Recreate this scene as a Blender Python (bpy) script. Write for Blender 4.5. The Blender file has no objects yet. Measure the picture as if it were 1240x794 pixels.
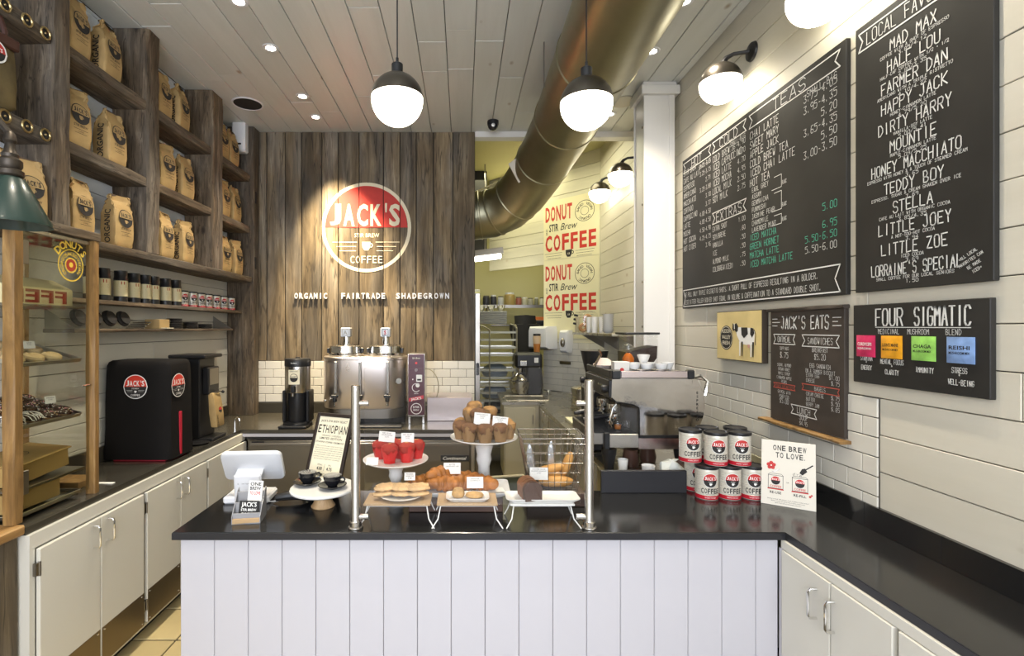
import bpy, bmesh, math, random
from mathutils import Vector, Matrix
R = math.radians
S = bpy.context.scene
col = S.collection
random.seed(7)

# ---------------------------------------------------------------- camera
FPX = 600.0                       # focal length in pixels of the 1240 px wide frame
CZ = 1.74                         # eye height
cam = bpy.data.cameras.new('camera')
cam.sensor_width = 36.0
cam.lens = FPX / 1240 * 36
cam.shift_x = 60 / 1240
cam.clip_start = 0.05
cam_o = bpy.data.objects.new('camera', cam)
cam_o.location = (0, 0, CZ)
cam_o.rotation_euler = (R(90), 0, 0)
col.objects.link(cam_o)
S.camera = cam_o

# ---------------------------------------------------------------- world, light, exposure
w = bpy.data.worlds.new('daylight'); S.world = w; w.use_nodes = True
w.node_tree.nodes['Background'].inputs[0].default_value = (0.75, 0.86, 1.0, 1)
w.node_tree.nodes['Background'].inputs[1].default_value = 1.0
S.view_settings.view_transform = 'Standard'
S.view_settings.look = 'None'
S.view_settings.exposure = 0.38
S.view_settings.gamma = 1.0
S.view_settings.use_curve_mapping = False
S.cycles.max_bounces = 8
S.cycles.transparent_max_bounces = 12
S.cycles.caustics_reflective = False
S.cycles.caustics_refractive = False
S.cycles.sample_clamp_indirect = 4.0

def area(name, loc, target, sx, sy, power, color):
    l = bpy.data.lights.new(name, 'AREA'); l.shape = 'RECTANGLE'; l.size = sx; l.size_y = sy
    l.energy = power; l.color = color
    o = bpy.data.objects.new(name, l); o.location = loc
    o.rotation_euler = (Vector(target) - Vector(loc)).to_track_quat('-Z', 'Y').to_euler()
    col.objects.link(o); return o
# daylight through the shop window behind the camera
area('window_daylight', (-0.2, -2.38, 2.15), (0, 3, 2.25), 3.3, 1.75, 165, (0.86, 0.90, 1.0))
# unseen fill lights added under the kitchen ceiling, apart from the tube fixture
area('kitchen_fill_light', (0.9, 7.0, 3.80), (0.9, 7.0, 0), 1.6, 1.2, 48, (1.0, 0.95, 0.60))
area('kitchen_fill_light', (0.95, 5.5, 3.80), (0.95, 5.5, 0), 0.9, 0.7, 12, (1.0, 0.95, 0.66))

# ---------------------------------------------------------------- materials
MATS = {}
def mat(name, c=(.8, .8, .8), rough=.5, metal=0, spec=.5, bump=0, bscale=60, emit=None, estr=0, coat=0, var=0, vscale=4, trans=0, ior=1.45, alpha=1, rvar=0):
    if name in MATS: return MATS[name]
    m = bpy.data.materials.new(name); m.use_nodes = True
    nt = m.node_tree; b = nt.nodes['Principled BSDF']
    b.inputs['Base Color'].default_value = (*c, 1)
    b.inputs['Roughness'].default_value = rough
    b.inputs['Metallic'].default_value = metal
    b.inputs['Specular IOR Level'].default_value = spec
    b.inputs['IOR'].default_value = ior
    b.inputs['Coat Weight'].default_value = coat
    b.inputs['Transmission Weight'].default_value = trans
    if emit:
        b.inputs['Emission Color'].default_value = (*emit, 1); b.inputs['Emission Strength'].default_value = estr
    tc = nt.nodes.new('ShaderNodeTexCoord')
    if var:
        n = nt.nodes.new('ShaderNodeTexNoise'); n.inputs['Scale'].default_value = vscale; n.inputs['Detail'].default_value = 5
        nt.links.new(tc.outputs['Object'], n.inputs['Vector'])
        cr = nt.nodes.new('ShaderNodeValToRGB')
        cr.color_ramp.elements[0].position = .3; cr.color_ramp.elements[1].position = .7
        cr.color_ramp.elements[0].color = (*[x * (1 - var) for x in c], 1)
        cr.color_ramp.elements[1].color = (*[min(1, x * (1 + var)) for x in c], 1)
        nt.links.new(n.outputs['Fac'], cr.inputs[0]); nt.links.new(cr.outputs[0], b.inputs['Base Color'])
    if rvar:
        n = nt.nodes.new('ShaderNodeTexNoise'); n.inputs['Scale'].default_value = 7; n.inputs['Detail'].default_value = 4
        nt.links.new(tc.outputs['Object'], n.inputs['Vector'])
        mr = nt.nodes.new('ShaderNodeMapRange')
        mr.inputs['To Min'].default_value = max(0, rough - rvar); mr.inputs['To Max'].default_value = rough + rvar
        nt.links.new(n.outputs['Fac'], mr.inputs['Value']); nt.links.new(mr.outputs[0], b.inputs['Roughness'])
    if bump:
        n = nt.nodes.new('ShaderNodeTexNoise'); n.inputs['Scale'].default_value = bscale; n.inputs['Detail'].default_value = 4
        nt.links.new(tc.outputs['Object'], n.inputs['Vector'])
        bp = nt.nodes.new('ShaderNodeBump'); bp.inputs['Strength'].default_value = bump; bp.inputs['Distance'].default_value = .004
        nt.links.new(n.outputs['Fac'], bp.inputs['Height']); nt.links.new(bp.outputs[0], b.inputs['Normal'])
    MATS[name] = m; return m

def wood(name, axis, dark, mid, light, rnd=.25, fine=22, rough=.75, knots=0, knotc=(.16, .09, .04), bump=.35, grey=None, contrast=(.3, .55, .75)):
    m = bpy.data.materials.new(name); m.use_nodes = True
    nt = m.node_tree; N = nt.nodes; L = nt.links; b = N['Principled BSDF']; b.inputs['Roughness'].default_value = rough
    tc = N.new('ShaderNodeTexCoord'); oi = N.new('ShaderNodeObjectInfo')
    mu = N.new('ShaderNodeMath'); mu.operation = 'MULTIPLY'; mu.inputs[1].default_value = 37
    L.new(oi.outputs['Random'], mu.inputs[0])
    ad = N.new('ShaderNodeVectorMath'); ad.operation = 'ADD'
    L.new(tc.outputs['Object'], ad.inputs[0]); L.new(mu.outputs[0], ad.inputs[1])
    mp = N.new('ShaderNodeMapping'); sc = [fine] * 3; sc[axis] = fine / 9; mp.inputs['Scale'].default_value = sc
    L.new(ad.outputs[0], mp.inputs[0])
    n = N.new('ShaderNodeTexNoise'); n.inputs['Scale'].default_value = 1; n.inputs['Detail'].default_value = 8; n.inputs['Roughness'].default_value = .65
    n.inputs['Distortion'].default_value = .5
    L.new(mp.outputs[0], n.inputs['Vector'])
    cr = N.new('ShaderNodeValToRGB'); e = cr.color_ramp.elements
    e[0].position = contrast[0]; e[0].color = (*dark, 1); e[1].position = contrast[2]; e[1].color = (*light, 1)
    x = cr.color_ramp.elements.new(contrast[1]); x.color = (*mid, 1)
    L.new(n.outputs['Fac'], cr.inputs[0]); c = cr.outputs[0]
    if contrast[1] != .55 or grey:
        mp4 = N.new('ShaderNodeMapping'); sc = [fine * 1.1] * 3; sc[axis] = fine / 16; mp4.inputs['Scale'].default_value = sc; mp4.inputs['Location'].default_value = (3.1, 7.7, 1.3)
        L.new(ad.outputs[0], mp4.inputs[0])
        n4 = N.new('ShaderNodeTexNoise'); n4.inputs['Scale'].default_value = 1; n4.inputs['Detail'].default_value = 4
        L.new(mp4.outputs[0], n4.inputs['Vector'])
        s4 = N.new('ShaderNodeMath'); s4.operation = 'SUBTRACT'; s4.inputs[1].default_value = .5; L.new(n4.outputs['Fac'], s4.inputs[0])
        a4 = N.new('ShaderNodeMath'); a4.operation = 'ABSOLUTE'; L.new(s4.outputs[0], a4.inputs[0])
        r4 = N.new('ShaderNodeMapRange'); r4.inputs['From Min'].default_value = .002; r4.inputs['From Max'].default_value = .018; r4.inputs['To Min'].default_value = .75; r4.inputs['To Max'].default_value = 0
        L.new(a4.outputs[0], r4.inputs['Value'])
        x4 = N.new('ShaderNodeMix'); x4.data_type = 'RGBA'; x4.inputs[7].default_value = (*[q * .5 for q in dark], 1)
        L.new(r4.outputs[0], x4.inputs[0]); L.new(c, x4.inputs[6]); c = x4.outputs[2]
    mp2 = N.new('ShaderNodeMapping'); sc = [5] * 3; sc[axis] = 1.3; mp2.inputs['Scale'].default_value = sc
    L.new(ad.outputs[0], mp2.inputs[0])
    n2 = N.new('ShaderNodeTexNoise'); n2.inputs['Scale'].default_value = 1; n2.inputs['Detail'].default_value = 3
    L.new(mp2.outputs[0], n2.inputs['Vector'])
    if grey:
        mr = N.new('ShaderNodeMapRange'); mr.inputs['From Min'].default_value = .42; mr.inputs['From Max'].default_value = .62
        mr.inputs['To Max'].default_value = .8
        L.new(n2.outputs['Fac'], mr.inputs['Value'])
        mx = N.new('ShaderNodeMix'); mx.data_type = 'RGBA'; mx.blend_type = 'MIX'
        L.new(mr.outputs[0], mx.inputs[0]); L.new(c, mx.inputs[6])
        mm = N.new('ShaderNodeMix'); mm.data_type = 'RGBA'; mm.blend_type = 'MULTIPLY'; mm.inputs[0].default_value = 1
        mm.inputs[7].default_value = (*grey, 1); hs = N.new('ShaderNodeHueSaturation'); hs.inputs['Saturation'].default_value = .45; hs.inputs['Value'].default_value = 1.0
        L.new(c, hs.inputs['Color']); L.new(hs.outputs[0], mm.inputs[6]); L.new(mm.outputs[2], mx.inputs[7]); c = mx.outputs[2]
    if knots:
        v = N.new('ShaderNodeTexVoronoi'); v.inputs['Scale'].default_value = 1
        mp3 = N.new('ShaderNodeMapping'); sc = [4.2] * 3; sc[axis] = 2.4; mp3.inputs['Scale'].default_value = sc
        L.new(ad.outputs[0], mp3.inputs[0]); L.new(mp3.outputs[0], v.inputs['Vector'])
        mr = N.new('ShaderNodeMapRange'); mr.inputs['From Min'].default_value = .035; mr.inputs['From Max'].default_value = .09
        mr.inputs['To Min'].default_value = knots; mr.inputs['To Max'].default_value = 0
        L.new(v.outputs['Distance'], mr.inputs['Value'])
        mx = N.new('ShaderNodeMix'); mx.data_type = 'RGBA'; mx.inputs[7].default_value = (*knotc, 1)
        L.new(mr.outputs[0], mx.inputs[0]); L.new(c, mx.inputs[6]); c = mx.outputs[2]
    hs = N.new('ShaderNodeHueSaturation')
    mr = N.new('ShaderNodeMapRange'); mr.inputs['To Min'].default_value = 1 - rnd; mr.inputs['To Max'].default_value = 1 + rnd
    L.new(oi.outputs['Random'], mr.inputs['Value']); L.new(mr.outputs[0], hs.inputs['Value'])
    L.new(c, hs.inputs['Color']); L.new(hs.outputs[0], b.inputs['Base Color'])
    bp = N.new('ShaderNodeBump'); bp.inputs['Strength'].default_value = bump; bp.inputs['Distance'].default_value = .004
    L.new(n.outputs['Fac'], bp.inputs['Height']); L.new(bp.outputs[0], b.inputs['Normal'])
    MATS[name] = m; return m

def glass(name, tint=(1, 1, 1), f=.10):
    m = bpy.data.materials.new(name); m.use_nodes = True; nt = m.node_tree
    nt.nodes.remove(nt.nodes['Principled BSDF']); out = nt.nodes['Material Output']
    t = nt.nodes.new('ShaderNodeBsdfTransparent'); t.inputs[0].default_value = (*tint, 1)
    g = nt.nodes.new('ShaderNodeBsdfGlossy'); g.inputs['Roughness'].default_value = .02
    fr = nt.nodes.new('ShaderNodeLayerWeight'); fr.inputs[0].default_value = .5
    pw = nt.nodes.new('ShaderNodeMath'); pw.operation = 'POWER'; pw.inputs[1].default_value = 4
    ma = nt.nodes.new('ShaderNodeMath'); ma.operation = 'MULTIPLY_ADD'; ma.inputs[1].default_value = .8; ma.inputs[2].default_value = .045
    nt.links.new(fr.outputs['Facing'], pw.inputs[0]); nt.links.new(pw.outputs[0], ma.inputs[0])
    mx = nt.nodes.new('ShaderNodeMixShader'); nt.links.new(ma.outputs[0], mx.inputs[0])
    nt.links.new(t.outputs[0], mx.inputs[1]); nt.links.new(g.outputs[0], mx.inputs[2]); nt.links.new(mx.outputs[0], out.inputs[0])
    MATS[name] = m; return m

OLD_D, OLD_M, OLD_L = (.040, .026, .015), (.125, .088, .052), (.26, .20, .13)
wv = wood('reclaimed_wood_upright', 2, OLD_D, OLD_M, OLD_L, .25, 26, .85, .9, (.02, .013, .008), .6, grey=(1.0, .98, .92))
wh = wood('reclaimed_wood_long', 1, OLD_D, OLD_M, OLD_L, .22, 26, .85, .6, (.02, .013, .008), .6, grey=(1, .98, .92))
wx = wood('reclaimed_wood_cross', 0, OLD_D, OLD_M, OLD_L, .22, 26, .85, .6, (.02, .013, .008), .6, grey=(1, .98, .92))
wwall = wood('barn_board', 2, (.048, .033, .018), (.150, .110, .062), (.30, .235, .14), .45, 13, .8, .95, (.03, .018, .01), .5, grey=(.95, .93, .88))
whoney = wood('honey_wood', 2, (.11, .055, .015), (.30, .165, .05), (.48, .30, .11), .12, 22, .55, .4, (.1, .04, .01), .4)
whoneyy = wood('honey_wood_long', 1, (.16, .08, .02), (.36, .20, .07), (.52, .33, .13), .12, 26, .5, .4, (.1, .04, .01), .4)
wceil = wood('whitewashed_ceiling_board', 1, (.62, .63, .585), (.67, .68, .64), (.70, .71, .67), .035, 8, .42, .8, (.30, .22, .13), .12)
wright = wood('whitewashed_wall_board', 1, (.60, .56, .455), (.64, .60, .495), (.67, .63, .525), .04, 6, .5, .6, (.33, .24, .13), .12)
wdiag = wood('cream_wall_board', 0, (.60, .56, .42), (.68, .64, .48), (.72, .68, .53), .05, 9, .5, .4, (.4, .3, .15), .1)
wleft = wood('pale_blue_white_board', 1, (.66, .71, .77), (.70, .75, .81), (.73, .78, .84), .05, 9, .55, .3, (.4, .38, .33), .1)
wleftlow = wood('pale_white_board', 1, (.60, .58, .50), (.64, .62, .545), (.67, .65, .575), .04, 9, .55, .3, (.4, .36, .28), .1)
mango = wood('mango_wood', 2, (.38, .22, .10), (.55, .36, .18), (.66, .48, .28), .1, 40, .5, 0, (.1, .1, .1), .1)
dkbox = wood('dark_box_wood', 0, (.03, .015, .01), (.07, .035, .022), (.11, .06, .04), .1, 30, .5, 0, (.1, .1, .1), .2)

black_top = mat('black_countertop', (.014, .014, .014), .15, spec=.65, rvar=.03)
blk_edge = mat('black_stone_edge', (.020, .020, .023), .35, spec=.5)
white_paint = mat('white_paint', (.49, .48, .51), .45, bump=.08, bscale=25)
cab_paint = mat('cabinet_paint', (.62, .60, .53), .42, bump=.06, bscale=18)
col_paint = mat('column_paint', (.74, .72, .68), .4, bump=.05, bscale=18)
tile_m = mat('glazed_white_tile', (.68, .65, .57), .16, spec=.6, bump=.03, bscale=14)
grout = mat('grey_grout', (.13, .12, .10), .9)
steel = mat('brushed_steel', (.54, .52, .49), .24, 1, rvar=.08)
steel_d = mat('dark_steel', (.28, .26, .23), .35, 1, rvar=.08)
chrome = mat('polished_chrome', (.78, .77, .74), .09, 1)
duct_m = mat('galvanised_duct', (.30, .28, .19), .40, 1, rvar=.08, var=.12, vscale=3)
black = mat('black_plastic', (.012, .012, .013), .38)
black_m = mat('matte_black', (.016, .015, .014), .75)
gun = mat('gunmetal_shade', (.13, .115, .095), .28, .9)
opal = mat('opal_glass_lit', (1, .97, .9), .3, emit=(1, .93, .74), estr=7.5)
kraft = mat('kraft_paper', (.43, .29, .12), .7, bump=.9, bscale=22, var=.16, vscale=9)
kraft2 = mat('kraft_card', (.36, .25, .11), .75, var=.06, vscale=8)
ink = mat('black_ink', (.02, .018, .017), .7)
cream_i = mat('cream_ink', (.80, .74, .58), .6)
white_i = mat('white_ink', (.85, .84, .80), .6)
red_i = mat('red_ink', (.52, .03, .025), .55)
redlogo = mat('logo_red_paint', (.50, .035, .025), .6, var=.15, vscale=5)
creamlogo = mat('logo_cream_paint', (.74, .66, .48), .6)
chalk = mat('white_chalk', (.72, .72, .69), .9)
chalk_g = mat('green_chalk', (.10, .52, .36), .9)
chalk_r = mat('red_chalk', (.45, .09, .06), .9)
board_m = mat('chalkboard', (.017, .016, .014), .6, var=.35, vscale=3)
white_p = mat('white_plastic', (.75, .75, .76), .3)
ceramic = mat('white_ceramic', (.72, .71, .68), .15, spec=.6)
ceramic_k = mat('black_ceramic', (.012, .012, .014), .12)
paper = mat('white_paper', (.80, .79, .75), .7)
creamp = mat('cream_paper', (.76, .70, .52), .7)
rubber = mat('rubber', (.02, .02, .021), .8)
glass_m = glass('clear_glass')
glass_d = glass('smoky_glass', (.93, .93, .87))
wire_m = mat('chrome_wire', (.55, .53, .5), .25, 1)
brass = mat('aged_brass', (.40, .30, .14), .35, 1)
red_cloth = mat('red_cloth', (.45, .01, .03), .7)

# ---------------------------------------------------------------- mesh builder
_tc = {}
def text2d(s, bold=0.0, shear=0.0):
    k = (s, bold, shear)
    if k in _tc: return _tc[k]
    cu = bpy.data.curves.new('t', 'FONT'); cu.body = s; cu.size = 1; cu.resolution_u = 2; cu.offset = bold; cu.shear = shear
    cu.fill_mode = 'FRONT'
    o = bpy.data.objects.new('t', cu); me = bpy.data.meshes.new_from_object(o)
    vs = [(v.co.x, v.co.y) for v in me.vertices]; fs = [tuple(p.vertices) for p in me.polygons]
    bpy.data.objects.remove(o); bpy.data.meshes.remove(me); bpy.data.curves.remove(cu)
    cap = .729
    if not vs: r = ([], [], 1)
    else:
        x0 = min(v[0] for v in vs); x1 = max(v[0] for v in vs)
        r = ([((a - x0) / cap, b / cap) for a, b in vs], fs, (x1 - x0) / cap)
    _tc[k] = r; return r

STROKE = {'A': '00 26 40/12 32', 'B': '00 06 26 35 34 23 03/23 42 41 30 00', 'C': '45 36 16 05 01 10 30 41', 'D': '00 06 26 44 42 20 00',
 'E': '40 00 06 46/03 33', 'F': '00 06 46/03 33', 'G': '45 36 16 05 01 10 30 41 43 23', 'H': '00 06/40 46/03 43', 'I': '20 26', 'J': '01 10 20 31 36 16',
 'K': '00 06/46 03 40', 'L': '06 00 40', 'M': '00 06 23 46 40', 'N': '00 06 40 46', 'O': '10 01 05 16 36 45 41 30 10', 'P': '00 06 36 45 44 33 03',
 'Q': '10 01 05 16 36 45 41 30 10/22 40', 'R': '00 06 36 45 44 33 03/23 40', 'S': '01 10 30 41 42 33 13 04 05 16 36 45', 'T': '06 46/26 20',
 'U': '06 01 10 30 41 46', 'V': '06 20 46', 'W': '06 10 23 30 46', 'X': '00 46/06 40', 'Y': '06 23 46/23 20', 'Z': '06 46 00 40',
 '0': '10 01 05 16 36 45 41 30 10', '1': '15 26 20', '2': '05 16 36 45 44 00 40', '3': '06 46 23 42 41 30 10 01', '4': '30 36 02 42',
 '5': '46 06 04 34 43 41 30 00', '6': '46 16 03 01 10 30 41 42 33 03', '7': '06 46 10', '8': '13 04 05 16 36 45 44 33 13 02 01 10 30 41 42 33',
 '9': '30 41 45 36 16 05 04 13 43', '.': '10 11', ',': '21 10', '-': '13 33', "'": '26 25', '/': '00 46', '&': '40 05 16 35 01 10 20 42',
 '+': '13 33/22 24', '*': '13 33/14 32/12 34', '$': '01 10 30 42 33 13 04 16 36 45/20 26', '(': '36 24 22 30', ')': '16 24 22 10', '|': '20 26', '%': '00 46/06 15/31 40'}

class Art:
    """flat print: 2-D shapes in layers, laid on a surface by a mapping"""
    def __init__(s): s.it = []
    def poly(s, pts, m, layer=0): s.it.append((list(pts), [tuple(range(len(pts)))], m, layer))
    def rect(s, x0, y0, x1, y1, m, layer=0, n=1):
        for i in range(n):
            a = x0 + (x1 - x0) * i / n; b = x0 + (x1 - x0) * (i + 1) / n
            s.poly([(a, y0), (b, y0), (b, y1), (a, y1)], m, layer)
    def frame(s, x0, y0, x1, y1, t, m, layer=0):
        s.rect(x0, y0, x1, y0 + t, m, layer); s.rect(x0, y1 - t, x1, y1, m, layer); s.rect(x0, y0, x0 + t, y1, m, layer); s.rect(x1 - t, y0, x1, y1, m, layer)
    def disc(s, cx, cy, r, m, layer=0, lo=-1, hi=1, n=16, sx=1):
        for i in range(n):
            a = -1 + 2 * i / n; b = a + 2 / n
            ha, hb = math.sqrt(max(0, 1 - a * a)), math.sqrt(max(0, 1 - b * b))
            p = [(a, max(-ha, lo)), (b, max(-hb, lo)), (b, min(hb, hi)), (a, min(ha, hi))]
            if p[3][1] <= p[0][1] and p[2][1] <= p[1][1]: continue
            q = []
            for (x, y) in p:
                y = max(min(y, hi), lo); v = (cx + x * r * sx, cy + y * r)
                if not q or (abs(q[-1][0] - v[0]) + abs(q[-1][1] - v[1])) > 1e-7: q.append(v)
            if len(q) > 3 and abs(q[0][0] - q[-1][0]) + abs(q[0][1] - q[-1][1]) < 1e-7: q.pop()
            if len(q) > 2: s.poly(q, m, layer)
    def ring(s, cx, cy, r0, r1, m, layer=0, n=36, a0=0, a1=360):
        for i in range(n):
            a = R(a0 + (a1 - a0) * i / n); b = R(a0 + (a1 - a0) * (i + 1) / n)
            s.poly([(cx + r0 * math.cos(a), cy + r0 * math.sin(a)), (cx + r1 * math.cos(a), cy + r1 * math.sin(a)),
                    (cx + r1 * math.cos(b), cy + r1 * math.sin(b)), (cx + r0 * math.cos(b), cy + r0 * math.sin(b))], m, layer)
    def text(s, t, x, y, cap, m, layer=1, align='c', width=None, bold=0.0, rot=0, mirror=False, shear=0.0, vr=None):
        vs, fs, w = text2d(t, bold, shear)
        if not vs: return
        sx = (width / w) if width else cap
        wd = w * sx; ox = {'c': -wd / 2, 'l': 0, 'r': -wd}[align]; c, q = math.cos(R(rot)), math.sin(R(rot)); out = []
        for a, b in vs:
            u = ox + a * sx; v = b * cap
            if mirror: u = -u
            out.append((x + u * c - v * q, y + u * q + v * c))
        if mirror: fs = [tuple(reversed(f)) for f in fs]
        s.it.append((out, fs, m, layer))
    def spaced(s, t, x, y, cap, m, layer=1, width=1, bold=.02, fill=.80):
        wt = [{"'": .38, 'I': .35, ' ': .5, '.': .36}.get(c, 1) for c in t]; k = width / (sum(wt) - (1 - fill)); p = x - width / 2
        for c, w_ in zip(t, wt):
            if c != ' ': s.text(c, p + w_ * k * (fill if w_ == 1 else .8) / 2, y, cap, m, layer, 'c', width=w_ * k * (fill if w_ == 1 else .42), bold=bold)
            if c == 'J':
                vs, fs, m_, l_ = s.it.pop(); y0 = min(v[1] for v in vs); y1 = max(v[1] for v in vs)
                s.it.append(([(v[0], y + (v[1] - y0) / (y1 - y0) * cap) for v in vs], fs, m_, l_))
            p += w_ * k
    def arc(s, t, cx, cy, r, cap, m, a_mid, step, layer=1, bold=0, inward=False):
        n = len(t)
        for i, ch in enumerate(t):
            if ch == ' ': continue
            a = a_mid + ((n - 1) / 2 - i) * step * (-1 if inward else 1)
            s.text(ch, cx + r * math.cos(R(a)), cy + r * math.sin(R(a)), cap, m, layer, 'c', rot=a - 90 + (180 if inward else 0), bold=bold)
    def chalk(s, t, x, y, cap, m, width=None, align='l', th=None, layer=1, rot=0, asp=.5, jit=.05):
        adv = 1.45; n = len(t); cw = (width / (n * adv - .45)) if width else cap * asp
        wd = cw * (n * adv - .45); ox = {'c': -wd / 2, 'l': 0, 'r': -wd}[align]; th = th or cap * .075
        c, q = math.cos(R(rot)), math.sin(R(rot)); rg = random.Random(t + str(x))
        def P(i, cc):
            u = ox + (i * adv + int(cc[0]) / 4) * cw + rg.uniform(-jit, jit) * cap * .5; v = int(cc[1]) / 6 * cap + rg.uniform(-jit, jit) * cap * .6
            return (x + u * c - v * q, y + u * q + v * c)
        for i, ch in enumerate(t.upper()):
            for pl in STROKE.get(ch, '').split('/'):
                pp = [P(i, k) for k in pl.split()]
                s.line(pp, th, m, layer)
    def line(s, pp, th, m, layer=1, closed=False):
        if closed: pp = list(pp) + [pp[0]]
        vs = []; fs = []
        for a, b in zip(pp, pp[1:]):
            dx, dy = b[0] - a[0], b[1] - a[1]; l = math.hypot(dx, dy)
            if l < 1e-6: continue
            nx, ny = -dy / l * th / 2, dx / l * th / 2; ex, ey = dx / l * th * .35, dy / l * th * .35
            k = len(vs); vs += [(a[0] - nx - ex, a[1] - ny - ey), (b[0] - nx + ex, b[1] - ny + ey), (b[0] + nx + ex, b[1] + ny + ey), (a[0] + nx - ex, a[1] + ny - ey)]
            fs.append((k, k + 1, k + 2, k + 3))
        if vs: s.it.append((vs, fs, m, layer))
    def emit(s, mb, fn):
        for vs, fs, m, layer in s.it:
            k = mb.slot(m); v3 = [mb.bm.verts.new(fn(u, v, layer)) for u, v in vs]
            for f in fs:
                try: ff = mb.bm.faces.new([v3[i] for i in f]); ff.material_index = k; ff.smooth = False
                except ValueError: pass

def plane_map(o, u, v, lift=.0008):
    o, u, v = Vector(o), Vector(u).normalized(), Vector(v).normalized(); n = u.cross(v)
    return lambda a, b, l: o + u * a + v * b + n * lift * (l + 1)
def cyl_map(c, r, ang, lift=.0006):
    c = Vector(c)
    def f(a, b, l):
        rr = r + lift * (l + 1); t = R(ang) + a / r
        return c + Vector((rr * math.cos(t), rr * math.sin(t), b))
    return f

class MB:
    def __init__(s, *mats): s.bm = bmesh.new(); s.m = list(mats)
    def slot(s, m):
        if m is None: return 0
        if m not in s.m: s.m.append(m)
        return s.m.index(m)
    def _f(s, vs, k, sm):
        try: f = s.bm.faces.new(vs); f.material_index = k; f.smooth = sm; return f
        except ValueError: return None
    def box(s, x0, x1, y0, y1, z0, z1, m=None, bev=0, M=None, taper=None):
        k = s.slot(m)
        if x0 > x1: x0, x1 = x1, x0
        if y0 > y1: y0, y1 = y1, y0
        if z0 > z1: z0, z1 = z1, z0
        b = min(bev, (x1 - x0) * .45, (y1 - y0) * .45, (z1 - z0) * .45)
        X, Y, Z = (x0, x1), (y0, y1), (z0, z1); T = M or Matrix()
        def nv(x, y, z):
            if taper and z > (z0 + z1) / 2:
                cx, cy = (x0 + x1) / 2, (y0 + y1) / 2; x = cx + (x - cx) * taper; y = cy + (y - cy) * taper
            return s.bm.verts.new(T @ Vector((x, y, z)))
        if b <= 0:
            v = [nv(X[i], Y[j], Z[l]) for l in (0, 1) for j in (0, 1) for i in (0, 1)]
            for f in ((0, 2, 3, 1), (4, 5, 7, 6), (0, 1, 5, 4), (2, 6, 7, 3), (0, 4, 6, 2), (1, 3, 7, 5)): s._f([v[i] for i in f], k, False)
            return s
        V = {}
        for i in (0, 1):
            for j in (0, 1):
                for l in (0, 1):
                    sx, sy, sz = (1, -1)[i], (1, -1)[j], (1, -1)[l]
                    V[i, j, l, 0] = nv(X[i], Y[j] + sy * b, Z[l] + sz * b)
                    V[i, j, l, 1] = nv(X[i] + sx * b, Y[j], Z[l] + sz * b)
                    V[i, j, l, 2] = nv(X[i] + sx * b, Y[j] + sy * b, Z[l])
        q = [(0, 0), (1, 0), (1, 1), (0, 1)]
        for i in (0, 1):
            s._f([V[i, a, c, 0] for a, c in (q if i else q[::-1])], k, False)
            s._f([V[a, i, c, 1] for a, c in (q[::-1] if i else q)], k, False)
            s._f([V[a, c, i, 2] for a, c in (q if i else q[::-1])], k, False)
        for a in (0, 1):
            for c in (0, 1):
                f = [V[0, a, c, 1], V[1, a, c, 1], V[1, a, c, 2], V[0, a, c, 2]]; s._f(f if a == c == 0 or a == c == 1 and False else (f[::-1] if a != c else f), k, False)
                f = [V[a, 0, c, 0], V[a, 1, c, 0], V[a, 1, c, 2], V[a, 0, c, 2]]; s._f(f, k, False)
                f = [V[a, c, 0, 0], V[a, c, 1, 0], V[a, c, 1, 1], V[a, c, 0, 1]]; s._f(f, k, False)
                for l in (0, 1): s._f([V[a, c, l, 0], V[a, c, l, 1], V[a, c, l, 2]], k, False)
        return s
    def rings(s, rr, m=None, cap0=True, cap1=True, smooth=True, closed=True):
        k = s.slot(m); L = [[s.bm.verts.new(p) for p in r] for r in rr]; n = len(L[0])
        for a, b in zip(L, L[1:]):
            for i in range(n if closed else n - 1):
                j = (i + 1) % n; s._f([a[i], a[j], b[j], b[i]], k, smooth)
        if cap0: s._f(L[0][::-1], k, smooth)
        if cap1: s._f(L[-1], k, smooth)
        return s
    def lathe(s, prof, c=(0, 0, 0), n=24, m=None, M=None, sx=1, sy=1):
        T = M or Matrix(); c = Vector(c); rr = []
        for r, z in prof:
            r = max(r, 1e-5)
            rr.append([T @ (c + Vector((r * sx * math.cos(2 * math.pi * i / n), r * sy * math.sin(2 * math.pi * i / n), z))) for i in range(n)])
        return s.rings(rr, m, prof[0][0] > 1e-4, prof[-1][0] > 1e-4)
    def cyl(s, a, b, r0, r1=None, n=12, m=None):
        a, b = Vector(a), Vector(b); r1 = r0 if r1 is None else r1; d = (b - a).normalized()
        q = d.to_track_quat('Z', 'Y').to_matrix(); rr = []
        for p, r in ((a, r0), (b, r1)): rr.append([p + q @ Vector((r * math.cos(2 * math.pi * i / n), r * math.sin(2 * math.pi * i / n), 0)) for i in range(n)])
        return s.rings(rr, m)
    def tube(s, pts, r, n=8, m=None, cap=True, closed=False, rad=None):
        pts = [Vector(p) for p in pts]; rr = []; up = None; N = len(pts)
        for i, p in enumerate(pts):
            if closed: d = pts[(i + 1) % N] - pts[i - 1]
            else: d = pts[min(i + 1, N - 1)] - pts[max(i - 1, 0)]
            d.normalize()
            if up is None: up = Vector((0, 0, 1)) if abs(d.z) < .9 else Vector((1, 0, 0))
            x = up.cross(d).normalized(); y = d.cross(x); up = y; q = rad[i] if rad else r
            rr.append([p + x * q * math.cos(2 * math.pi * j / n) + y * q * math.sin(2 * math.pi * j / n) for j in range(n)])
        if closed: rr.append(rr[0])
        return s.rings(rr, m, cap and not closed, cap and not closed)
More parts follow.
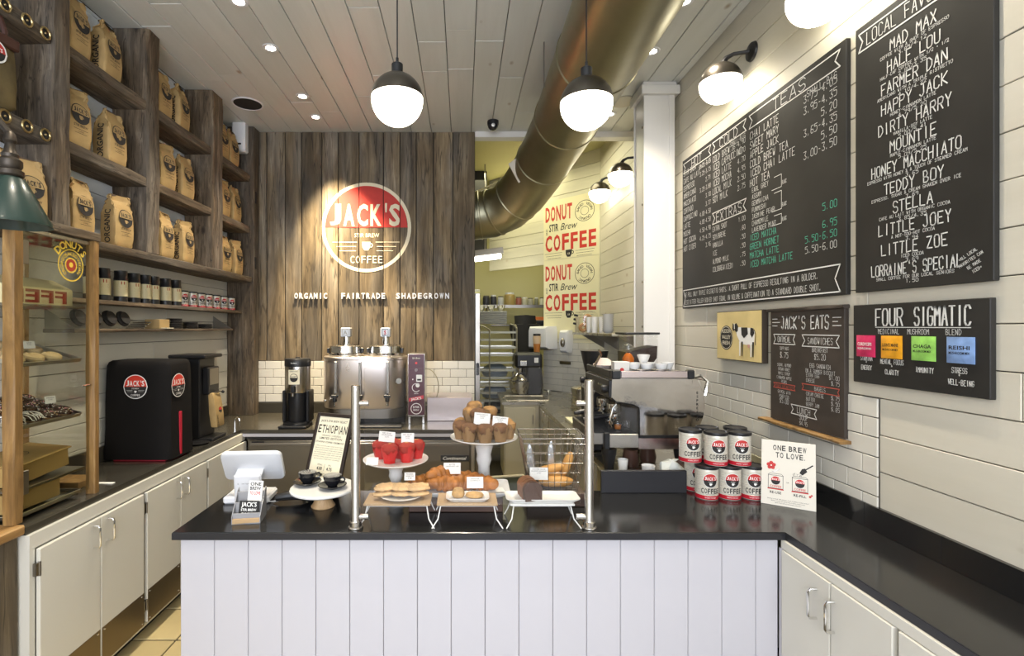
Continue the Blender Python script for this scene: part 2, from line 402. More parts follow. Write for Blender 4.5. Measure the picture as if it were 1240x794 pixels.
    def ball(s, c, r, m=None, n=16, sz=1, lo=-90, hi=90, M=None):
        st = max(3, int(n * (hi - lo) / 360) + 1)
        return s.lathe([(r * math.cos(R(lo + (hi - lo) * i / st)), r * sz * math.sin(R(lo + (hi - lo) * i / st))) for i in range(st + 1)], c, n, m, M)
    def prism(s, pts, a, b, axis='y', m=None, smooth=False):
        f = {'y': lambda p, q: (p[0], q, p[1]), 'x': lambda p, q: (q, p[0], p[1]), 'z': lambda p, q: (p[0], p[1], q)}[axis]
        return s.rings([[Vector(f(p, q)) for p in pts] for q in (a, b)], m, smooth=smooth)
    def beam(s, x0, x1, y0, y1, z0, z1, axis, m=None, bev=.006, jit=.003, seg=8, seed=1):
        """rough sawn timber: chamfered, uneven section swept along an axis"""
        rg = random.Random(seed); lo = [x0, y0, z0]; hi = [x1, y1, z1]; o = [i for i in range(3) if i != axis]; rr = []
        a0, a1 = lo[o[0]], hi[o[0]]; b0, b1 = lo[o[1]], hi[o[1]]
        for i in range(seg + 1):
            t = lo[axis] + (hi[axis] - lo[axis]) * i / seg
            c = [(a0 + bev, b0), (a1 - bev, b0), (a1, b0 + bev), (a1, b1 - bev), (a1 - bev, b1), (a0 + bev, b1), (a0, b1 - bev), (a0, b0 + bev)]
            r = []
            for (p, q) in c:
                v = [0, 0, 0]; v[axis] = t; v[o[0]] = p + rg.uniform(-jit, jit); v[o[1]] = q + rg.uniform(-jit, jit); r.append(Vector(v))
            rr.append(r)
        return s.rings(rr, m, smooth=False)
    def build(s, name, parent=None, loc=None, sharp=35, me_only=False):
        bmesh.ops.recalc_face_normals(s.bm, faces=[f for f in s.bm.faces if True]) if getattr(s, 'fix', True) else None
        me = bpy.data.meshes.new(name); s.bm.to_mesh(me); s.bm.free()
        for m in s.m: me.materials.append(m)
        try: me.set_sharp_from_angle(angle=R(sharp))
        except Exception: pass
        if me_only: return me
        return link(name, me, parent, loc)

def link(name, me, parent=None, loc=None):
    o = bpy.data.objects.new(name, me); col.objects.link(o)
    if parent is not None: o.parent = parent; KIDS.setdefault(parent.name, []).append(o)
    if loc is not None: o.location = loc
    return o
def tag(o, label=None, cat=None, group=None, kind=None):
    if label: o['label'] = label
    if cat: o['category'] = cat
    if group: o['group'] = group
    if kind: o['kind'] = kind
    return o
def thing(name, label, cat, loc=(0, 0, 0), rz=0, group=None):
    o = bpy.data.objects.new(name, None); col.objects.link(o); o.location = loc; o.rotation_euler = (0, 0, R(rz))
    o.empty_display_size = .05
    return tag(o, label, cat, group)
def dup(root, loc=None, rz=None, label=None, group=None, rot=None, scale=None):
    def cp(o, par):
        c = o.copy(); col.objects.link(c)
        if par: c.parent = par
        for ch in KIDS.get(o.name, []): cp(ch, c)
        return c
    c = cp(root, None)
    if loc is not None: c.location = loc
    if rz is not None: c.rotation_euler = (0, 0, R(rz))
    if rot is not None: c.rotation_euler = rot
    if scale is not None: c.scale = scale if not isinstance(scale, (int, float)) else (scale,) * 3
    if label: c['label'] = label
    if group: c['group'] = group
    return c
KIDS = {}
def WX(px, d): return (px - 560) / FPX * d          # world X of a pixel column at depth d
def WZ(py, d): return CZ - (py - 397) / FPX * d
def OC(px, py, z=.92):                              # point of a level surface at height z seen at a pixel
    d = FPX * (CZ - z) / (py - 397); return (WX(px, d), d)

def logo(a, cx, cy, r, red=red_i, low=ink, ring=white_i, txt=white_i, fine=True, base=None, l=0):
    a.disc(cx, cy, r, ring, l); a.disc(cx, cy, r * .93, red, l + 1, 0, 1)
    if low: a.disc(cx, cy, r * .93, low, l + 1, -1, 0)
    a.spaced("JACK'S", cx, cy + r * .06, r * .46, txt, l + 2, width=r * 1.5, bold=.02)
    if fine:
        a.text('STIR BREW', cx, cy - r * .2, r * .11, txt, l + 2, 'c', width=r * .6, bold=.01)
        cup2d(a, cx, cy - r * .42, r * .16, txt, l + 2)
        for k, w in ((0, .5), (1, .42)):
            for sg in (-1, 1): a.rect(cx + sg * r * .24, cy - r * (.30 + .1 * k), cx + sg * r * (.24 + w), cy - r * (.285 + .1 * k), txt, l + 2) if sg > 0 else a.rect(cx - r * (.24 + w), cy - r * (.30 + .1 * k), cx - r * .24, cy - r * (.285 + .1 * k), txt, l + 2)
        a.spaced('COFFEE', cx, cy - r * .78, r * .18, txt, l + 2, width=r * .75, bold=.01)
def cup2d(a, cx, cy, h, m, l=1):
    a.poly([(cx - h * .55, cy + h * .6), (cx - h * .5, cy - h * .1), (cx - h * .25, cy - h * .5), (cx + h * .25, cy - h * .5), (cx + h * .5, cy - h * .1), (cx + h * .55, cy + h * .6)], m, l)
    a.ring(cx + h * .55, cy + h * .15, h * .18, h * .3, m, l, 8, -90, 90)
# ================================================================ THE SETTING
XR, XL, YB, ZC = 1.68, -2.22, 4.8, 3.64      # right wall, left wall, back wall face, ceiling
rg = random.Random(3)
# floor: tiles that show beside the island, one slab beyond
floor_t = mat('floor_tile', (.50, .40, .20), .35, var=.15, vscale=2.5, bump=.1, bscale=20)
floor = MB(mat('floor_grout', (.07, .055, .03), .9)).box(XL - .1, 3.0, -2.5, 9.2, -.12, -.010).build('floor'); tag(floor, kind='structure')
tm2 = MB(mat('shop_floor_tile', (.42, .41, .40), .4)).box(-.1455, .1455, -.1455, .1455, -.012, 0, bev=.003).build('t', me_only=True)  # pale tiles out of view, added to bounce light into the room
tm = MB(floor_t).box(-.1455, .1455, -.1455, .1455, -.012, 0, bev=.003).build('t', me_only=True)
xs = [-1.75 + .3 * i for i in range(12)]
for ix, x in enumerate(xs):
    for iy in range(24):
        y = -1.5 + .305 * iy + .15
        if x < 1.25 and ((y < 5.6 and y > 1.0 and x < -.4) or (y > 2.4 and y < 6.9 and -.4 <= x) or y < 1.9) and (x < 1.2): link('floor_tile', tm2 if y < 1.9 and x > -.9 else tm, floor, (x, y, 0))

# ceiling: long whitewashed boards, gaps between
ceiling = MB(mat('ceiling_void', (.03, .028, .025), .9)).box(XL - .1, XR + .1, -2.5, YB + .1, ZC + .022, ZC + .12).build('ceiling'); tag(ceiling, kind='structure')
x = XL; i = 0
while x < XR - .02:
    wd = min(.192, XR - x); cut = [-2.4, rg.uniform(-.6, 1.2), rg.uniform(2.2, 3.3), rg.uniform(3.6, 4.4), YB + .02]
    if i % 3 == 0: cut.pop(3)
    for a, b in zip(cut, cut[1:]):
        MB(wceil).box(x + .0025, x + wd - .0025, a + .002, b - .002, ZC + rg.uniform(-.0015, .0015), ZC + .022, bev=.003).build('ceiling_board', ceiling)
    x += .192; i += 1

# right wall: horizontal boards, tiles low behind the counter
wr = MB(mat('wall_gap', (.05, .045, .035), .9)).box(XR + .02, XR + .12, -2.5, 6.2, 0, 4.0).build('wall_right'); tag(wr, kind='structure')
zr = 1.74 - .283
rows = [zr + .148 * k for k in range(-8, 18)]
TY0, TY1 = 1.996, 3.76
for k, z in enumerate(rows):
    zt = min(z + .148, 3.98)
    if zt < .3: continue
    c0 = rg.uniform(.0, .9); cuts = [-2.4, c0, 1.996 if z < zr - .01 else c0 + rg.uniform(1.1, 1.9), rg.uniform(3.4, 4.6), 6.06]
    for a, b in zip(cuts, cuts[1:]):
        if z < zr - .01 and a >= 1.99: 
            if a > 3.3: a = TY1
            else: continue
        if z < zr - .01 and z > .85 and a > 3.7: continue
        if z + .148 < .9 and a < 1.9: continue
        MB(wright).box(XR + rg.uniform(-.0012, .0012), XR + .02, a + .0015, b - .0015, z + .0018, zt - .0018, bev=.002).build('wall_board', wr)
def tile_mesh(w_, h_, dpt, nm): return MB(tile_m).box(-w_ / 2 + .0018, w_ / 2 - .0018, -dpt, 0, -h_ / 2 + .0018, h_ / 2 - .0018, bev=.0022).build('t', me_only=True)
TW, TH = .156, .0795
tl = tile_mesh(TW, TH, .008, 'tile'); th_ = tile_mesh(TW / 2, TH, .008, 'tile')
go = MB(grout).box(XR + .0005, XR + .02, TY0, 6.03, 1.0, zr - .001).build('grout_bed', wr)
z = zr - TH / 2 - .001; r_ = 0
while z > .98:
    y = TY0 + TW / 2
    if r_ % 2: o = link('tile', th_, wr, (XR, TY0 + TW / 4, z)); o.rotation_euler = (0, 0, R(-90)); y += TW / 2
    while y < TY1 + .3:
        o = link('tile', tl, wr, (XR, y, z)); o.rotation_euler = (0, 0, R(-90)); y += TW
    z -= TH; r_ += 1
# far tiles of the right wall beyond the column, too small to pick apart
mb = MB(tile_m); z = zr - TH / 2 + 2 * TH; r_ = 0
while z > .98:
    y = 4.1 + (r_ % 2) * TW / 2
    while y < 6.0: mb.box(XR - .007, XR + .001, y, y + TW - .003, z - TH / 2, z + TH / 2 - .003); y += TW
    z -= TH; r_ += 1
tag(mb.build('tile_field', wr), kind='stuff')

# left wall
wl = MB(mat('wall_gap', (.05, .045, .035), .9)).box(XL - .12, XL - .02, -2.5, YB + .1, 0, ZC + .02).build('wall_left'); tag(wl, kind='structure')
z = .88; k = 0
while z < ZC:
    zt = min(z + .152, ZC); c0 = rg.uniform(1.2, 2.6)
    for a, b in ((-2.4, c0), (c0, c0 + rg.uniform(1.0, 1.5)), (None, YB)):
        if a is None: a = last
        last = b
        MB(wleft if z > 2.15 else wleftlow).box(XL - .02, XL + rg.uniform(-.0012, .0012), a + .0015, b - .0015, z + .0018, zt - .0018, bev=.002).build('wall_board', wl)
    z += .152
MB(cab_paint).box(XL - .02, XL, -2.4, YB, 0, .878).build('lower_panel', wl)

# back wall: barn boards over white tile
XB0, XB1 = XL, .122
wb = MB(mat('wall_gap', (.05, .045, .035), .9)).box(XB0 - .1, XB1, YB + .022, YB + .12, 0, ZC).build('wall_back'); tag(wb, kind='structure')
ZW = 1.425
px = [276, 295, 311.3, 322.7, 345.3, 365, 389.5, 409.6, 434.9, 464.3, 484.4, 504, 524.8, 548.6, 575.2]
BX = [(p - 560) / 125 for p in px]; BX[0] = XL
BOFF = []
for a, b in zip(BX, BX[1:]):
    off = rg.uniform(-.005, .003); BOFF.append(off)
    mb = MB(wwall); mb.beam(a + .004, b - .004, YB + off, YB + .022, ZW, ZC - .002, 2, bev=.0035, jit=.0014, seg=10, seed=int(a * 999)); mb.build('barn_board', wb)
go = MB(grout).box(XB0, XB1 - .001, YB + .0085, YB + .022, .9, ZW).build('grout_bed', wb)
z = ZW - TH / 2 - .004; r_ = 0
while z > .99:
    x = -1.99 + (TW / 2 if r_ % 2 else 0)
    while x + TW / 2 < XB1 + .01:
        link('tile', tl, wb, (x, YB + .009, z)); x += TW
    if XB1 - (x - TW / 2) > TW * .3: link('tile', th_, wb, (x - TW / 4, YB + .009, z))
    z -= TH; r_ += 1
# header over the kitchen opening and its steel door frame
mb = MB(col_paint); mb.box(XB1, XR, YB - .01, YB + .1, ZC - .055, ZC + .3, bev=.004); tag(mb.build('trim_1'), kind='structure')
mb = MB(steel_d); mb.box(XB1 + .002, XB1 + .05, YB + .03, YB + .12, 0, 2.08, bev=.004); tag(mb.build('trim_2'), kind='structure')
MB(black).box(XB1 + .012, XB1 + .04, YB + .012, YB + .03, 1.28, 1.40, bev=.006).build('latch', bpy.data.objects['trim_2'])

# column
cx0, cx1, cy0, cy1 = 1.402, 1.628, 3.83, 4.06
mb = MB(col_paint)
mb.box(cx0, cx1, cy0, cy0 + .018, .9, ZC - .1, bev=.004); mb.box(cx0, cx1, cy1 - .018, cy1, .9, ZC - .1, bev=.004)
mb.box(cx0 + .008, cx1 - .008, cy0 + .018, cy1 - .018, .9, ZC - .1)
mb.box(cx1 - .03, cx1 + .012, cy0 - .006, cy0 + .012, .9, ZC - .1, bev=.003)
c_o = tag(mb.build('column'), kind='structure')
mb = MB(col_paint); mb.box(cx0 - .025, cx1 + .045, cy0 - .03, cy1 + .02, ZC - .1, ZC - .03, bev=.006); mb.box(cx0 - .01, cx1 + .02, cy0 - .015, cy1, ZC - .03, ZC - .001, bev=.004); mb.build('capital', c_o)
mb = MB(steel_d)
for z in (3.3, 2.7, 2.1, 1.75): mb.cyl((cx0 - .004, cy0 + .03, z), (cx0 + .002, cy0 + .03, z), .009, n=8)
tag(mb.build('bolts', c_o), kind='stuff')

# slanted kitchen wall with opening
A = Vector((1.68, 6.03, 0)); B = Vector((.40, 7.393, 0)); dl = (B - A).length; u = (B - A) / dl; nrm = Vector((-u.y, u.x, 0)) * -1
if nrm.y > 0: nrm = -nrm
MT = Matrix(((u.x, nrm.x, 0, A.x), (u.y, nrm.y, 0, A.y), (0, 0, 1, 0), (0, 0, 0, 1)))   # local x along the wall from the right corner, local y towards the room
TE = .86                                      # end of the full height part
wk = bpy.data.objects.new('wall_kitchen', MB(mat('wall_gap', (.05, .045, .035), .9)).box(0, TE, -.12, -.02, 0, 3.95).box(TE, dl, -.12, -.02, 2.70, 3.95).build('w', me_only=True))
col.objects.link(wk); wk.matrix_world = MT; tag(wk, kind='structure')
z = 1.55; k = 0
while z < 3.94:
    x1 = TE if z + .148 < 2.71 else dl
    c = rg.uniform(.5, .9)
    for a, b in (((0, c), (c, dl)) if x1 == dl else ((0, TE),)):
        if b - a > .02: MB(wdiag).box(a + .001, b - .001, -.02, rg.uniform(-.001, .001), z + .002, min(z + .146, 3.95), bev=.002).build('wall_board', wk)
    z += .148
MB(wdiag).box(0, TE, -.02, 0, .0, .9).build('lower_panel', wk)
MB(grout).box(0, TE, -.02, 0, .9, 1.55).build('grout_bed', wk)
mb = MB(tile_m); z = 1.55; r_ = 0
while z > .95:
    x = -(r_ % 2) * TW / 2
    while x < TE:
        a, b = max(0, x), min(TE, x + TW - .003)
        if b - a > .02: mb.box(a, b, 0, .008, z - TH + .003, z, bev=.001)
        x += TW
    z -= TH; r_ += 1
tag(mb.build('tile_field', wk), kind='stuff')
yel = mat('yellow_green_wall_paint', (.50, .46, .23), .6, bump=.05)
o = MB(yel).box(-1.2, 3.2, 8.6, 8.7, 0, 4.0).build('wall_far'); tag(o, kind='structure')
o = MB(yel).box(-1.3, -1.2, 4.95, 8.7, 0, 4.0).build('wall_kitchen_left'); tag(o, kind='structure')
o = MB(yel).box(2.9, 3.0, 6.2, 8.6, 0, 4.0).box(1.8, 3.0, 6.1, 6.2, 0, 4.0).build('wall_kitchen_right'); tag(o, kind='structure')
o = MB(mat('kitchen_ceiling_paint', (.62, .58, .30), .6)).box(-1.3, 3.0, YB + .1, 8.7, 3.93, 4.0).build('ceiling_kitchen'); tag(o, kind='structure')
# unseen shop front, sill raised to keep the window off the guard glass
mb = MB(white_paint); mb.box(XL - .1, XR + .1, -2.5, -2.4, 0, 1.25); mb.box(XL - .1, XR + .1, -2.5, -2.4, 3.05, ZC + .1); mb.box(XL - .1, -1.85, -2.5, -2.4, 1.25, 3.05); mb.box(1.45, XR + .1, -2.5, -2.4, 1.25, 3.05)
tag(mb.build('wall_front'), kind='structure')
mb = MB(black); mb.box(-.25, -.19, -2.48, -2.42, 1.25, 3.05)
tag(mb.build('window_1'), kind='structure')

# ================================================================ COUNTERS AND CABINETS
# ---- island
isl = thing('front_counter_base', 'white board-fronted counter base under the black worktop in the middle', 'counter', (0, 0, 0))
MB(white_paint).box(-1.13, 1.279, 2.03, 2.44, .0, .888).build('carcass', isl)
x = -1.143; n = 0
while x < 1.27:
    x2 = min(x + .1372, 1.279); MB(white_paint).box(x + .0008, x2 - .0008, 2.008, 2.03, 0.0, .888, bev=.0022).build('front_board', isl); x = x2; n += 1
MB(white_paint).box(-1.143, -1.125, 2.03, 2.45, 0, .888, bev=.002).build('end_panel', isl)
YF = 1.988
top = MB(black_top)
P = [(-1.166, YF), (1.296, YF), (1.296, .35), (XR - .001, .35), (XR - .001, 2.50), (-1.166, 2.50)]
top.rings([[Vector((a, b, .89)) for a, b in P], [Vector((a, b, .917)) for a, b in P], [Vector((a + (.003 if a < 0 else 0), b + (.003 if b == YF else 0), .92)) for a, b in P]], smooth=False)
t_o = tag(top.build('black_worktop'), 'L-shaped black stone worktop on the white board-fronted counter', 'worktop')
mb = MB(blk_edge); mb.box(-1.1665, 1.297, YF - .0015, YF + .001, .8895, .9165, bev=.0005); mb.box(1.2945, 1.2975, .36, YF, .8895, .9165, bev=.0005); mb.build('front_edge', t_o)
# black upstand against the right wall, in lengths
us = MB(black_m)
up = thing('stone_upstand', 'black stone upstand along the foot of the right wall behind the worktop', 'upstand')
for a, b in ((.36, .86), (.86, 1.36), (1.36, 1.72), (1.72, 2.05), (2.05, 2.6)):
    MB(black_top).box(XR - .018, XR - .0005, a + .0008, b - .0008, .9205, 1.018, bev=.001).build('upstand_length', up)
pl = tag(MB(blk_edge).box(.69, 1.115, 2.462, 2.482, .9205, 1.03, bev=.0015).build('machine_plinth'), 'low black stone upstand in front of the espresso machine', 'upstand')
# ---- right return cabinet
hinge_m = steel_d
def pull(parent, p, a, n, L=.1, m=chrome):
    """bow handle: p centre on the face, a axis along the handle, n outwards"""
    p, a, n = Vector(p), Vector(a), Vector(n); q = [p - a * L / 2, p - a * L / 2 + n * .024, p - a * (L / 2 - .01) + n * .031, p + a * (L / 2 - .01) + n * .031, p + a * L / 2 + n * .024, p + a * L / 2]
    return MB(m).tube(q, .0048, 8).build('door_pull', parent)
rc = thing('return_cabinet', 'cream painted base cabinet under the right hand worktop with two bow handles', 'cabinet')
MB(cab_paint).box(1.298, XR - .002, .4, 2.005, .0, .889).build('carcass', rc)
MB(cab_paint).box(1.285, 1.298, .4, 2.0, .853, .8885, bev=.0015).build('top_rail', rc)
MB(white_paint).box(1.281, 1.298, 1.992, 2.006, 0, .853, bev=.001).build('corner_strip', rc)
for (a, b, hy, hg) in ((1.727, 1.988, 1.79, None), (1.475, 1.722, 1.705, 1.478), (.93, 1.455, 1.0, 1.452), (.42, .92, .85, None)):
    d_ = MB(cab_paint).box(1.279, 1.298, a, b, .10, .851, bev=.0025).build('door', rc)
    pull(d_, (1.279, hy, .745), (0, 0, 1), (-1, 0, 0), .105)
    if hg:
        for z in (.72, .2): MB(hinge_m).cyl((1.2755, hg, z - .03), (1.2755, hg, z + .03), .0055, n=8).box(1.2765, 1.28, hg - .018, hg + .018, z - .028, z + .028).build('hinge', d_)
MB(black_m).box(1.33, 1.34, .4, 2.0, 0, .1).build('toe_kick', rc)
# ---- left run
XF = -1.77
lc = thing('left_base_cabinet', 'long cream painted base cabinet with six doors and metal kick plates on the left', 'cabinet')
MB(cab_paint).box(XL + .001, XF - .02, 2.03, 4.0, .09, .889).build('carcass', lc)
mb = MB(cab_paint); mb.box(XF - .02, XF - .004, 2.03, 4.05, .828, .8885, bev=.001); mb.box(XF - .02, XF - .004, 2.03, 4.05, .075, .095)
mb.box(XF - .02, XF - .004, 2.03, 2.056, .095, .828); mb.build('face_frame', lc)
plate = mat('kick_plate_metal', (.22, .17, .10), .38, .9)
MB(black_m).box(XF - .09, XF - .07, 2.03, 4.0, 0, .088).build('toe_kick', lc)
drs = [(2.060, 2.405, 2.36, 2.062), (2.410, 2.735, 2.455, 2.738), (2.762, 3.085, 3.045, 2.760), (3.090, 3.405, 3.13, 3.408), (3.425, 3.73, 3.69, 3.423), (3.735, 4.03, 3.775, 4.032)]
for i, (a, b, hy, hg) in enumerate(drs):
    d_ = MB(cab_paint).box(XF - .004, XF + .014, a, b, .10, .822, bev=.0025).build('door', lc)
    pull(d_, (XF + .014, hy, .745), (0, 0, 1), (1, 0, 0), .105)
    MB(plate).box(XF + .014, XF + .0155, a + .004, b - .004, .102, .28).build('kick_plate', d_)
    for z in (.74, .2): MB(hinge_m).cyl((XF + .010, hg, z - .03), (XF + .010, hg, z + .03), .006, n=8).box(XF - .003, XF + .012, hg - .018, hg + .018, z - .026, z + .026).build('hinge', d_)
    mb = MB(steel)
    for yy in (a + .02, b - .02):
        for z in (.265, .117): mb.cyl((XF + .0155, yy, z), (XF + .018, yy, z), .005, n=8)
    tag(mb.build('screws', d_), kind='stuff')
dk_top = mat('dark_metal_worktop', (.085, .078, .062), .22, .5, rvar=.06)
lt = MB(dk_top); P = [(XL, 2.03), (-1.79, 2.03), (-1.79, 3.995), (.10, 3.995), (.10, YB), (XL, YB)]
lt.rings([[Vector((a, b, .8895)) for a, b in P], [Vector((a, b, .92)) for a, b in P]], smooth=False)
lt.build('back_worktop'); lt = tag(bpy.data.objects['back_worktop'], 'black worktop running along the left wall and under the coffee urn', 'worktop')
mb = MB(dk_top); mb.box(XL + .0005, XL + .018, 2.1, YB - .02, .9205, 1.015, bev=.001); mb.box(-1.99, .11, YB - .012, YB + .008, .9205, 1.015, bev=.001); mb.build('upstand', lt)
# ---- under-counter fridge
fr = thing('undercounter_fridge', 'stainless steel undercounter fridge below the back worktop', 'fridge')
fsteel = mat('fridge_steel', (.24, .222, .19), .30, 1, rvar=.06)
MB(fsteel).box(-1.745, .065, 4.03, 4.7, .1, .8885).build('body', fr)
MB(white_paint).box(-1.775, .10, 3.997, 4.03, .862, .889, bev=.002).build('top_strip', fr)
MB(black).box(-1.745, .07, 4.005, 4.03, .838, .861).build('gasket', fr)
for a, b in ((-1.725, -1.14), (-1.13, -.54), (-.53, .06)):
    d_ = MB(fsteel).box(a, b, 3.999, 4.03, .16, .832, bev=.006).build('door', fr)
    MB(steel_d).box(a + .01, b - .01, 3.988, 3.9985, .792, .815, bev=.003).build('door_pull', d_)
MB(black).box(-1.74, .065, 4.05, 4.06, 0, .15).build('toe_kick', fr)
mb = MB(black).box(-.175, .052, 3.991, 3.998, .665, .715, bev=.002)
b_ = mb.build('badge', fr); a_ = Art(); a_.text('Continental', -.062, .68, .026, white_i, width=.19, bold=.01, shear=.3); m_ = MB(); a_.emit(m_, plane_map((0, 3.9905, 0), (1, 0, 0), (0, 0, 1))); m_.build('lettering', b_)
mb = MB(black).box(-1.70, -1.60, 3.993, 3.998, .80, .825); b_ = mb.build('badge', fr)
MB(steel).box(.068, .10, 3.999, 4.7, .0, .8885, bev=.003).build('end_panel', fr)
# ---- wooden stand at the near left corner
ws = thing('wooden_side_stand', 'reclaimed wood stand with honey coloured top at the near left corner', 'stand')
MB(whoneyy).beam(-2.2, -1.79, 1.3, 2.027, .895, .935, 1, bev=.006, jit=.002).build('top_board', ws)
for k, (a, b) in enumerate(((1.3, 1.5), (1.5, 1.71), (1.71, 1.92))):
    MB(wv).beam(-1.85, -1.82, a + .002, b - .002, 0, .894, 2, bev=.003, jit=.0015, seed=k).build('side_board', ws)
MB(wwall).beam(-1.855, -1.812, 1.925, 2.02, 0, .894, 2, bev=.005, jit=.002, seed=9).build('corner_board', ws)
MB(black_m).box(-2.19, -1.86, 1.31, 1.92, 0, .89).build('core', ws)
# ---- floor mat
mb = MB(rubber); mb.box(-1.62, -.45, 2.93, 3.9, .0, .012, bev=.003)
fm = tag(mb.build('rubber_mat'), 'black rubber mat on the tiled floor behind the counter', 'mat')
mb = MB(mat('rubber_hole', (.004, .004, .004), .9))
for i in range(16):
    for j in range(12): mb.box(-1.58 + i * .07, -1.54 + i * .07, 2.98 + j * .075, 3.02 + j * .075, .012, .0125)
tag(mb.build('hole_pattern', fm), kind='stuff')

# ================================================================ SHELVES ON THE LEFT WALL
SX = -1.99
su = thing('timber_shelving', 'tall reclaimed timber shelving along the left wall', 'shelving')
ZA, ZB_, ZC_ = 3.18, 2.695, 2.218
for k, (y0, y1, zb) in enumerate(((2.41, 2.52, 2.22), (3.133, 3.262, 2.22), (3.945, 4.12, 2.22))):
    MB(wv).beam(XL + .002, SX, y0, y1, zb, ZC - .004, 2, bev=.01, jit=.005, seg=14, seed=k + 20).build('post', su)
MB(wv).beam(XL + .002, -1.965, 4.665, 4.786, .922, ZC - .004, 2, bev=.008, jit=.004, seg=14, seed=31).build('post', su)
for zt, nm in ((ZA, 0), (ZB_, 1)):
    for k, (a, b) in enumerate(((1.70, 2.408), (2.522, 3.131), (3.264, 3.943), (4.122, 4.663))):
        MB(wh).beam(XL + .002, SX - .01, a, b, zt - .062, zt, 1, bev=.006, jit=.003, seg=6, seed=int(zt * 10) + k).build('shelf_board', su)
MB(wh).beam(XL + .002, SX + .01, 2.47, 4.663, ZC_ - .05, ZC_ - .001, 1, bev=.006, jit=.003, seg=10, seed=77).build('shelf_board', su)
mb = MB(black_m)
for (y, z) in ((4.70, 2.98), (4.70, 2.36)): mb.box(-1.966, -1.958, y - .014, y + .014, z - .06, z + .05)
mb.build('mortise', su)
# metal rings set in the front edge of the nearest boards
for zt in (ZA, ZB_):
    for y in (2.06, 2.16, 2.27, 2.37):
        mb = MB(brass); c = Vector((SX - .008, y, zt - .031))
        mb.tube([c + Vector((.004, .026 * math.cos(t), .026 * math.sin(t))) for t in [i * math.pi / 8 for i in range(16)]], .005, 6, closed=True)
        mb.cyl(c, c + Vector((.002, 0, 0)), .022, n=14, m=black_m); mb.ball(c + Vector((.004, 0, 0)), .006, n=8, m=brass); mb.build('ring', su)
# thin shelves lower down
s2 = thing('tin_shelf', 'narrow wooden wall shelf holding the row of tins and canisters', 'shelf')
MB(wh).beam(XL + .001, -2.07, 2.50, 4.66, 1.878, 1.903, 1, bev=.003, jit=.001, seed=5).build('shelf_board', s2)
s3 = thing('lid_shelf', 'lower angled metal shelf with black lids and utensils', 'shelf')
MB(wh).beam(XL + .001, -2.05, 2.62, 4.42, 1.715, 1.735, 1, bev=.003, jit=.001, seed=6).build('shelf_board', s3)
for y in (2.63, 4.41):
    MB(steel_d).rings([[Vector(p) for p in ((XL + .001, y + e, 1.735), (-2.055, y + e, 1.735), (XL + .001, y + e, 1.845))] for e in (0, .005)], smooth=False).build('end_bracket', s3)
# ================================================================ PAINTED SIGN ON THE BARN BOARDS
def on_boards(art, name, parent=None, y=YB):
    """print laid on the boards and cut at every gap between them"""
    mb = MB(); art.emit(mb, lambda u, v, l: Vector((u, y - .0016 - .0006 * l, v))); bm = mb.bm
    for x in BX[1:-1]:
        for s_ in (-.0035, .0035):
            bmesh.ops.bisect_plane(bm, geom=bm.verts[:] + bm.edges[:] + bm.faces[:], plane_co=(x + s_, 0, 0), plane_no=(1, 0, 0))
    kill = [f for f in bm.faces if any(abs(f.calc_center_median().x - x) < .0034 for x in BX[1:-1])]
    bmesh.ops.delete(bm, geom=kill, context='FACES')
    for v in bm.verts:
        for a, b, o in zip(BX, BX[1:], BOFF):
            if a <= v.co.x < b: v.co.y += o
    return mb.build(name, parent)
sg = thing('logo_sign', 'round red and cream coffee logo painted on the barn board wall', 'sign', (0, 0, 0))
cx, cz, r = -.931, 2.713, .434
a = Art(); a.ring(cx, cz, r * .925, r, creamlogo, 0, 64); on_boards(a, 'outer_ring', sg)
a = Art(); a.disc(cx, cz, r * .925, redlogo, 0, 0, 1, 40); on_boards(a, 'red_half', sg)
a = Art(); a.spaced("JACK'S", cx - .012, cz + .022, .208, creamlogo, 1, width=.68, bold=.03, fill=.82)
a.text('STIR BREW', cx + .005, cz - .095, .040, creamlogo, 1, width=.24, bold=.0); a.spaced('COFFEE', cx, cz - .345, .074, creamlogo, 1, width=.31, bold=.0, fill=.74)
cup2d(a, cx, cz - .185, .075, creamlogo)
for k, (p, q) in enumerate(((.09, .33), (.10, .29), (.10, .26))):
    for s_ in (-1, 1): x0, x1 = sorted((cx + s_ * p, cx + s_ * q)); a.rect(x0, cz - .145 - .042 * k, x1, cz - .139 - .042 * k, creamlogo)
on_boards(a, 'lettering', sg)
sl = thing('letter_sign', 'white raised letters reading organic, fairtrade, shadegrown on the barn boards', 'sign', (0, 0, 0))
for word, x0, x1 in (('ORGANIC', 356.3, 397.5), ('FAIRTRADE', 413, 467.4), ('SHADEGROWN', 479, 544.8)):
    X0, X1 = WX(x0, YB), WX(x1, YB); n = len(word); st = (X1 - X0) / n
    for i, ch in enumerate(word):
        a = Art(); wch = st * .72 if ch != 'I' else .012
        a.text(ch, X0 + st * (i + .5), 2.025, .054, white_p, 0, width=wch, bold=.03)
        bm2 = MB(white_p); vs, fs, m_, _ = a.it[0]
        f_ = [bm2.bm.verts.new((u, YB - .018, v)) for u, v in vs]; b_ = [bm2.bm.verts.new((u, YB - .0065, v)) for u, v in vs]
        ed = {}
        for f in fs:
            bm2._f([f_[k] for k in f], 0, False)
            for p, q in zip(f, f[1:] + f[:1]): ed[(p, q)] = 1
        for (p, q) in ed:
            if (q, p) not in ed: bm2._f([f_[p], b_[p], b_[q], f_[q]], 0, False)
        bm2.build('letter', sl)

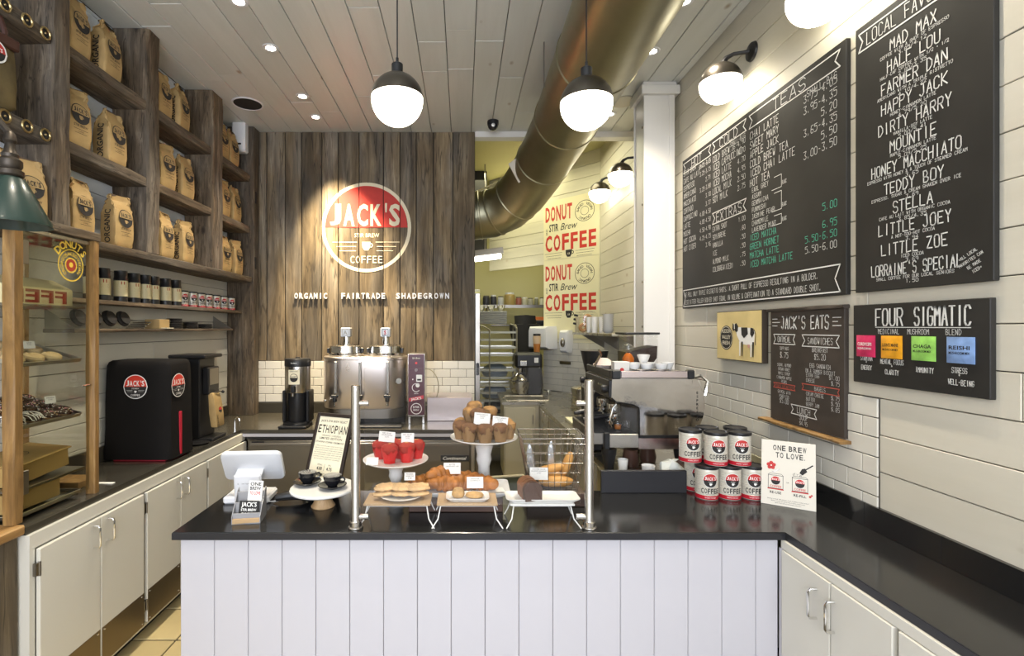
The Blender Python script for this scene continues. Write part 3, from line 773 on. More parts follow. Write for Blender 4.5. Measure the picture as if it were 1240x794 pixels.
# ================================================================ CHALKBOARDS AND PICTURES ON THE RIGHT WALL
def board(name, label, cat, y0, y1, z0, z1, th=.022, m=board_m, frame=None, px=XR):
    """board on the right wall; local art frame: u runs towards the camera (left to right), v up"""
    t = thing(name, label, cat)
    mb = MB(m); mb.box(px - th, px - .002, y0, y1, z0, z1, bev=.002); mb.build('panel', t)
    return t, plane_map((px - th, y1, z0), (0, -1, 0), (0, 0, 1)), y1 - y0, z1 - z0
def banner(a, x0, x1, y0, y1, sl, m, th=.006, n=.03):
    """ribbon outline with notched ends"""
    a.line([(x0, y0), (x1, y0 + sl), (x1 - n, (y0 + y1) / 2 + sl), (x1, y1 + sl), (x0, y1), (x0 + n, (y0 + y1) / 2)], th, m, closed=True)
# drinks board: 1.59 m wide, 1.105 high
bt, mp_, W, H = board('drinks_chalkboard', 'wide chalkboard of hot, cold and tea prices nearest the white column', 'chalkboard', 2.14, 3.733, CZ + .145, CZ + 1.253)
a = Art(); T = H
banner(a, .02, .43, T - .10, T - .03, 0, chalk); a.chalk('HOT', .225, T - .092, .054, chalk, align='c', asp=.7)
banner(a, .45, .84, T - .10, T - .03, 0, chalk); a.chalk('COLD', .645, T - .092, .054, chalk, align='c', asp=.7)
banner(a, .87, 1.56, T - .105, T - .03, 0, chalk); a.chalk('TEAS', 1.215, T - .096, .058, chalk, align='c', asp=.8)
a.chalk('SMALL-BIG', .42, T - .145, .025, chalk, align='r'); a.chalk('SMALL-BIG', .83, T - .135, .026, chalk, align='r'); a.chalk('SMALL-BIG', 1.54, T - .145, .030, chalk, align='r')
hot = 'STIR BREW|2.75-3.25;CAFE AU LAIT|3.25-3.75;ESPRESSO|2.71;AMERICANO|3.25-3.80;MACCHIATO|3.10;CORTADO|3.77;CAPPUCCINO|4.00-4.50;LATTE|4.00-4.50;MOCHA|4.50-4.90;HOT COCOA|4.25-4.75;HOT CIDER|3.96'
for i, it in enumerate(hot.split(';')):
    n_, p_ = it.split('|'); z = .985 - i * .056; a.chalk(n_, .025, z, .036, chalk, width=.021 * len(n_)); a.chalk(p_, .425, z - .02, .028, chalk, align='r', width=.0165 * len(p_))
cold = 'COLD BREW|4.36-4.90;ICED CAPPUCCINO|4.70;ICED LATTE|4.70;ICED MOCHA|4.95;LOCAL MILK|2.50;SOY MILK|2.75'
for i, it in enumerate(cold.split(';')):
    n_, p_ = it.split('|'); z = .945 - i * .053; a.chalk(n_, .455, z, .040, chalk, width=.0225 * len(n_)); a.chalk(p_, .83, z, .030, chalk, align='r')
banner(a, .45, .84, .54, .612, 0, chalk); a.chalk('EXTRAS', .645, .549, .054, chalk, align='c', asp=.65)
for i, it in enumerate('EXTRA SHOT|1.00;SOY/BREVE|.60;VANILLA|.50;ICE|.50;ALMOND MILK|.75;COLDBREW(ICED)|.50'.split(';')):
    n_, p_ = it.split('|'); z = .490 - i * .053; a.chalk(n_, .455, z, .031, chalk, width=.0175 * len(n_)); a.chalk(p_, .83, z, .026, chalk, align='r')
for i, it in enumerate('CHAI LATTE|3.75-4.05;SWEET MARY|3.95-4.35;APPLE JACK|5.20;COLD BREW TEA|3.65-4.35;ICED CHAI LATTE|5.50;HOT TEA|3.00-3.50'.split(';')):
    n_, p_ = it.split('|'); z = .938 - i * .0545; a.chalk(n_, .88, z, .040, chalk, width=.0255 * len(n_)); a.chalk(p_, 1.54, z + .004, .036, chalk, align='r', width=.0235 * len(p_))
for i, n_ in enumerate('EARL GREY;ASSAM;GENMAICHA;FUNMUSHI;JASMINE PEARL;CHAMOMILE;LAVENDER MINT'.split(';')):
    a.chalk(n_, .90, .628 - i * .038, .026, chalk, width=.0165 * len(n_))
for z0, z1 in ((.59, .655), (.475, .57), (.40, .45)): a.line([(1.10, z1), (1.16, z1), (1.16, z0), (1.08, z0)], .003, chalk); a.chalk('BLACK', 1.165, z0 + .01, .02, chalk, rot=0, width=.035)
for i, it in enumerate('ICED MATCHA|5.00;GREEN HORNET|6.95;MATCHA LATTE|5.50-6.50;ICED MATCHA LATTE|5.50-6.00'.split(';')):
    n_, p_ = it.split('|'); z = .355 - i * .0505; a.chalk(n_, .88, z, .034, chalk_g if i < 3 or 1 else chalk, width=.0215 * len(n_)); a.chalk(p_, 1.54, z + (.04 if i == 0 else .01), .032, chalk_g if i < 3 else chalk, align='r')
banner(a, .02, 1.56, .015, .155 - .02, 0, chalk)
a.chalk('WE PULL ONLY TRIPLE RISTRETTO SHOTS, A SHORT PULL OF ESPRESSO RESULTING IN A BOLDER,', .045, .085, .030, chalk, width=1.38)
a.chalk('LESS BITTER FULLER BODIED SHOT EQUAL IN VOLUME & CAFFEINATION TO A STANDARD DOUBLE SHOT.', .045, .03, .030, chalk, width=1.40)
m_ = MB(); a.emit(m_, mp_); m_.build('chalk_writing', bt)
# local favourites board: .545 x 1.10
bt, mp_, W, H = board('favourites_chalkboard', 'tall chalkboard listing named drinks, second board from the column', 'chalkboard', 1.546, 2.091, CZ + .148, CZ + 1.252)
a = Art(); T = H
banner(a, .02, .53, T - .105, T - .03, 0, chalk, n=.02); a.chalk('LOCAL FAVORITES', .275, T - .092, .05, chalk, width=.43, align='c')
fav = [('MAD MAX', 'COFFEE WITH A SHOT OF ESPRESSO', '3.85/4.12'), ('HALF LOU', 'HALF-CAF COFFEE WITH 1/2 + 1/2', '2.80/3.35'), ('FARMER DAN', 'AMERICANO WITH A TRIPLE RISTRETTO', '4.10/4.22'),
 ('HAPPY JACK', 'HONEY-CINNAMON LATTE', '4.79/5.20'), ('DIRTY HARRY', 'VANILLA-SOY LATTE', '5.00/5.41'), ('MOUNTIE', 'MAPLE-CINNAMON LATTE', '5.09/5.25'), ('HONEY MACCHIATO', 'ESPRESSO WITH HONEY & A TOUCH OF STEAMED CREAM', '3.65'),
 ('TEDDY BOY', 'ESPRESSO, SUGAR & CREAM SHAKEN OVER ICE', '3.69'), ('STELLA', 'CAFE AU LAIT WITH ORGANIC COCOA', '3.85/4.35'), ('LITTLE JOEY', 'A NOT-TOO-HOT COCOA', '3.94'), ('LITTLE ZOE', 'ICED COCOA', '3.69'), ("LORRAINE'S SPECIAL", 'SMALL COFFEE FOR OUR LOCAL SENIORS', '1.50')]
for i, (n_, d_, p_) in enumerate(fav):
    z = T - .178 - i * .079; a.chalk(n_, .265, z, .042, chalk, align='c', width=min(.36, .0265 * len(n_)), th=.0042); a.chalk(d_, .265, z - .018, .0115, chalk, align='c', width=min(.40, .0092 * len(d_)), th=.0016)
    a.chalk(p_, .265, z - .035, .0125, chalk, align='c', width=.0125 * len(p_), th=.0018)
for i, n_ in enumerate(('*ALL LOCAL', "FAVORITES CAN", 'BE MADE', 'ICED*')): a.chalk(n_, .468 + i * .010, .088 - i * .017, .010, chalk, align='c', rot=28, width=.0065 * len(n_), th=.0015)
m_ = MB(); a.emit(m_, mp_); m_.build('chalk_writing', bt)
# mushroom blend board
bt, mp_, W, H = board('mushroom_chalkboard', 'small landscape chalkboard with four coloured sachets under the tall board', 'chalkboard', 1.556, 2.102, CZ - .226, CZ + .096)
a = Art()
for t_, x0, x1 in (('FOUR', .115, .235), ('SIGMATIC', .285, .485)):
    for dx in (0, .0035): a.chalk(t_, (x0 + x1) / 2 + dx, .235, .066, chalk, align='c', width=x1 - x0, th=.0042, jit=.0, layer=1 + (dx > 0))
a.line([(.115, .229), (.488, .227)], .0025, chalk)
for t_, x in (('MEDICINAL', .175), ('MUSHROOM', .30), ('BLEND', .43)): a.chalk(t_, x, .203, .019, chalk, align='c', width=.0105 * len(t_))
for t_, x, z in (('STAMINA', .07, .093), ('+', .07, .078), ('ENERGY', .07, .055), ('MENTAL FOCUS', .19, .086), ('+', .19, .07), ('CLARITY', .19, .046), ('IMMUNITY', .325, .066), ('STRESS', .45, .075), ('+', .45, .06), ('WELL-BEING', .455, .035)):
    a.chalk(t_, x, z, .018, chalk, align='c', width=.0085 * len(t_) if len(t_) > 1 else .008, th=.0022)
m_ = MB(); a.emit(m_, mp_); m_.build('chalk_writing', bt)
for k, (x, c1, c2, tt) in enumerate(((.068, (.60, .03, .11), (.75, .35, .40), 'CORDYCEPS'), (.19, (.80, .36, .02), (.85, .60, .05), "LION'S MANE"), (.322, (.30, .62, .12), (.10, .55, .35), 'CHAGA'), (.455, (.22, .35, .62), (.50, .60, .75), 'REISHI'))):
    sc = mat('sachet_%s' % ('pink', 'orange', 'green', 'blue')[k], c1, .35, bump=.4, bscale=60, var=.25, vscale=20)
    mb = MB(sc); w2, h2 = .046, .044; z0 = .152
    rr = []
    for s_, d in ((1, .0), (1, .003), (.8, .0065)): rr.append([mp_(x + sx * w2 * s_, z0 + sz * h2 * s_, 0) + Vector((-d, 0, 0)) for sx, sz in ((-1, -1), (1, -1), (1, 1), (-1, 1))])
    mb.rings(rr, smooth=False); sp = mb.build('sachet', bt)
    sp['label'] = ('pink', 'orange', 'green', 'blue')[k] + ' tea sachet'
    a = Art(); a.text(tt, x, z0 + .002, .013, ink if k else white_i, 9, width=.07, bold=.02); a.text('MUSHROOM MIX', x, z0 - .014, .009, ink if k else white_i, 9, width=.07, bold=.01)
    m_ = MB(); a.emit(m_, mp_); m_.build('print', sp)
# food menu board on its wooden ledge
slate_d = mat('brown_chalkboard', (.045, .035, .028), .6, var=.3, vscale=6)
bt, mp_, W, H = board('food_chalkboard', 'portrait chalk menu of oatmeal, sandwiches and soup above a wooden ledge', 'chalkboard', 2.150, 2.667, CZ - .482, CZ + .092, m=slate_d)
MB(slate_d).beam(XR - .032, XR - .003, 2.145, 2.69, CZ + .085, CZ + .103, 1, bev=.003, jit=.0015, seed=2).build('top_rail', bt)
a = Art(); a.chalk("JACK'S EATS", .26, H - .095, .06, chalk, align='c', width=.33, th=.006)
for s_ in (0, 1):
    for j in range(3): a.line([(.02 if s_ == 0 else .45, H - .045 - j * .018), (.06 + .02 * (j % 2) if s_ == 0 else .50 - .02 * (j % 2), H - .045 - j * .018)], .003, chalk)
banner(a, .03, .20, H - .175, H - .125, 0, chalk, .004, .015); a.chalk('OATMEAL', .115, H - .165, .03, chalk, align='c', width=.10)
banner(a, .25, .49, H - .18, H - .125, -.0, chalk, .004, .02); a.chalk('SANDWICHES', .37, H - .168, .03, chalk, align='c', width=.16)
for t_, x, z, c_ in (('TOPPINGS', .115, .20, .016), ('$.75', .115, .24, .028), ('SUGAR, ALMOND', .115, .285, .015), ('BROWN HONEY', .115, .307, .015), ('MAPLE SYRUP', .115, .329, .015), ('CINNAMON APPLE', .115, .351, .015), ('PEARS', .115, .372, .015),
                    ('OATMEAL WITH', .115, .425, .015), ('POWER EGG', .115, .447, .015), ('$5.00', .115, .475, .025), ('BREAKFAST', .37, .20, .02), ('$5.20', .37, .235, .026), ('EGG SANDWICH', .37, .275, .02), ('ON A SUMMER BISCUIT', .37, .30, .018),
                    ('SOUP', .26, .535, .026), ('$4.95', .26, .562, .02)):
    a.chalk(t_, x, H - z - .005, c_, chalk, align='c', width=min(.2, c_ * .55 * len(t_)))
for t_, p_, z in (('EXTRA EGG', '$1.00', .325), ('CHEESE', '$.75', .35), ('CREAM CHEESE', '$.75', .415), ('BUTTER', '$.50', .44), ('BERRY JAM', '$.85', .465)): a.chalk(t_, .28, H - z, .017, chalk, width=.0095 * len(t_)); a.chalk(p_, .49, H - z, .018, chalk, align='r')
banner(a, .03, .20, H - .405, H - .38, 0, chalk_r, .004, .01); a.chalk('POWER BREAKFAST', .115, H - .402, .016, chalk_r, align='c', width=.14)
banner(a, .25, .49, H - .392, H - .362, 0, chalk_r, .004, .01); a.chalk('BAGELS', .37, H - .386, .018, chalk, align='c', width=.07)
banner(a, .17, .35, H - .52, H - .475, 0, chalk, .004, .015); a.chalk('LUNCH', .26, H - .511, .028, chalk, align='c', width=.09)
m_ = MB(); a.emit(m_, mp_); m_.build('chalk_writing', bt)
MB(whoney).beam(XR - .06, XR - .003, 2.13, 2.72, CZ - .50, CZ - .486, 1, bev=.003, jit=.0015, seed=4).build('ledge', bt)
# cow picture
cow_y = mat('mustard_paint', (.68, .54, .24), .5, var=.15, vscale=6)
bt = thing('cow_picture', 'yellow box picture of a black and white cow beside a round emblem', 'picture')
y0, y1, z0, z1 = 2.717, 3.20, 1.545, 1.842
MB(mat('dark_box_side', (.035, .024, .015), .6)).box(XR - .036, XR - .002, y0, y1, z0, z1, bev=.002).build('box_frame', bt)
a = Art(); a.rect(0.004, .004, y1 - y0 - .004, z1 - z0 - .004, cow_y, 0)
a.disc(.115, .135, .075, ink, 1, sx=1.0); a.ring(.115, .135, .066, .069, cream_i, 2)
for t_, z in (('HUDSON', .165), ('VALLEY', .128), ('FRESH', .092)): a.text(t_, .115, z, .024, cream_i, 3, width=.10 if t_ != 'FRESH' else .085, bold=.01)
a.poly([(.22, .195), (.245, .20), (.40, .195), (.415, .17), (.41, .11), (.375, .095), (.30, .10), (.265, .115), (.235, .15)], white_i, 1)
a.poly([(.19, .225), (.205, .215), (.23, .225), (.25, .205), (.245, .175), (.225, .17), (.21, .185), (.195, .175), (.185, .19)], ink, 2)
a.poly([(.205, .225), (.212, .222), (.215, .19), (.207, .188)], white_i, 3)
a.poly([(.28, .198), (.345, .198), (.35, .16), (.31, .135), (.285, .155)], ink, 2); a.poly([(.375, .197), (.405, .193), (.413, .165), (.39, .14), (.372, .16)], ink, 2)
for x0, x1, c_ in ((.262, .275, white_i), (.285, .297, ink), (.375, .388, white_i), (.395, .408, ink)): a.poly([(x0, .03), (x1 - .003, .03), (x1 + .002, .115), (x0 - .002, .115)], c_, 2)
a.line([(.412, .185), (.425, .16), (.422, .10)], .005, ink, 2); a.poly([(.345, .10), (.37, .10), (.365, .08), (.35, .08)], mat('pink_paint', (.6, .3, .25), .6), 2)
m_ = MB(); a.emit(m_, plane_map((XR - .036, y1, z0), (0, -1, 0), (0, 0, 1))); m_.build('painted_face', bt)

# ================================================================ COFFEE BAGS
def make_bag(seed, H=.30, fold=0):
    """root at the base centre; local +X is the printed front, -Y the gusset towards the room's front"""
    rgb = random.Random(seed); t = thing('coffee_bag', 'x', 'bag')
    prof = [(0, .040, .062), (.012, .046, .068), (.06, .050, .072), (.14, .050, .072), (.19, .046, .071), (.225, .036, .069), (.255, .022, .068), (.272, .012, .066), (H - .006, .009, .063), (H, .006, .060)]
    def at(z):
        for (z0, d0, w0), (z1, d1, w1) in zip(prof, prof[1:]):
            if z <= z1: f = (z - z0) / (z1 - z0); return d0 + (d1 - d0) * f, w0 + (w1 - w0) * f
        return prof[-1][1:]
    rr = []; n = 24; lean = rgb.uniform(-.012, .012); zz = [0, .012, .03, .06, .10, .14, .17, .19, .21, .225, .24, .255, .272, .285, H - .004, H]
    for z in zz:
        d, w2 = at(z); r = []; e = .22
        for i in range(n):
            tt = 2 * math.pi * (i + .5) / n; c, s_ = math.cos(tt), math.sin(tt)
            x = math.copysign(abs(c) ** e, c) * d; y = math.copysign(abs(s_) ** e, s_) * w2
            if z > .18 and abs(s_) > .8: y *= 1 - .16 * min(1, (z - .18) / .07) * (1 if abs(c) < .3 else .3)
            j = .0020 + (.0035 if z > .2 else 0)
            if z > .27: x += .018 * math.sin(y * 40 + seed) 
            r.append(Vector((x + rgb.uniform(-j, j) + lean * max(0, z - .2) * 8 * .3, y + rgb.uniform(-j, j), z + (rgb.uniform(-.006, .006) if z > .28 else 0))))
        rr.append(r)
    MB(kraft).rings(rr, smooth=True).build('paper_body', t, sharp=28)
    a = Art(); a.disc(0, .168, .052, ink, 0); a.disc(0, .168, .048, kraft2, 1, 0, 1); a.spaced("JACK'S", 0, .174, .024, ink, 2, width=.074, bold=.02); cup2d(a, 0, .148, .018, kraft2, 2)
    a.text('STIR BREW', 0, .100, .013, ink, 0, width=.078, bold=.01); a.rect(-.04, .086, .04, .088, ink); a.rect(-.034, .066, .034, .068, ink); a.text('COFFEE', 0, .072, .008, ink, 0, width=.03)
    def fm(u, v, l): d, w2 = at(v); return Vector((d + .0042 + .0005 * l, u, v))
    m_ = MB(); a.emit(m_, fm); m_.build('front_print', t)
    a = Art(); a.text('ORGANIC', .018, .115, .038, ink, 0, width=.19, bold=.02, rot=90)
    def fs_(u, v, l): d, w2 = at(v); return Vector((min(u * .9, d * .92), -w2 - .0036 + (.012 * max(0, min(1, (v - .18) / .07))) * 1.0, v))
    m_ = MB(); a.emit(m_, fs_); m_.build('side_print', t)
    MB(mat('tin_tie', (.10, .07, .05), .6)).box(-.004, .004, -.05, .05, H - .006, H + .004).build('tin_tie', t)
    return t
protos = [make_bag(s) for s in (11, 23, 37)]
first = [True] * 3
bays = ('nearest bay', 'middle bay', 'far bay')
lev = {0: 'top', 1: 'middle', 2: 'bottom'}; zs = (ZA, ZB_, ZC_)
spots = {(0, 0): (2.625, 2.875), (0, 1): (2.63, 2.915), (0, 2): (2.655, 2.975), (1, 0): (3.39, 3.61), (1, 1): (3.42, 3.67), (1, 2): (3.41, 3.67), (2, 0): (4.22, 4.42), (2, 1): (4.25, 4.46), (2, 2): (4.27, 4.49)}
k = 0
for (bay, l), ys in spots.items():
    for j, y in enumerate(ys):
        p = k % 3; rz = rg.uniform(-6, 5) if j == 1 else rg.uniform(-10, 2)
        lab = 'kraft coffee bag, %s of the pair on the %s shelf, %s' % (('nearer', 'farther')[j], lev[l], bays[bay])
        loc = (SX - .082 + rg.uniform(-.006, .003), y, zs[l] + .003)
        if first[p]: o = protos[p]; o.location = loc; o.rotation_euler = (0, 0, R(rz)); o['label'] = lab; o['group'] = 'kraft coffee bags on the wall shelves'; first[p] = False
        else: o = dup(protos[p], loc, rz, lab, 'kraft coffee bags on the wall shelves')
        o.scale = (1.05, 1.05, 1.03); k += 1
for y, lab in ((2.315, 'kraft coffee bag on top of the pastry case, against the post'), (2.13, 'kraft coffee bag on top of the pastry case, half behind the green lamp')):
    dup(protos[k % 3], (SX - .06, y, ZC_ + .003), -14, lab, 'kraft coffee bags on the wall shelves'); k += 1

# canvas satchel hanging in the nearest bay
sat = thing('canvas_satchel', 'olive canvas satchel with brown leather straps beside the nearest post', 'bag', (-2.055, 2.10, ZB_ + .004), -8)
cv = mat('olive_canvas', (.12, .088, .035), .85, bump=.5, bscale=30, var=.35, vscale=8); lea = mat('dark_leather', (.06, .022, .014), .45)
rr = []
for z, d, w2 in ((0, .04, .11), (.02, .055, .135), (.10, .06, .14), (.20, .055, .135), (.27, .04, .13), (.30, .03, .125)):
    rr.append([Vector((math.copysign(abs(math.cos(t)) ** .5, math.cos(t)) * d + rg.uniform(-.003, .003), math.copysign(abs(math.sin(t)) ** .5, math.sin(t)) * w2 + rg.uniform(-.003, .003), z)) for t in [2 * math.pi * i / 20 for i in range(20)]])
MB(cv).rings(rr).build('canvas_body', sat)
MB(lea).box(-.04, .050, -.137, .137, .275, .325, bev=.006).build('leather_rim', sat)
for y in (-.08, .08): MB(lea).tube([(.03, y, .29), (.035, y, .34), (.02, y * .9, .40), (-.01, y * .7, .425)], .012, 6).build('strap', sat)
MB(lea).box(.056, .063, -.03, .0, .03, .20, bev=.002).build('front_strap', sat)
a = Art(); a.disc(.02, .225, .05, white_i, 0); a.disc(.02, .225, .043, red_i, 1, 0, 1); a.disc(.02, .225, .043, ink, 1, -1, 0); a.text("JACK'S", .02, .228, .016, white_i, 2, width=.06, bold=.02)
a.disc(-.02, .14, .014, white_i, 0, n=8)
m_ = MB(); a.emit(m_, plane_map((.0605, 0, 0), (0, 1, 0), (0, 0, 1))); m_.build('round_badge', sat)

# ================================================================ TINS AND CANISTERS
lab_m = mat('cream_label', (.66, .58, .34), .5)
def make_canister():
    t = thing('tea_canister', 'x', 'canister'); r = .0375
    MB(black).lathe([(r, 0), (r, .145), (r - .002, .148), (r - .002, .19), (0, .192)], n=20).build('tin_body', t)
    mb = MB(lab_m); n = 16
    mb.rings([[Vector(((r + .0006) * math.cos(2 * math.pi * i / 20), (r + .0006) * math.sin(2 * math.pi * i / 20), z)) for i in range(20)] for z in (.032, .128)], cap0=False, cap1=False); p = mb.build('label_band', t)
    a = Art()
    for an in (0, 180): pass
    a.rect(-.010, .104, .010, .123, mat('label_red', (.38, .07, .03), .5)); a.rect(-.018, .09, .018, .0915, ink); a.rect(-.014, .082, .014, .0832, ink); a.rect(-.018, .074, .018, .0752, ink)
    m_ = MB(); a.emit(m_, cyl_map((0, 0, 0), r + .0006, 0)); m_.build('label_print', p)
    return t
can0 = make_canister(); ang = -32
pxs = [124, 144, 162, 175, 186, 200, 211]
ys = [(-2.125) / ((p - 560) / 600) for p in (125.5, 145.5, 163, 176, 186.5, 201, 212.5)]
ys = [2.84] + [y for y in ys]; prev = 0; yy = []
for y in ys: y = max(y, prev + .077); yy.append(y); prev = y
for i, y in enumerate(yy):
    lab = '%s black canister with cream label on the narrow shelf%s' % (('first', 'second', 'third', 'fourth', 'fifth', 'sixth', 'seventh', 'eighth')[i], ', counted from the pastry case')
    loc = (-2.125 + rg.uniform(-.006, .006), y, 1.9035)
    if i == 0: can0.location = loc; can0.rotation_euler = (0, 0, R(ang)); can0['label'] = lab; can0['group'] = 'black tea canisters'
    else: o = dup(can0, loc, ang + rg.uniform(-8, 8), lab, 'black tea canisters')
# coffee tins
tin_w = mat('tin_ribbed_cream', (.68, .64, .54), .35, .2)
tin_r = mat('tin_red', (.50, .015, .03), .35)
def make_tin():
    t = thing('coffee_tin', 'x', 'tin'); r, h = .052, .158
    pr = [(r - .002, 0), (r, .003), (r, .022)]; z = .022
    while z < h - .028: pr += [(r, z), (r - .0022, z + .002), (r, z + .004)]; z += .0115
    pr += [(r, h - .012), (r - .002, h - .008), (0, h - .008)]
    mb = MB(tin_w); mb.lathe(pr, n=32); body = mb.build('tin_body', t)
    mb = MB(tin_r); mb.rings([[Vector(((r + .0005) * math.cos(2 * math.pi * i / 32), (r + .0005) * math.sin(2 * math.pi * i / 32), z)) for i in range(32)] for z in (.003, .021)], cap0=False, cap1=False); mb.build('red_band', t)
    MB(black).lathe([(r + .002, h - .014), (r + .003, h - .008), (r + .002, h), (r - .004, h + .001), (r - .006, h - .003), (0, h - .003)], n=32).build('plastic_lid', t)
    a = Art(); logo(a, 0, .094, .034, base=None, fine=False); cup2d(a, 0, .076, .010, white_i, 2); a.text('STIR BREW', 0, .086, .004, white_i, 2, width=.02)
    a.spaced('COFFEE', 0, .033, .024, ink, 1, width=.082, bold=.02); a.text('ORGANIC FAIRTRADE', 0, .010, .006, white_i, 2, width=.05); a.rect(-.02, .0275, .02, .0285, ink, 0, 4)
    m_ = MB(); a.emit(m_, cyl_map((0, 0, 0), r + .0004, 0, .0005)); m_.build('label_print', t)
    return t
tin0 = make_tin(); T_ = [True]
def tin(loc, rz, lab, grp, sc=1):
    if T_[0]: o = tin0; T_[0] = False; o.location = loc; o.rotation_euler = (0, 0, R(rz)); o['label'] = lab; o['group'] = grp
    else: o = dup(tin0, loc, rz, lab, grp)
    o.scale = (sc,) * 3; return o
zt = .9205; g = 'stacked coffee tins on the worktop'
names = ('left', 'middle', 'right')
for i, x in enumerate((1.185, 1.294, 1.403)):
    tin((x, 2.405, zt), -97 - i * 3, 'red and cream coffee tin, %s of the front bottom row on the worktop' % names[i], g)
    tin((x + .002, 2.525, zt), -96 - i * 3, 'coffee tin in the back bottom row of the stack, %s one' % names[i], g)
for i, (x, y) in enumerate(((1.135, 2.47), (1.232, 2.41), (1.345, 2.41))):
    tin((x, y, zt + .1595), -98 - i * 3, 'red and cream coffee tin, %s of the three in front on the upper layer' % names[i], g)
for i, (x, y) in enumerate(((1.245, 2.523), (1.385, 2.518))): tin((x, y, zt + .1595), -100, 'coffee tin behind the upper layer of the stack, %s one' % ('left', 'right')[i], g)
# small tins on the narrow shelf
sy = [(-2.13) / ((p - 560) / 600) for p in (221, 232, 242, 251, 260.5, 269.5, 279)]; prev = 0
for i, y in enumerate(sy):
    y = max(y, prev + .082); prev = y
    tin((-2.13, y, 1.9035), -30 - i * 2, 'small coffee tin on the narrow left wall shelf, %s from the canisters' % ('first', 'second', 'third', 'fourth', 'fifth', 'sixth', 'seventh')[i], 'coffee tins on the narrow shelf', .76)
# black lids and utensils on the lower shelf
def lid(y, x=-2.12):
    t = MB(black_m); t.lathe([(.045, 0), (.05, .004), (.05, .012), (.04, .018), (.04, .028), (0, .03)], n=20, M=Matrix.Translation((x, y, 1.80)) @ Matrix.Rotation(R(70), 4, 'Y') @ Matrix.Translation((0, 0, -.015)))
    return t
oc_ = ('first', 'second', 'third', 'fourth')
for i, y in enumerate((2.74, 2.86, 2.98, 3.10)):
    o = tag(lid(y).build('black_lid'), 'round shallow black lid leaning on the lower wall shelf, %s from the pastry case' % oc_[i], 'bowl', 'black lids on the lower shelf')
for i in range(4):
    mb = MB(steel); y = 3.22 + i * .022; mb.box(-2.19, -2.07, y, y + .012, 1.737 + i * .012, 1.744 + i * .012, bev=.002)
    tag(mb.build('steel_scoop'), 'flat steel scoop on the lower wall shelf, %s from the black lids' % oc_[i], 'scoop', 'steel scoops on the lower shelf')
tag(MB(kraft2).box(-2.18, -2.08, 3.40, 3.52, 1.7355, 1.80, bev=.002).build('card_box'), 'small kraft box on the lower wall shelf', 'box')
tag(MB(creamp).box(-2.09, -2.04, 3.42, 3.50, 1.7365, 1.742, M=Matrix.Translation((0, 0, 0))).build('paper_slip'), 'cream paper slip hanging from the small kraft box', 'paper')
for i, (y, n_) in enumerate(((3.66, 6), (3.88, 4), (4.1, 3))):
    mb = MB(black)
    for j in range(n_): mb.lathe([(.0, 0), (.05, .001), (.055, .008), (.05, .012), (0, .012)], (-2.13, y, 1.7355 + j * .0125), 18)
    tag(mb.build('black_lid_stack'), 'stack of black cup lids on the lower wall shelf, %s of three' % names[i], 'lids', 'stacks of lids on the lower shelf', 'stuff' if 0 else None)
# ================================================================ PASTRY CASE ON THE LEFT COUNTER
pc = thing('pastry_case', 'wood framed glass pastry case on the left counter by the nearest post', 'case')
PX0, PX1, PY0, PY1, PZ = XL + .02, -1.82, 2.03, 2.485, 2.17
for nm, (a, b, c, d_) in (('f', (PX1 - .045, PX1, PY1 - .035, PY1)), ('n', (PX1 - .05, PX1, PY0 - .02, PY0 + .025)), ('b', (PX0, PX0 + .03, PY1 - .035, PY1)), ('g', (PX0, PX0 + .03, PY0 - .02, PY0 + .02))):
    MB(whoney).beam(a, b, c, d_, .937 if c < 2.1 else .9205, PZ, 2, bev=.004, jit=.0018, seg=12, seed=ord(nm)).build('post', pc)
MB(wh).beam(PX0, PX1 + .004, PY0 - .03, PY1 + .004, PZ, 2.212, 1, bev=.004, jit=.002, seed=3).build('top_board', pc)
MB(glass_d).box(PX1 - .03, PX1 - .025, PY0 + .026, PY1 - .036, .945, PZ - .002).build('glass_door', pc)
MB(steel).box(PX1 - .034, PX1 - .02, PY0 + .026, PY1 - .036, PZ - .022, PZ - .004, bev=.002).build('top_channel', pc)
MB(glass_m).box(PX0 + .031, PX1 - .046, PY1 - .02, PY1 - .016, .945, PZ - .002).build('glass_side', pc)
mb = MB(steel_d)
for z in (2.06, 1.09): MB(steel_d).box(PX1 - .024, PX1 - .016, PY0 + .03, PY0 + .07, z - .05, z + .05, bev=.002).build('hinge_plate', pc)
for z in (1.845, 1.06):
    MB(steel_d).box(PX0 + .005, PX1 - .04, PY0 + .03, PY1 - .04, z - .012, z, bev=.002).build('inner_shelf', pc)
for y in (PY1 - .05,): MB(wire_m).tube([(PX1 - .03, y, 1.46), (PX1 - .01, y, 1.462), (PX1 - .01, y - .05, 1.462)], .004, 6).build('latch', pc)
# print on the glass door
gold = mat('gold_decal', (.75, .52, .06), .5, emit=(.75, .5, .05), estr=0); 
a = Art(); cxx, czz = .30, 2.045 - .0
def gmap(u, v, l): return Vector((PX1 - .0245 + .0004 * l, u, v))
cy_, cz_ = 2.335, 2.035
a.ring(cy_, cz_, .070, .076, gold, 0, 40); a.ring(cy_, cz_, .030, .036, gold, 0, 24); a.disc(cy_, cz_, .029, mat('decal_red', (.35, .04, .02), .5), 0); a.disc(cy_, cz_ + .002, .012, gold, 1, n=10)
a.arc('BAKED', cy_, cz_, .045, .018, gold, 90, 17, 1, .01); a.arc('VEGAN', cy_, cz_, .045, .018, gold, 0, 17, 1, .01); a.arc('ORGANIC', cy_, cz_, .045, .018, gold, 180, 15, 1, .01); a.arc('DONUTS', cy_, cz_, .082, .036, gold, 90, 20, 1, .03)
m_ = MB(); a.emit(m_, gmap); m_.build('round_decal', pc)
tray_m = mat('aluminium_tray', (.55, .54, .50), .3, 1, rvar=.05)
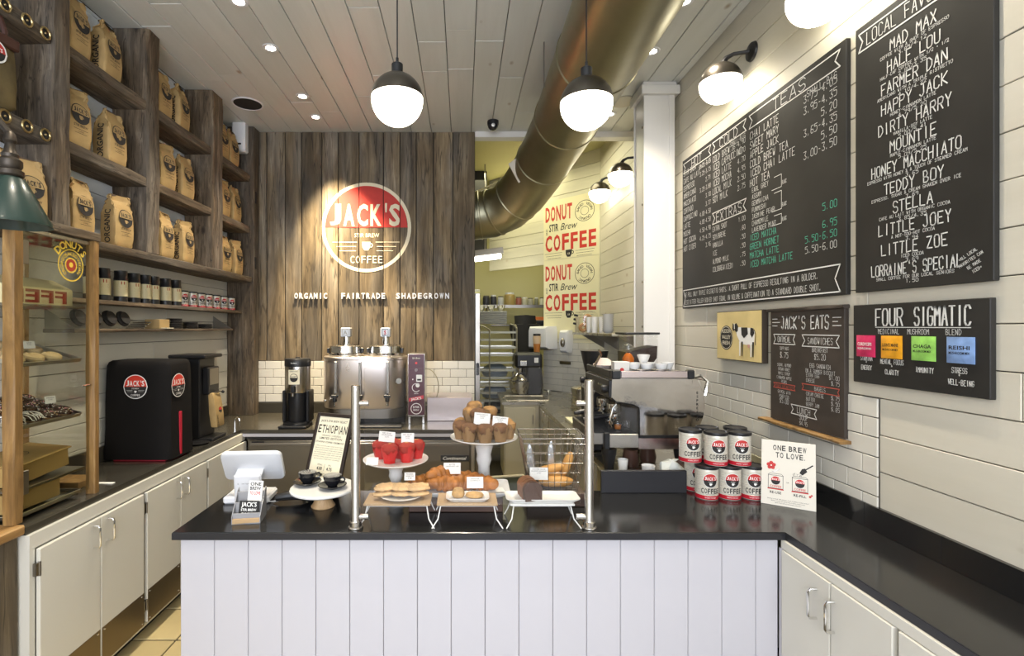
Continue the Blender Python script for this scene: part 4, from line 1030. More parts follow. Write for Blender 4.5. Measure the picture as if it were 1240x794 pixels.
def sheet_tray(x0, x1, y0, y1, z, nm='sheet_tray'):
    mb = MB(tray_m); mb.box(x0, x1, y0, y1, z, z + .003)
    h = .016
    for (a, b, c, d_) in ((x0, x1, y0, y0 + .003), (x0, x1, y1 - .003, y1), (x0, x0 + .003, y0, y1), (x1 - .003, x1, y0, y1)): mb.box(a, b, c, d_, z, z + h)
    mb.tube([(x0, y0, z + h), (x1, y0, z + h), (x1, y1, z + h), (x0, y1, z + h)], .004, 6, closed=True)
    return mb.build(nm)
tx0, tx1, ty0, ty1 = PX0 + .035, PX1 - .05, PY0 + .03, PY1 - .06
TILT = R(17)
def tilt(o, x, y, z, z0, rz=0):
    o.matrix_world = Matrix.Translation((tx1, 0, z0)) @ Matrix.Rotation(TILT, 4, 'Y') @ Matrix.Translation((x - tx1, y, z - z0)) @ Matrix.Rotation(R(rz), 4, 'Z') @ Matrix.Diagonal((*o.scale, 1)); return o
tag(tilt(sheet_tray(tx0, tx1, ty0, ty1, 0), 0, 0, 1.575, 1.575), 'metal sheet tray of sugared donuts, upper one in the pastry case', 'tray')
tag(tilt(sheet_tray(tx0, tx1, ty0, ty1, 0), 0, 0, 1.31, 1.31), 'metal sheet tray of chocolate sprinkle donuts in the pastry case', 'tray')
tag(sheet_tray(tx0, tx1, ty0, ty1, .935), 'empty metal sheet tray at the bottom of the pastry case', 'tray')
for z in (1.572, 1.307):
    if z: continue
    m_ = MB(steel_d); m_.box(tx0 - .02, tx1 + .01, ty0 - .006, ty0 + .004, z - .01, z - .001); m_.build('tray_runner', pc); m_ = MB(steel_d); m_.box(tx0 - .02, tx1 + .01, ty1 - .004, ty1 + .006, z - .01, z - .001); m_.build('tray_runner', pc)
dough = mat('donut_dough', (.45, .25, .09), .7, bump=.2, bscale=50); sugar = mat('sugared_dough', (.62, .46, .25), .85, bump=.3, bscale=90)
choc = mat('chocolate_icing', (.04, .018, .01), .25)
def donut_base(t, m):
    MB(m).tube([(.026 * math.cos(i * math.pi / 10), .026 * math.sin(i * math.pi / 10), .017) for i in range(20)], .017, 10, closed=True).build('ring', t)
def donut_a():
    t = thing('donut', 'x', 'donut'); donut_base(t, sugar); return t
def donut_b(kind):
    t = thing('donut', 'x', 'donut'); donut_base(t, dough)
    mb = MB(choc); rr = []
    for i in range(20):
        a_ = i * math.pi / 10; r = []
        for j in range(7):
            b_ = R(-15 + 35 * j); q = .0182
            r.append(Vector(((.026 + q * math.cos(b_)) * math.cos(a_), (.026 + q * math.cos(b_)) * math.sin(a_), .018 + q * math.sin(b_) * .98)))
        rr.append(r)
    rr.append(rr[0]); mb.rings(rr, cap0=False, cap1=False, closed=False); ic = mb.build('icing', t)
    mb = MB(white_i); rg2 = random.Random(5)
    if kind == 'sprinkle':
        mm = [white_i, mat('sprinkle_pink', (.7, .3, .35), .5), mat('sprinkle_tan', (.6, .4, .2), .5)]
        for i in range(46):
            a_ = rg2.uniform(0, 6.28); b_ = R(rg2.uniform(5, 165)); q = .0188
            c = Vector(((.026 + q * math.cos(b_)) * math.cos(a_), (.026 + q * math.cos(b_)) * math.sin(a_), .018 + q * math.sin(b_)))
            mb.box(-.0035, .0035, -.0011, .0011, -.001, .001, m=mm[i % 3], M=Matrix.Translation(c) @ Matrix.Rotation(rg2.uniform(0, 3), 4, 'Z'))
        tag(mb.build('sprinkles', t), kind='stuff')
    else:
        for i in range(7):
            y = -.036 + i * .012; pts = []
            for j in range(9):
                x = -.042 + j * .0105; d = math.hypot(x, y) - .026
                pts.append((x, y, .019 + .0185 * math.sqrt(max(0, 1 - (d / .0182) ** 2)) if abs(d) < .0182 else .02))
            mb.tube(pts, .0018, 5)
        mb.build('icing_stripes', t)
    return t
pa, pb, pcs = donut_a(), donut_b('sprinkle'), donut_b('stripe'); used = {}
def put(p, loc, rz, lab, grp, sc=1.0, rot=None):
    if p.name not in used: used[p.name] = 1; o = p; o.location = loc; o.rotation_euler = rot or (0, 0, R(rz)); o['label'] = lab; o['group'] = grp
    else: o = dup(p, loc, rz, lab, grp, rot)
    o.scale = (sc,) * 3; return o
cols_ = ('glass side', 'middle', 'wall side'); rws = ('first', 'second', 'third', 'fourth')
for i, y in enumerate((2.115, 2.215, 2.31, 2.385)):
    for j, x in enumerate((tx1 - .05, tx1 - .145, tx1 - .24)):
        if i == 3 and j == 0: continue
        if i == 3: continue
        o = put(pa, (0, 0, 0), 0, 'plain sugared donut on the upper tray, %s column, %s from the near end' % (cols_[j], rws[i]), 'sugared donuts on the upper tray', .98); tilt(o, x + rg.uniform(-.004, .004), y - .01 + .004 * j, 1.579, 1.575)
for i, y in enumerate((2.108, 2.195, 2.282, 2.368)):
    for j, x in enumerate((tx1 - .05, tx1 - .145, tx1 - .24)):
        p = pcs if (j == 0 and i < 2) else pb
        o = put(p, (0, 0, 0), 0, '%s donut on the lower tray, %s column, %s from the near end' % ('white striped chocolate' if p is pcs else 'sprinkle topped chocolate', cols_[j], rws[i]), 'chocolate donuts on the lower tray', .96); tilt(o, x + rg.uniform(-.004, .004), y, 1.314, 1.31, rg.uniform(0, 90))
def card_tag(loc, w2, h2, rz, lean, lines, lab, grp='white price cards', wire=True, tilt=0):
    t = thing('price_card', lab, 'card', loc, rz, grp)
    M_ = Matrix.Rotation(R(-lean), 4, 'X') @ Matrix.Rotation(R(tilt), 4, 'Y')
    z0 = .012 if wire else 0
    mb = MB(paper); mb.box(-w2 / 2, w2 / 2, -.0006, .0006, z0, z0 + h2, M=M_); mb.build('card', t)
    a = Art()
    for i, l in enumerate(lines): a.text(l, 0, z0 + h2 - .010 - .0085 * i, .0055, ink, 0, width=min(w2 * .85, .0042 * len(l)))
    m_ = MB(); mp = plane_map((0, -.0006, 0), (1, 0, 0), (0, 0, 1), .0004); a.emit(m_, lambda u, v, l: M_ @ mp(u, v, l)); m_.build('printing', t)
    if wire: MB(wire_m).tube([M_ @ Vector(p) for p in ((-.012, 0, 0), (-.004, .001, .022), (0, .001, .026), (.004, .001, .022), (.012, 0, 0))], .0008, 5).build('wire_clip', t)
    return t
card_tag((tx1 - .10, 2.26, 1.635), .05, .034, 78, 15, ('SUGAR', '2.75'), 'white price card among the sugared donuts in the pastry case')
card_tag((tx1 - .03, 2.09, 1.36), .045, .036, 72, 12, ('STRIPE', '3.25'), 'white price card by the striped donuts in the pastry case')
card_tag((tx1 - .06, 2.325, 1.375), .045, .034, 70, 12, ('SPRINKLE', '3.25'), 'white price card behind the sprinkle donuts in the pastry case')
# boxes in the case
kb = mat('kraft_box', (.40, .26, .09), .7, var=.06, vscale=5)
bx = thing('cake_box', 'large tilted kraft cake box with a round stamp in the pastry case', 'box', (-2.0, 2.245, 1.062), 0)
MB(kb).box(-.10, .10, -.15, .15, 0, .085, bev=.002, M=Matrix.Rotation(R(4), 4, 'X') @ Matrix.Translation((0, 0, .011))).build('box_body', bx)
MB(kb).box(-.104, .106, -.154, .154, .09, .096, bev=.002, M=Matrix.Rotation(R(4), 4, 'X') @ Matrix.Rotation(R(5), 4, 'Y') @ Matrix.Translation((0, 0, .013))).build('lid_flap', bx)
a = Art(); a.ring(0, 0, .030, .033, ink, 0, 24); a.ring(0, 0, .012, .014, ink, 0, 16); a.arc('STIR BREW COFFEE', 0, 0, .018, .008, ink, 90, 20, 0)
m_ = MB(); mp = plane_map((-.01, 0, .097), (0, 1, 0), (-1, 0, 0)); M_ = Matrix.Rotation(R(4), 4, 'X') @ Matrix.Rotation(R(5), 4, 'Y') @ Matrix.Translation((0, 0, .013)); a.emit(m_, lambda u, v, l: M_ @ mp(u, v, l)); m_.build('round_stamp', bx)
tag(MB(kb).box(-2.13, -1.90, 2.08, 2.34, .9535, 1.035, bev=.002).build('kraft_box'), 'plain kraft box on the bottom tray of the pastry case', 'box')
bx = thing('cream_box', 'cream box with painted reflection of red letters on the top shelf of the pastry case', 'box', (0, 0, 1.846))
MB(mat('cream_card', (.66, .58, .34), .7)).prism([(-2.1, 0), (-1.905, 0), (-1.905, .075), (-2.0, .125), (-2.1, .125)], 2.06, 2.42, 'y').build('box_body', bx)
a = Art(); a.text('FFEE', .17, .010, .058, mat('reflected_red', (.25, .04, .02), .6), 0, width=.31, bold=.03, mirror=True)  # a reflection of lettering, painted onto the box front
m_ = MB(); a.emit(m_, plane_map((-1.905, 2.06, 0), (0, 1, 0), (0, 0, 1))); m_.build('letter_reflection', bx)
# ================================================================ GREEN LAMP
gl = thing('green_lamp', 'green enamel cone lamp on an old iron arm at the far left', 'lamp', (-1.735, 1.90, 2.135))
gl.scale = (1.08, 1.08, 1.2)
grn = mat('green_enamel', (.014, .034, .027), .30, coat=.3); iron = mat('old_iron', (.06, .05, .04), .45, .8, var=.3, vscale=30)
MB(grn).lathe([(.030, .155), (.045, .145), (.075, .09), (.118, .012), (.122, 0), (.119, 0), (.114, .012), (.072, .088), (.04, .138)], n=36).build('lamp_shade', gl)
MB(iron).lathe([(.033, .150), (.040, .158), (.040, .172), (.030, .178), (.036, .188), (.036, .205), (.024, .215), (.026, .225), (.018, .235), (.014, .26), (.020, .268), (.016, .29), (.008, .30), (0, .302)], n=20).build('socket', gl)
MB(mat('lamp_bulb', (.9, .88, .8), .3)).ball((0, 0, .06), .03, n=14).build('light_bulb', gl)
MB(iron).tube([(0, 0, .29), (-.03, -.01, .33), (-.12, -.04, .39), (-.30, -.10, .44), (-.50, -.16, .46)], .011, 8).build('arm', gl)

# ================================================================ LEFT COUNTER: COVERED BREWER AND GRINDER
cloth = mat('black_cover_cloth', (.008, .007, .0065), .85, spec=.2, bump=.25, bscale=12)
cb = thing('covered_brewer', 'boxy machine under a black cloth cover with two round red logos', 'machine', (-1.995, 3.165, .9215), 0)
# cover: outline 0.35 deep (x) by 0.55 long (y), 0.60 high
rgc = random.Random(8); rr = []
for z, e in ((.012, .004), (.05, .004), (.2, .0), (.36, -.002), (.53, -.004), (.585, -.008), (.608, -.016), (.618, -.03)):
    r = []
    hx, hy = .203 + e, .135 + e
    for (sx, sy) in ((1, -1), (1, 1), (-1, 1), (-1, -1)):
        nxt = {(1, -1): (1, 1), (1, 1): (-1, 1), (-1, 1): (-1, -1), (-1, -1): (1, -1)}[(sx, sy)]
        for f in (.06, .25, .5, .75, .94): r.append(Vector(((sx + (nxt[0] - sx) * f) * hx + rgc.uniform(-.0025, .0025), (sy + (nxt[1] - sy) * f) * hy + rgc.uniform(-.0025, .0025), z + rgc.uniform(-.001, .001))))
    rr.append(r)
MB(cloth).rings(rr).build('cloth_cover', cb, sharp=50)
MB(red_cloth).box(-.15, .17, -.125, .115, 0, .02, bev=.004).build('red_base', cb)
MB(red_cloth).box(.19, .2085, -.03, -.005, .02, .29, bev=.003).build('red_side_gap', cb)
a = Art(); logo(a, 0, 0, .074, red=mat('logo_red', (.62, .04, .02), .5), low=ink, fine=True)
m_ = MB(); a.emit(m_, plane_map((0, -.1415, .46), (1, 0, 0), (0, 0, 1), .0007)); m_.build('front_logo', cb)
m_ = MB(); a.emit(m_, plane_map((.2085, -.05, .46), (0, 1, 0), (0, 0, 1), .0007)); m_.build('side_logo', cb)
gr = thing('black_grinder', 'tall black bag grinder standing between covered machine and back corner', 'grinder', (-1.97, 3.68, .9205))
MB(black).box(-.13, .07, -.10, .12, .02, .60, bev=.006).build('body', gr)
MB(black).box(-.15, .12, -.12, .14, .60, .625, bev=.006).build('top_cap', gr)
MB(black).box(.07, .115, -.06, .10, .33, .53, bev=.006).build('head', gr)
MB(steel_d).box(.1155, .1175, -.045, .085, .40, .52, bev=.001).build('spec_plate', gr)
MB(black).box(-.13, .16, -.10, .12, 0, .02, bev=.004).build('base_tray', gr)
MB(steel).tube([(.1, .0, .345), (.14, 0, .34), (.145, .05, .345), (.14, .09, .335)], .005, 6).build('bag_clamp', gr)
mb = MB(black); mb.ball((.145, .095, .335), .012, n=10); mb.build('knob', gr)
gb = thing('hanging_coffee_bag', 'open kraft coffee bag hanging from the black grinder', 'bag', (-1.845, 3.695, 1.01))
rr = [[Vector((sx * d + o_, sy * w_, z)) for sx, sy in ((-1, -1), (0, -1.05), (1, -1), (1.1, 0), (1, 1), (0, 1.05), (-1, 1), (-1.1, 0))] for z, d, w_, o_ in ((0, .018, .052, .02), (.01, .022, .055, .02), (.10, .025, .056, .01), (.20, .020, .055, .0), (.245, .016, .052, -.01), (.25, .014, .05, -.012))]
MB(kraft).rings(rr, smooth=False).build('paper_body', gb)
a = Art(); a.disc(.01, .12, .024, ink, 0); a.disc(.01, .12, .022, red_i, 1, 0, 1); a.text('ORGANIC', -.03, .03, .016, ink, 0, width=.12, rot=90, bold=.02)
m_ = MB(); a.emit(m_, lambda u, v, l: Vector((.0365 - .12 * (v - .02) + .012 + .001 * l if 0 else .047 - .1 * v + .0005 * l, u, v))); m_.build('front_print', gb)
tag(MB(black).lathe([(.0, 0), (.05, .002), (.075, .012), (.07, .014), (.03, .006), (0, .006)], (-1.87, 3.50, .9205), 20).build('black_dish'), 'low black dish at the foot of the grinder', 'dish')
t = thing('wooden_tray', 'small honey wood tray with a white paper beside the pastry case', 'tray', (-2.07, 2.585, .9205))
MB(whoney).box(-.13, .12, -.07, .07, 0, .035, bev=.003).build('tray_body', t)
tag(MB(paper).box(-1.945, -1.84, 2.60, 2.625, .9205, .9245).build('paper_strip'), 'white paper strip on the black left worktop', 'paper')
t = thing('counter_tap', 'small chrome bent tube tap at the far left corner of the worktop', 'tap', (-1.86, 4.05, .9205))
MB(chrome).tube([(0, 0, 0), (0, 0, .06), (.006, 0, .08), (.02, 0, .088), (.034, 0, .08), (.04, 0, .055), (.04, 0, .02)], .005, 8).build('spout', t)

# ================================================================ BACK COUNTER
th = thing('thermal_dispenser', 'tall steel and black thermal coffee dispenser left of the urn', 'dispenser', (-1.385, 4.17, .9205))
MB(black).lathe([(.118, 0), (.12, .01), (.12, .03), (.105, .04), (.0, .04)], n=28).build('base', th)
MB(black).box(-.115, .115, -.15, -.02, 0, .022, bev=.006).build('drip_tray', th)
for s_ in (-1, 1): MB(black).box(s_ * .098 - .014, s_ * .098 + .014, -.06, .08, .035, .30, bev=.008).build('side_bracket', th)
MB(black).lathe([(.075, .04), (.078, .05), (.078, .28), (.105, .29), (0, .29)], n=24).build('lower_shell', th)
MB(steel).lathe([(.102, .285), (.104, .29), (.104, .50), (.1, .505)], n=32).build('steel_shell', th)
MB(black).lathe([(.106, .50), (.107, .51), (.107, .555), (.10, .565), (.02, .567), (.018, .575), (0, .576)], n=32).build('lid_cap', th)
MB(black).box(-.018, .018, -.135, -.09, .29, .35, bev=.006).build('spout', th)
MB(chrome).cyl((0, -.125, .26), (0, -.125, .29), .012, n=12).build('nozzle', th)
mb = MB(creamp); mb.rings([[Vector((.1048 * math.cos(R(-90 + q)), .1048 * math.sin(R(-90 + q)), z)) for q in range(-26, 27, 4)] for z in (.355, .475)], cap0=False, cap1=False, closed=False); lb = mb.build('label', th)
a = Art(); a.disc(0, .41, .034, ink, 0); a.disc(0, .41, .030, creamp, 1, -.0, 1); a.text("JACK'S", 0, .413, .012, ink, 2, width=.05, bold=.02); a.text('ORGANIC', 0, .458, .010, ink, 0, width=.07)
m_ = MB(); a.emit(m_, cyl_map((0, 0, 0), .105, -90)); m_.build('label_print', lb)
a = Art(); a.text('STIR BREW', 0, .525, .010, white_i, 0, width=.05); m_ = MB(); a.emit(m_, cyl_map((0, 0, 0), .1072, -90)); m_.build('cap_print', th)

ur = thing('coffee_urn', 'wide stainless twin coffee urn with three taps on the back worktop', 'urn', (-.855, 4.40, .9205))
def stad(hw, r, z, n=10):
    p = [Vector((hw - r + r * math.cos(R(-90 + 180 * i / n)), r * math.sin(R(-90 + 180 * i / n)), z)) for i in range(n + 1)]
    return p + [Vector((-hw + r + r * math.cos(R(90 + 180 * i / n)), r * math.sin(R(90 + 180 * i / n)), z)) for i in range(n + 1)]
urn_m = mat('urn_steel', (.80, .73, .69), .30, 1, rvar=.08)
MB(black).rings([stad(.35, .17, 0), stad(.35, .17, .05)]).build('base', ur)
MB(steel_d).rings([stad(.362, .19, .05), stad(.362, .19, .13)]).build('lower_skirt', ur)
MB(urn_m).rings([stad(.362, .20, .13), stad(.368, .205, .14), stad(.368, .205, .545), stad(.372, .209, .55), stad(.372, .209, .565), stad(.365, .202, .572)], sharp if 0 else None).build('body', ur)
for s_, nm in ((-.175, 'left'), (.175, 'right')):
    ld = MB(chrome).lathe([(.152, .572), (.155, .58), (.155, .60), (.148, .605), (.145, .66), (.138, .665), (.125, .668), (.12, .64), (.09, .645), (.06, .652), (0, .655)], (s_, 0, 0), 36).build('tank_lid', ur)
    MB(chrome).lathe([(.075, .65), (.075, .672), (.035, .68), (.032, .72), (.032, .742), (0, .742)], (s_, 0, 0), 24).build('lid_valve', ld)
    mb = MB(mat('clear_plastic_box', (.55, .58, .62), .15)); mb.box(s_ - .042, s_ + .042, -.042, .042, .742, .822, bev=.006); cp = mb.build('cap_box', ld)
    a = Art(); a.frame(-.028, .012, .028, .068, .004, ink if s_ > 0 else steel_d, 0); a.text('S' if s_ > 0 else 'A', 0, .022, .034, red_i if s_ > 0 else steel_d, 1, bold=.03)
    m_ = MB(); a.emit(m_, plane_map((s_, -.0425, .742), (1, 0, 0), (0, 0, 1))); m_.build('sticker', cp)
    for q in (-1, 1): MB(black).box(s_ + q * .15 - .010, s_ + q * .15 + .010, -.05, -.02, .60, .645, bev=.003).build('lid_clip', ld)
for x in (-.215, -.01, .225):
    MB(steel_d).box(x - .011, x + .011, -.226, -.2055, .27, .535, bev=.002).build('gauge_bracket', ur)
    MB(glass_m).cyl((x, -.232, .28), (x, -.232, .53), .006, n=8).build('gauge_tube', ur)
    tp = MB(black).lathe([(.014, .20), (.018, .205), (.018, .245), (.012, .25), (.012, .27), (0, .27)], (x, -.245, 0), 14).build('tap', ur)
    MB(chrome).cyl((x, -.245, .165), (x, -.245, .20), .012, n=12).build('tap_nozzle', tp)
    MB(black).box(x - .028, x + .028, -.262, -.24, .235, .26, bev=.004).build('tap_handle', tp)
    MB(chrome).cyl((x, -.245, .225), (x, -.2055, .225), .014, n=12).build('tap_shank', tp)
MB(chrome).ball((-.315, -.175, .20), .014, n=10).build('side_valve', ur)
MB(mat('grey_badge', (.3, .3, .28), .4)).cyl((.315, -.197, .37), (.315, -.185, .37), .024, n=16).build('round_badge', ur)
maroon = mat('maroon_panel', (.075, .012, .025), .3)
ct = thing('urn_control_box', 'slim maroon control box with white symbols right of the urn', 'control box', (-.395, 4.25, .9205))
MB(steel).box(-.074, .074, -.005, .25, .06, .60, bev=.004).build('case', ct)
MB(maroon).box(-.068, .068, -.014, -.005, .075, .595, bev=.003).build('front_panel', ct)
a = Art(); a.text('Stir Brew', 0, .555, .016, cream_i, 0, width=.07, shear=.3); a.disc(0, .52, .010, mat('red_light', (.8, .05, .05), .4), 0, n=10); a.disc(-.03, .38, .006, white_i, 0, n=8); a.ring(0, .46, .008, .010, white_i, 0, 16)
a.rect(.0, .36, .05, .42, white_i, 0); a.rect(.008, .37, .042, .385, ink, 1); a.ring(0, .31, .032, .037, white_i, 0, 24, 40, 320); a.disc(.012, .33, .018, white_i, 0, n=10); a.text('BREW', 0, .255, .010, white_i, 0)
a.poly([(-.062, .19), (.062, .215), (.062, .245), (-.062, .22)], mat('sign_red', (.6, .03, .05), .5), 0); a.text("JACK'S", 0, .205, .022, white_i, 1, width=.09, bold=.02, rot=8)
a.ring(0, .13, .042, .048, white_i, 0, 32); a.text('STIR', 0, .135, .018, white_i, 0, bold=.02, width=.055); a.text('BREW', 0, .112, .014, white_i, 0, width=.05, bold=.01)
m_ = MB(); a.emit(m_, plane_map((0, -.014, 0), (1, 0, 0), (0, 0, 1))); m_.build('symbols', ct)
for s_ in (-.06, .06): MB(steel).box(s_ - .01, s_ + .01, .0, .2, 0, .06, bev=.002).build('foot', ct)
MB(mat('brass_tube', (.45, .40, .25), .3, .8)).tube([(.075 + .11 * math.sin(R(q)), .12, .30 + .16 * math.cos(R(q))) for q in range(0, 181, 15)], .004, 6).build('curved_pipe', ct)
sp = tag(MB(mat('panel_steel', (.50, .43, .41), .35, 1)).box(-.312, .085, 4.36, 4.375, .9205, 1.13, bev=.004).box(-.312, .085, 4.375, 4.70, 1.12, 1.13).build('steel_guard'), 'low bright steel panel right of the maroon control box', 'panel')
tag(MB(ceramic).lathe([(.0, 0), (.03, .0), (.04, .05), (.038, .05), (.028, .004), (0, .004)], (-1.0, 4.02, .9205), 16).build('white_cup') if 0 else MB(black).box(-1.17, -.50, 4.05, 4.16, .9205, .938, bev=.004).build('drip_tray'), 'black drip tray in front of the steel urn', 'drip tray')
# ================================================================ ON THE FRONT WORKTOP
ZT = .9205
# card holder
ch = thing('card_holder', 'tiered acrylic holder with small loyalty cards at the left of the worktop', 'card holder', (*[v for v in OC(298, 634)], ZT), 8)
acr = mat('grey_acrylic', (.30, .30, .31), .2); lw = mat('light_wood_strip', (.50, .33, .17), .5)
MB(lw).box(-.055, .055, -.004, .004, 0, .022, bev=.001).build('front_strip', ch)
for k in range(3):
    MB(acr).box(-.055, .055, .004 + .035 * k, .010 + .035 * k, .0, .042 + .035 * k, bev=.001).build('divider', ch)
for s_ in (-1, 1): MB(acr).rings([[Vector((s_ * .056 + e, y, z)) for y, z in ((-.004, 0), (.10, 0), (.10, .125), (.075, .115), (-.004, .030))] for e in (-.0015, .0015)], smooth=False).build('side_wall', ch)
MB(acr).box(-.055, .055, -.004, .10, 0, .004).build('base', ch)
def stand_card(nm, lab, loc, w2, h2, lean, m, lines, rz=-3):
    t = thing(nm, lab, 'card', loc, rz); M_ = Matrix.Rotation(R(-lean), 4, 'X')
    MB(m).box(-w2 / 2, w2 / 2, 0, .004, 0, h2, M=M_).build('card', t); a = Art()
    for tx, z, c_, mm in lines: a.text(tx, 0, z, c_, mm, 1, width=w2 * .78, bold=.02)
    m_ = MB(); mp = plane_map((0, 0, 0), (1, 0, 0), (0, 0, 1), .0004); a.emit(m_, lambda u, v, l: M_ @ mp(u, v, l)); m_.build('printing', t); return t
hx_, hy_ = OC(298, 634)
stand_card('loyalty_card', 'white card with black and red letters in the upper tier of the holder', (hx_ + .012, hy_ + .050, ZT + .065), .062, .095, 14, paper, (('ONE', .075, .015, ink), ('BREW', .057, .015, ink), ('TO LOVE', .038, .014, red_i)))
stand_card('gift_card', 'dark gift card with white letters in the lower tier of the holder', (hx_ + .0, hy_ + .014, ZT + .012), .085, .075, 14, board_m, (("JACK'S", .052, .018, white_i), ('STIR BREW', .034, .010, white_i), ('COFFEE', .014, .014, white_i)))
# till tablet
px_, py_ = OC(301, 612)
tb = thing('till_tablet', 'white tablet till on a white stand, seen from the back', 'till', (px_, py_, ZT), 4)
MB(white_p).box(-.125, .085, .02, .16, 0, .035, bev=.008).build('base', tb)
M_ = Matrix.Translation((0, .0, .0)) @ Matrix.Rotation(R(8), 4, 'X')
MB(white_p).box(-.062, .062, -.004, .018, .0, .15, bev=.008, M=M_).build('stand_front', tb)
MB(white_p).rings([[M_ @ Vector((sx * .06, y, z)) for sx, y, z in ((-1, 0, .135), (1, 0, .135), (1, .05, .155), (-1, .05, .155))], [M_ @ Vector((sx * .05, y, z)) for sx, y, z in ((-1, .06, .10), (1, .06, .10), (1, .08, .17), (-1, .08, .17))]], smooth=False).build('stand_neck', tb)
a = Art(); a.text('A', -.04, .105, .006, ink, 0); a.text('PAY TAP CHIP CARD', .012, .105, .006, steel_d, 0, width=.07)
m_ = MB(); mp = plane_map((0, -.004, 0), (1, 0, 0), (0, 0, 1)); a.emit(m_, lambda u, v, l: M_ @ mp(u, v, l)); m_.build('printing', tb)
MT2 = Matrix.Translation((.010, .066, .097)) @ Matrix.Rotation(R(29), 4, 'X')
rr = []
for y, e in ((0, .012), (.003, .004), (.012, 0), (.022, .002)):
    r = []
    for (sx, sz) in ((-1, -1), (1, -1), (1, 1), (-1, 1)):
        for q in range(5):
            an = {(-1, -1): 180, (1, -1): 270, (1, 1): 0, (-1, 1): 90}[(sx, sz)] + q * 22.5; cr = .025
            r.append(MT2 @ Vector((sx * (.1376 - cr) + cr * math.cos(R(an)) - sx * e * .5, y, .0 + (0 if sz < 0 else .165) + sz * -cr + (cr * math.sin(R(an))) - sz * e * .5 + (.0))))
    rr.append(r)
MB(mat('silver_white', (.62, .63, .65), .3)).rings(rr).build('tablet', tb)
# hand scanner with cable
sc = thing('hand_scanner', 'black hand scanner lying on the worktop behind the cup stand', 'scanner', (-.76, 2.33, ZT), 20)
MB(black).tube([(-.11, .02, .028), (-.05, .01, .034), (.0, 0, .038), (.04, -.005, .034)], .02, 10, rad=[.016, .02, .026, .032]).build('handle', sc)
MB(black).box(.02, .085, -.045, .035, .006, .062, bev=.014).build('scan_head', sc)
MB(white_p).tube([(-.10, .02, .012), (-.15, .05, .005), (-.13, .10, .004), (-.17, .12, .004), (-.19, .06, .004)], .0025, 5).build('cable', sc)
# cup stand
px_, py_ = OC(388, 617)
py_ += .045
cs = thing('wooden_foot_stand', 'round white cake stand on a mango wood foot holding two black cups', 'cake stand', (px_, py_, ZT))
MB(mango).lathe([(.052, 0), (.054, .004), (.045, .018), (.033, .045), (.030, .06), (.034, .074), (0, .074)], n=28).build('wooden_foot', cs)
MB(ceramic).lathe([(.0, .0745), (.14, .0745), (.147, .079), (.148, .085), (.145, .090), (.0, .090)], n=48).build('plate', cs)
def make_cup():
    t = thing('coffee_cup', 'x', 'cup')
    MB(ceramic_k).lathe([(.0, .0), (.020, .0), (.022, .004), (.034, .018), (.040, .036), (.0415, .050), (.0405, .0505)], n=28).build('cup_body', t)
    MB(ceramic).lathe([(.0405, .0505), (.0385, .047), (.033, .02), (.0, .008)], n=28).build('white_inside', t)
    MB(ceramic_k).tube([(.038, 0, .040), (.052, 0, .043), (.060, 0, .034), (.054, 0, .022), (.036, 0, .018)], .004, 8).build('handle', t)
    return t
cup0 = make_cup()
def make_saucer():
    return tag(MB(ceramic_k).lathe([(.0, .0), (.030, 0), (.034, .004), (.060, .012), (.064, .0165), (.062, .0175), (.034, .008), (.0, .0065)], n=32).build('saucer'), 'x', 'saucer')
sau0 = make_saucer()
zc = ZT + .091
for i, (dx, dy) in enumerate(((-.082, .03), (.048, -.02))):
    w_ = ('left', 'right')[i]
    if i == 0: o, q = cup0, sau0
    else: o, q = dup(cup0), dup(sau0)
    q.location = (px_ + dx, py_ + dy, zc); q['label'] = 'black saucer under the %s cup on the wooden foot stand' % w_
    o.location = (px_ + dx, py_ + dy, zc + .007); o.rotation_euler = (0, 0, R(20 - 30 * i)); o['label'] = '%s black espresso cup with white inside on the wooden foot stand' % w_
# framed menu
fm_ = thing('framed_menu', 'dark wood framed cream poster advertising a coffee origin, leaning back', 'sign')
th_y = R(-24); W2, H2 = .225, .40
MF = Matrix.Translation((-.805, 2.475, ZT)) @ Matrix.Rotation(th_y, 4, 'Z') @ Matrix.Rotation(R(-19), 4, 'X')
dkw = mat('dark_frame', (.022, .014, .010), .45)
for (a_, b_, c_, d_) in ((0, .018, 0, H2), (W2 - .018, W2, 0, H2), (.018, W2 - .018, 0, .018), (.018, W2 - .018, H2 - .018, H2)): MB(dkw).box(a_, b_, -.008, .008, c_, d_, bev=.002, M=MF).build('frame_side', fm_)
MB(creamp).box(.016, W2 - .016, -.002, .004, .016, H2 - .016, M=MF).build('poster', fm_)
MB(dkw).box(.09, .14, .009, .013, .02, .30, M=MF).build('back_board', fm_)
a = Art(); c = W2 / 2
a.text("JACK'S STIR BREW SELECT", c, .355, .011, ink, 0, width=.165, bold=.01); a.spaced('ETHIOPIAN', c, .30, .042, ink, 0, width=.178, bold=.015)
a.text('ORGANIC CHELBESA', c, .283, .009, ink, 0, width=.12); a.text('LIMITED EDITION', c, .268, .011, ink, 0, width=.14, bold=.01); a.text('ETHIOPIA COFFEE CEREMONY', c, .25, .009, ink, 0, width=.175, bold=.01)
for k in range(7): a.text('CITRUS NOTES FLORAL SWEET BODY AND BRIGHT'[k:k + 34], c, .232 - .0105 * k, .0048, ink, 0, width=.17 - .012 * (k == 6))
a.text('SMALL', .08, .140, .008, ink, 0); a.text('BIG', .14, .140, .008, ink, 0); a.text('4.00', .08, .118, .016, ink, 0, width=.033, bold=.02); a.text('4.75', .14, .118, .016, ink, 0, width=.033, bold=.02); a.rect(.108, .115, .1095, .148, ink)
